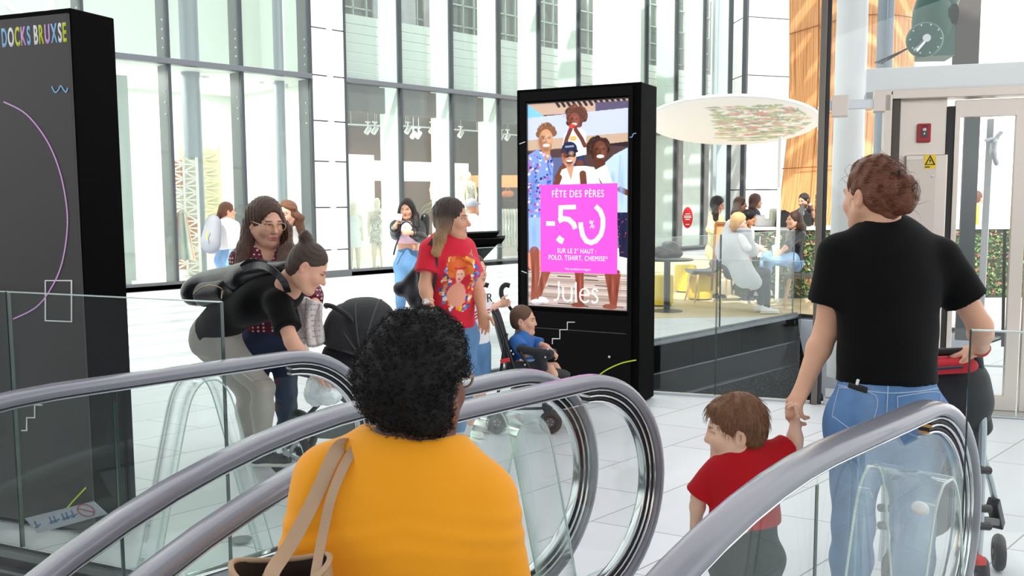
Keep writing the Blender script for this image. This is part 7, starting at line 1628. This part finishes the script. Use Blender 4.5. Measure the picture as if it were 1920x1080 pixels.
bgp('person in black sipping a drink in the middle of the cafe queue', 1388, 383, 15.2, 110, 95, 'c98f74', mat('black_jersey', '08080a'), side_hair(-12, 34, 14.6, 1388, 383), DKBR, 5, 1.0, arms=[e_(1378, 428, 14.4, w=J(1396, 412, 14.2)), e_(1410, 425, 14.8, w=J(1404, 408, 14.5))])
bgp('person in navy blue standing farthest along the cafe queue', 1417, 377, 15.2, 100, 75, 'e0ab8e', mat('navy_jersey', '27334f', .8), side_hair(-7, 26, 15.2, 1416, 377), DKBR, 0, 1.02, arms=[e_(1404, 422, 15.0, w=J(1414, 412, 14.8)), None or {}])
bgp('child in a white top standing between the cafe queue and the counter', 1405, 408, 13.6, 110, 100, 'b98262', mat('white_cotton', 'f5f4f2'), lambda hq: (lambda sh: (sh.ell(hq.L(0, -.03, .04), [.105, .11, .09], hq.B, k=.03), sh.ell(hq.L(.0, .08, -.04), [.07, .06, .08], hq.B, k=.01, sub=True), sh)[2]), AFRO, 5, .78, hs=.88)
qb = J(1385, 416, 12.15); pel_ = np.array([*(qb-dirv(80)*.05)[:2], .56])
g5 = quick('person in a white top seated with a big pale grey coat at the cafe', 'e6b9a0', qb, 75, 100, 15, 0, .95, .98, [dict(e=J(1398, 462, 12.0), w=J(1420, 468, 12.2)), dict(e=J(1400, 458, 12.4), w=J(1424, 466, 12.4))], seat_legs(pel_, dirv(85), .95), drop=(.165, .33, .46, .60), **LR)
g5.body(); g5.top(mat('white_cotton', 'f5f4f2'), .02, 1.8, lerp(g5.waist, g5.pelvis, .9), name='white_top'); g5.trousers(mat('cloth_3a3f4a', '3a3f4a', .8)); g5.shoes(mat('white_shoe', 'e8e8e8'))
g5.hair(side_hair(-8, 16, 12.1, 1382, 416)(g5.head), mat('blonde_hair', 'c9a070', .5, bump=.4, bscale=6, bstretch=(50, 50, 3), vcol=False), .009, vwave(.003, 180, 3))
mb = MB(); GC = mat('grey_wool', 'cdced1', .9, bump=.2, bscale=120); sh = Sh(.06); sh.cone(J(1382, 432, 12.2), J(1372, 470, 12.1), .17, .20, flat=(CD, .8)); sh.cone(J(1368, 462, 12.05), J(1392, 520, 12.0), .16, .15, flat=(CD, .55)); sh.cone(J(1392, 505, 12.0), J(1412, 532, 12.0), .12, .09, flat=(CD, .5)); sh.cone(J(1400, 440, 12.05), J(1412, 470, 12.1), .09, .08); sh.cutsph(J(1388, 418, 12.2), [.13, .13, .10], basis(0))
V, F = polygonise(sh, .012, (), folds(.034, 17, 5)); coat = thing('coat', 'big pale grey coat draped over the chair of the blonde woman', 'coat', tuple(J(1392, 540, 12.0))); from_arrays('coat_body', V, F, GC, coat, True); sh = Sh(.03); sh.cone(J(1376, 430, 12.05), J(1402, 432, 12.0), .05, .05, flat=(UP, .5)); V, F = polygonise(sh, .012); from_arrays('collar', V, F, GC, coat, True)
qb = J(1489, 413, 12.6); f6 = dirv(268)
lg6 = [dict(h=J(1482, 488, 12.45), k=J(1440, 490, 12.3), a=J(1437, 545, 12.4), t=dirv(265)), dict(h=J(1482, 488, 12.75), k=J(1436, 478, 12.7), a=J(1428, 508, 12.4), t=dirv(265))]
g6 = quick('person in a black jacket and pale jeans seated cross-legged facing the milkshakes', 'dba98d', qb, 262, 262, -4, 0, .95, .98, [dict(e=J(1480, 458, 12.4), w=J(1462, 474, 12.35)), dict(e=J(1486, 456, 12.8), w=J(1464, 472, 12.8))][::-1], lg6, drop=(.165, .33, .46, .60), **LR)
g6.body(); g6.top(mat('black_leather', '17171b'), .02, 1.2, lerp(g6.waist, g6.pelvis, .9), name='black_jacket'); g6.trousers(DENIM('light_denim', '86acd6')); g6.shoes(mat('white_shoe', 'e8e8e8'))
g6.hair(side_hair(9, 24, 12.6, 1496, 413)(g6.head), DKBR, .009, vwave(.003, 180, 3))
g7 = bgp('person in a dark T-shirt talking on the phone behind the cafe counter', 1507, 376, 15.5, 230, 235, 'd9a184', mat('dark_navy_jersey', '20242e', .8), lambda hq: cap(hq, 1.02), DBLK, 14, 1.04, sleeve=.7, female=False, beard='2a1c16', arms=[e_(1494, 418, 15.3, w=J(1488, 428, 15.1)), e_(1530, 412, 15.4, w=J(1522, 392, 15.3), hd=UP-VR*.3, curl=.6)])
ph = thing('mobile_phone', 'dark mobile phone at the ear of the person behind the cafe counter', 'phone', tuple(J(1517, 384, 15.32))); mb = MB(); mb.bar(J(1517, 390, 15.32), J(1515, 376, 15.32), .02, .07, up=tuple(VF)); mb.build('phone_case', BLACKP, ph, bevel=.004)
bgp('person in a yellow T-shirt seen through the lift door', 1832, 372, 15.0, 40, 60, 'dba98d', mat('yellow_jersey', 'f0d84a', .8), lambda hq: long_hair(hq, [hq.L(0, -.1, 0), hq.L(.03, -.13, -.08)], [hq.L(0, -.1, 0), hq.L(0, -.12, -.1)], .04), CHEST, 0, 1.0, .55, trou='3f5f9a', arms=[e_(1848, 420, 14.9, w=J(1855, 428, 14.7)), e_(1822, 420, 15.1, w=J(1826, 428, 14.8))])

# ================================================================== things in the shop windows
def dsh(px, off):
    """viewing depth of the vertical plane lying off metres inside the shop front, at picture column px"""
    return float((onx(px, 378, FX-off)-CAM0) @ CD)
MANQ = mat('ivory_mannequin', 'e3d8c4', .35)
def mannequin(px, d_, hz, yaw, label, dress=None, head=True, k=1.0, plinth=0.0, half=False):
    H_ = J(px, 378, d_); H_ = np.array([H_[0], H_[1], hz]); f = dirv(yaw); R = np.cross(f, UP); t = thing('mannequin', label, 'mannequin', (H_[0], H_[1], plinth), 'shop mannequins'); P = lambda r, ff, u: H_+R*r*k+f*ff*k+UP*u*k
    sh = Sh(.05); sh.ell(P(0, 0, 0), np.array([.075, .09, .115])*k, basis(yaw)); sh.cone(P(0, -.01, -.08), P(0, -.02, -.17), .045*k); sh.cone(P(-.14, -.02, -.22), P(.14, -.02, -.22), .05*k)
    sh.cone(P(0, -.02, -.22), P(0, 0, -.36), .12*k, .14*k, flat=(f, .68)); sh.cone(P(0, 0, -.36), P(0, 0, -.52), .14*k, .11*k, flat=(f, .7)); sh.cone(P(0, 0, -.52), P(0, -.01, -.7), .11*k, .15*k, flat=(f, .75))
    for x in (1, -1):
        sh.cone(P(x*.16, -.02, -.23), P(x*.20, -.03, -.5), .042*k, .034*k); sh.cone(P(x*.20, -.03, -.5), P(x*.19, .05, -.74), .034*k, .022*k)
        if not half: sh.cone(P(x*.08, -.01, -.75), P(x*.09, .01, -1.12), .075*k, .048*k); sh.cone(P(x*.09, .01, -1.12), P(x*.09, -.01, -1.5), .048*k, .032*k)
    V, F = polygonise(sh, .014); from_arrays('body', V, F, MANQ, t, True)
    if dress:
        sh = Sh(.05); sh.cone(P(0, -.02, -.24), P(0, 0, -.36), .125*k, .155*k, flat=(f, .72)); sh.cone(P(0, 0, -.36), P(0, 0, -.52), .155*k, .125*k, flat=(f, .74)); sh.cone(P(0, 0, -.52), P(0, -.01, -.95 if not half else -.7), .125*k, .2*k, flat=(f, .8)); sh.clip(P(0, 0, -.9 if not half else -.68), -UP); V, F = polygonise(sh, .014, (), folds(.006, 20, 3)); from_arrays('garment', V, F, dress, t, True)
    mb = MB(); zb = H_[2]-1.52*k if not half else H_[2]-.75*k; mb.cyl((H_[0], H_[1], plinth), (H_[0], H_[1], plinth+.02), .17, 20); mb.cyl((H_[0]-.0, H_[1], plinth+.02), (H_[0], H_[1], max(plinth+.05, zb+.1)), .018, 8); mb.build('stand', ALU, t, smooth=50)
PRT = mat('mottled_print', 'b9b4a8', .8, var=.6, vscale=30)
for a in ((662, dsh(662, .9), 1.42, 150, 'mannequin in a pale dress behind the glass next to the white cladding', mat('pale_dress', 'dfe3e4', .8)), (707, dsh(707, .9), 1.50, 170, 'mannequin in a mottled grey dress behind the phone-reading woman', PRT), (862, dsh(862, 2.6), 2.20, 180, 'mannequin in a cream dress, left of the pair on the shop platform', mat('cream_dress', 'efe9da', .8)), (879, dsh(879, 2.6), 2.20, 170, 'mannequin in a speckled dress, right of the pair on the shop platform', PRT)):
    mannequin(a[0], a[1], a[2], a[3], a[4], a[5], plinth=.04 if a[2] < 1.7 else .62)
mannequin(823, dsh(823, 2.2), 2.32, 180, 'bust mannequin in an ochre top above the shop plant', mat('ochre_top', 'c08a4a', .8), plinth=.04, half=True)
mb = MB(); c = J(870, 400, dsh(870, 2.6)); mb.box((c[0], c[1], .33), (1.2, 1.5, .58)); o = mb.build('platform', TOPW, None); tag(o, 'low white platform under the pair of mannequins in the shop', 'platform')
# clothes rail with pale trousers and an orange bag above
rl = thing('clothes_rail', 'clothes rail of pale trousers in the shop at the left edge of the digital totem', 'rack', tuple(np.array([*J(948, 460, dsh(948, 2.4))[:2], .04])))
a, b = J(925, 392, dsh(925, 2.4)), J(975, 392, dsh(975, 2.4)); mb = MB(); mb.tube([a, b], .012, 8)
for p in (a, b): mb.tube([p, np.array([p[0], p[1], .04])], .012, 8)
mb.build('rail', CHROME, rl, smooth=60)
for i in range(9):
    p = lerp(a, b, (i+.5)/9); t = thing('trousers', 'pale pair of trousers hanging in the row on the clothes rail', 'trousers', tuple(p), 'trousers on the clothes rail'); sh = Sh(.03); u_ = unit(b-a)
    for x in (-.05, .05): q = np.cross(u_, UP)*x; sh.cone(p-UP*.05+q, p-UP*1.05+q*1.3, .05, .045, flat=(u_, .5))
    V, F = polygonise(sh, .016, (), folds(.006, 20, i)); from_arrays('cloth', V, F, mat('pale_trouser_%d' % (i % 3), ('e9e6dc', 'd7d9d4', 'cfd8cf')[i % 3], .85), t, True); mb = MB(); mb.tube([p+UP*.03, p-UP*.02], .004, 5); mb.build('hook', CHROME, t)
ob = thing('orange_handbag', 'orange leather handbag on the shelf above the clothes rail', 'bag', tuple(J(952, 374, dsh(952, 2.9)))); c = J(952, 364, dsh(952, 2.9)); sh = Sh(.02); sh.cone(c-VR*.08, c+VR*.08, .10, flat=(VF, .5)); V, F = polygonise(sh, .012); from_arrays('bag_body', V, F, mat('tan_orange', 'c9702e', .5), ob, True); mb = MB(); mb.tube(smooth_path([c-VR*.06+UP*.08, c-VR*.04+UP*.17, c+VR*.04+UP*.17, c+VR*.06+UP*.08], 5), .008, 6); mb.build('handle', mat('tan_orange', 'c9702e'), ob, smooth=60)
mb = MB(); c = J(950, 376, dsh(950, 2.9)); mb.box((c[0], c[1], c[2]), (.5, 1.4, .03), rz=0); [mb.bar(c+V3(-.2, y_, 0), np.array([c[0]-.2, c[1]+y_, .04]), .03, .03) for y_ in (-.65, .65)]; o = mb.build('shelf', mat('brown_shelf', '5a3f2c', .6), None); tag(o, 'brown wall shelf under the orange handbag in the shop', 'shelf')
mb = MB(); a, b = J(835, 340, 25.6), J(975, 340, 24.0); mb.bar(a, b, .05, .32); o = mb.build('light_box', emis('orange_lightbox', 'd9783c', .5), None); tag(o, 'long orange light box on the brown back wall of the shop', 'light box')
# plant
pl = thing('potted_palm', 'small green palm in the shop window right of the woman with the phone', 'plant', tuple(np.array([*J(822, 420, dsh(822, 1.0))[:2], .04]))); c = np.array([*J(822, 420, dsh(822, 1.0))[:2], .04]); V = []; F = []; rg2 = random.Random(2)
for i in range(30):
    a = rg2.uniform(0, 6.28); l = rg2.uniform(.35, .6); z = rg2.uniform(1.2, 1.5); dv = V3(math.cos(a), math.sin(a), 0); sd_ = V3(-dv[1], dv[0], 0); n0 = len(V)
    for k_ in range(6): t = k_/5; p = c+UP*(z+.35*t-.45*t*t)+dv*l*t; wv2 = .03*(1-t*.9); V += [p-sd_*wv2, p+sd_*wv2]
    F += [(n0+2*k_, n0+2*k_+1, n0+2*k_+3, n0+2*k_+2) for k_ in range(5)]
from_arrays('fronds', np.array(V), F, mat('palm_green', '6f9a68', .6), pl, True); mb = MB(); mb.cyl(c+UP*.4, c+UP*1.3, .025, 8); mb.build('stem', mat('stem_brown', '7a6548', .7), pl); mb = MB(); mb.lathe([(.14, 0), (.19, .42), (.17, .42), (.15, .38), (0.01, .38)], tuple(c), 20); mb.build('pot', WHITE, pl, smooth=40)
# pale display screens with triangular cut-outs, striped dress
def lattice(px0, px1, py0, py1, d_, label, colr, back=None):
    t = thing('lattice_screen', label, 'screen', tuple(np.array([*J((px0+px1)/2, 500, d_)[:2], .04]))); A_ = J(px0, 500, d_); B_ = J(px1, 500, d_); z1 = J(px0, py0, d_)[2]; z0_ = max(.05, J(px0, py1, d_)[2]); W_ = np.linalg.norm((B_-A_)[:2]); u_ = unit(V3(*(B_-A_)[:2], 0)); G = lambda u, z: np.array([A_[0], A_[1], 0])+u_*u+UP*z
    nrow = int((z1-z0_)/.13); mb = MB(); mb.bar(G(0, z0_), G(0, z1), .04, .04, up=tuple(u_)); mb.bar(G(W_, z0_), G(W_, z1), .04, .04, up=tuple(u_)); mb.bar(G(W_/2, z0_), G(W_/2, z1), .03, .04, up=tuple(u_))
    for h_ in (0, 1):
        for i in range(nrow): za = z0_+(z1-z0_)*i/nrow; zb_ = z0_+(z1-z0_)*(i+1)/nrow; l = h_*W_/2; mb.bar(G(l, za), G(l+W_/2, za), .028, .03); mb.bar(G(l if i % 2 else l+W_/2, za), G(l+W_/2 if i % 2 else l, zb_), .028, .03)
    mb.build('lattice', mat('lattice_'+colr, colr, .5), t)
    if back:
        for u0_, u1_, f0, f1, bc_ in back: b = MB(); b.add([G(u0_*W_, z0_+(z1-z0_)*f0)+VF*.03, G(u1_*W_, z0_+(z1-z0_)*f0)+VF*.03, G(u1_*W_, z0_+(z1-z0_)*f1)+VF*.03, G(u0_*W_, z0_+(z1-z0_)*f1)+VF*.03]+[G(u0_*W_, z0_+(z1-z0_)*f0)+VF*.04, G(u1_*W_, z0_+(z1-z0_)*f0)+VF*.04, G(u1_*W_, z0_+(z1-z0_)*f1)+VF*.04, G(u0_*W_, z0_+(z1-z0_)*f1)+VF*.04], [(0, 1, 2, 3), (7, 6, 5, 4), (0, 4, 5, 1), (1, 5, 6, 2), (2, 6, 7, 3), (3, 7, 4, 0)]); b.build('backing', mat('backing_'+bc_, bc_, .6), t)
lattice(328, 376, 296, 520, dsh(352, .7), 'white screen with triangular cut-outs over orange in the left shop window', 'f4f2ec', [(.05, .48, .75, .98, 'e8923c'), (.52, .95, .32, .50, 'e8923c'), (.05, .48, .05, .22, 'e8923c'), (.52, .95, .5, .98, 'f1eccb'), (.05, .48, .22, .75, 'f1eccb'), (.52, .95, 0.02, .32, 'f1eccb')])
lattice(346, 418, 274, 420, dsh(382, 1.6), 'pale yellow slatted screen behind the white one in the left shop window', 'ece6a8', [(.05, .95, .05, .95, 'f3f0d4')])
sd_t = thing('striped_dress', 'white dress with coloured stripes hanging in the left shop window', 'dress', tuple(J(342, 480, dsh(341, .35)))); c = J(341, 430, dsh(341, .35)); V = []; F = []; cc_ = []; n = 18
scol = [hexlin(x) for x in ('f6f4ee', '3f8a5a', 'f6f4ee', 'e8923c', 'f6f4ee', 'd0605a', 'f6f4ee')]
for i in range(20):
    t = i/19; wq_ = .09+.14*t
    for j in range(n): a = 2*PI*j/n; V.append(c+UP*(.30-.85*t)+VR*wq_*math.cos(a)+VF*wq_*.5*math.sin(a)); cc_.append(scol[j % 7])
F = [(i*n+j, i*n+(j+1) % n, (i+1)*n+(j+1) % n, (i+1)*n+j) for i in range(19) for j in range(n)]; from_arrays('cloth', np.array(V), F, mat('striped_cloth', 'ffffff', .8, vcol=True), sd_t, True, np.array(cc_)); mb = MB(); mb.tube([c-VR*.1+UP*.28, c+UP*.36, c+VR*.1+UP*.28], .006, 5); mb.tube([c+UP*.36, np.array([c[0], c[1], 3.94])], .003, 4); mb.build('hanger', ALU, sd_t)
# track spotlights
def spot(p, aim, label, grp, m=None):
    t = thing('track_spotlight', label, 'spotlight', tuple(p), grp); a = unit(aim); mb = MB(); mb.lathe([(.045, -.09), (.055, -.07), (.058, .09), (.045, .10), (.04, .07), (.01, .06)], tuple(p-UP*.12), 18, tuple(a)); mb.build('head', m or WHITE, t, smooth=40); mb = MB(); mb.bar(p-UP*.10, p+UP*.05, .02, .03); mb.box(tuple(p+UP*.06), (.04, .12, .03)); mb.bar(p+UP*.06, np.array([p[0], p[1], max(p[2]+.08, 3.97)]), .004, .004); mb.build('bracket', m or WHITE, t)
for tr_, (pxs, py, d_) in enumerate((((690, 703), 246, 1.1), ((765, 810), 246, 1.2), ((864,), 254, 1.3), ((940, 952), 260, 1.4), ((775, 785), 256, 2.2))):
    for i, px in enumerate(pxs): spot(J(px, py-12, dsh(px, d_)), -UP*.7-VR*.4-VF*.4, 'white spotlight on the track under the dark shop ceiling', 'spotlights under the dark shop ceiling')
for px in (490, 513, 535): spot(J(px, 146, dsh(px, .9)), -UP, 'white spotlight under the ceiling of the third shop window', 'spotlights of the third shop window')
for px in (364, 375, 386): spot(J(px, 130, dsh(px, .9)), -UP, 'white spotlight under the ceiling of the second shop window', 'spotlights of the second shop window')
for a, b, nm in ((J(652, 233, dsh(652, 1.1)), J(712, 236, dsh(712, 1.1)), 'left'), (J(752, 236, dsh(752, 1.2)), J(835, 241, dsh(835, 1.2)), 'mid'), (J(840, 242, dsh(840, 1.3)), J(900, 246, dsh(900, 1.3)), 'right'), (J(930, 250, dsh(930, 1.4)), J(975, 254, dsh(975, 1.4)), 'far')):
    mb = MB(); mb.bar(a, b, .035, .035)
    for t_ in (.1, .9): q = lerp(a, b, t_); mb.bar(q, np.array([q[0], q[1], 3.96]), .005, .005)
    o = mb.build('light_track', WHITE, None); tag(o, 'white lighting track rail under the dark shop ceiling', 'light track', 'lighting tracks in the shop')

rs = thing('ring_sign', 'white ring-shaped sign on the shop front cut by the top edge, above the name totem', 'sign', tuple(J(52, -12, 14.2))); mb = MB(); mb.tube(loops(J(52, -12, 14.2), V3(1, 0, 0), .36, 48), .045, 10, closed=True); mb.build('ring', WHITE, rs, smooth=60); mb = MB(); mb.bar(J(52, -12, 14.2)+V3(0, 0, .36), J(52, -12, 14.2)+V3(-.25, 0, .36), .03, .03); mb.build('bracket', DARKF, rs)
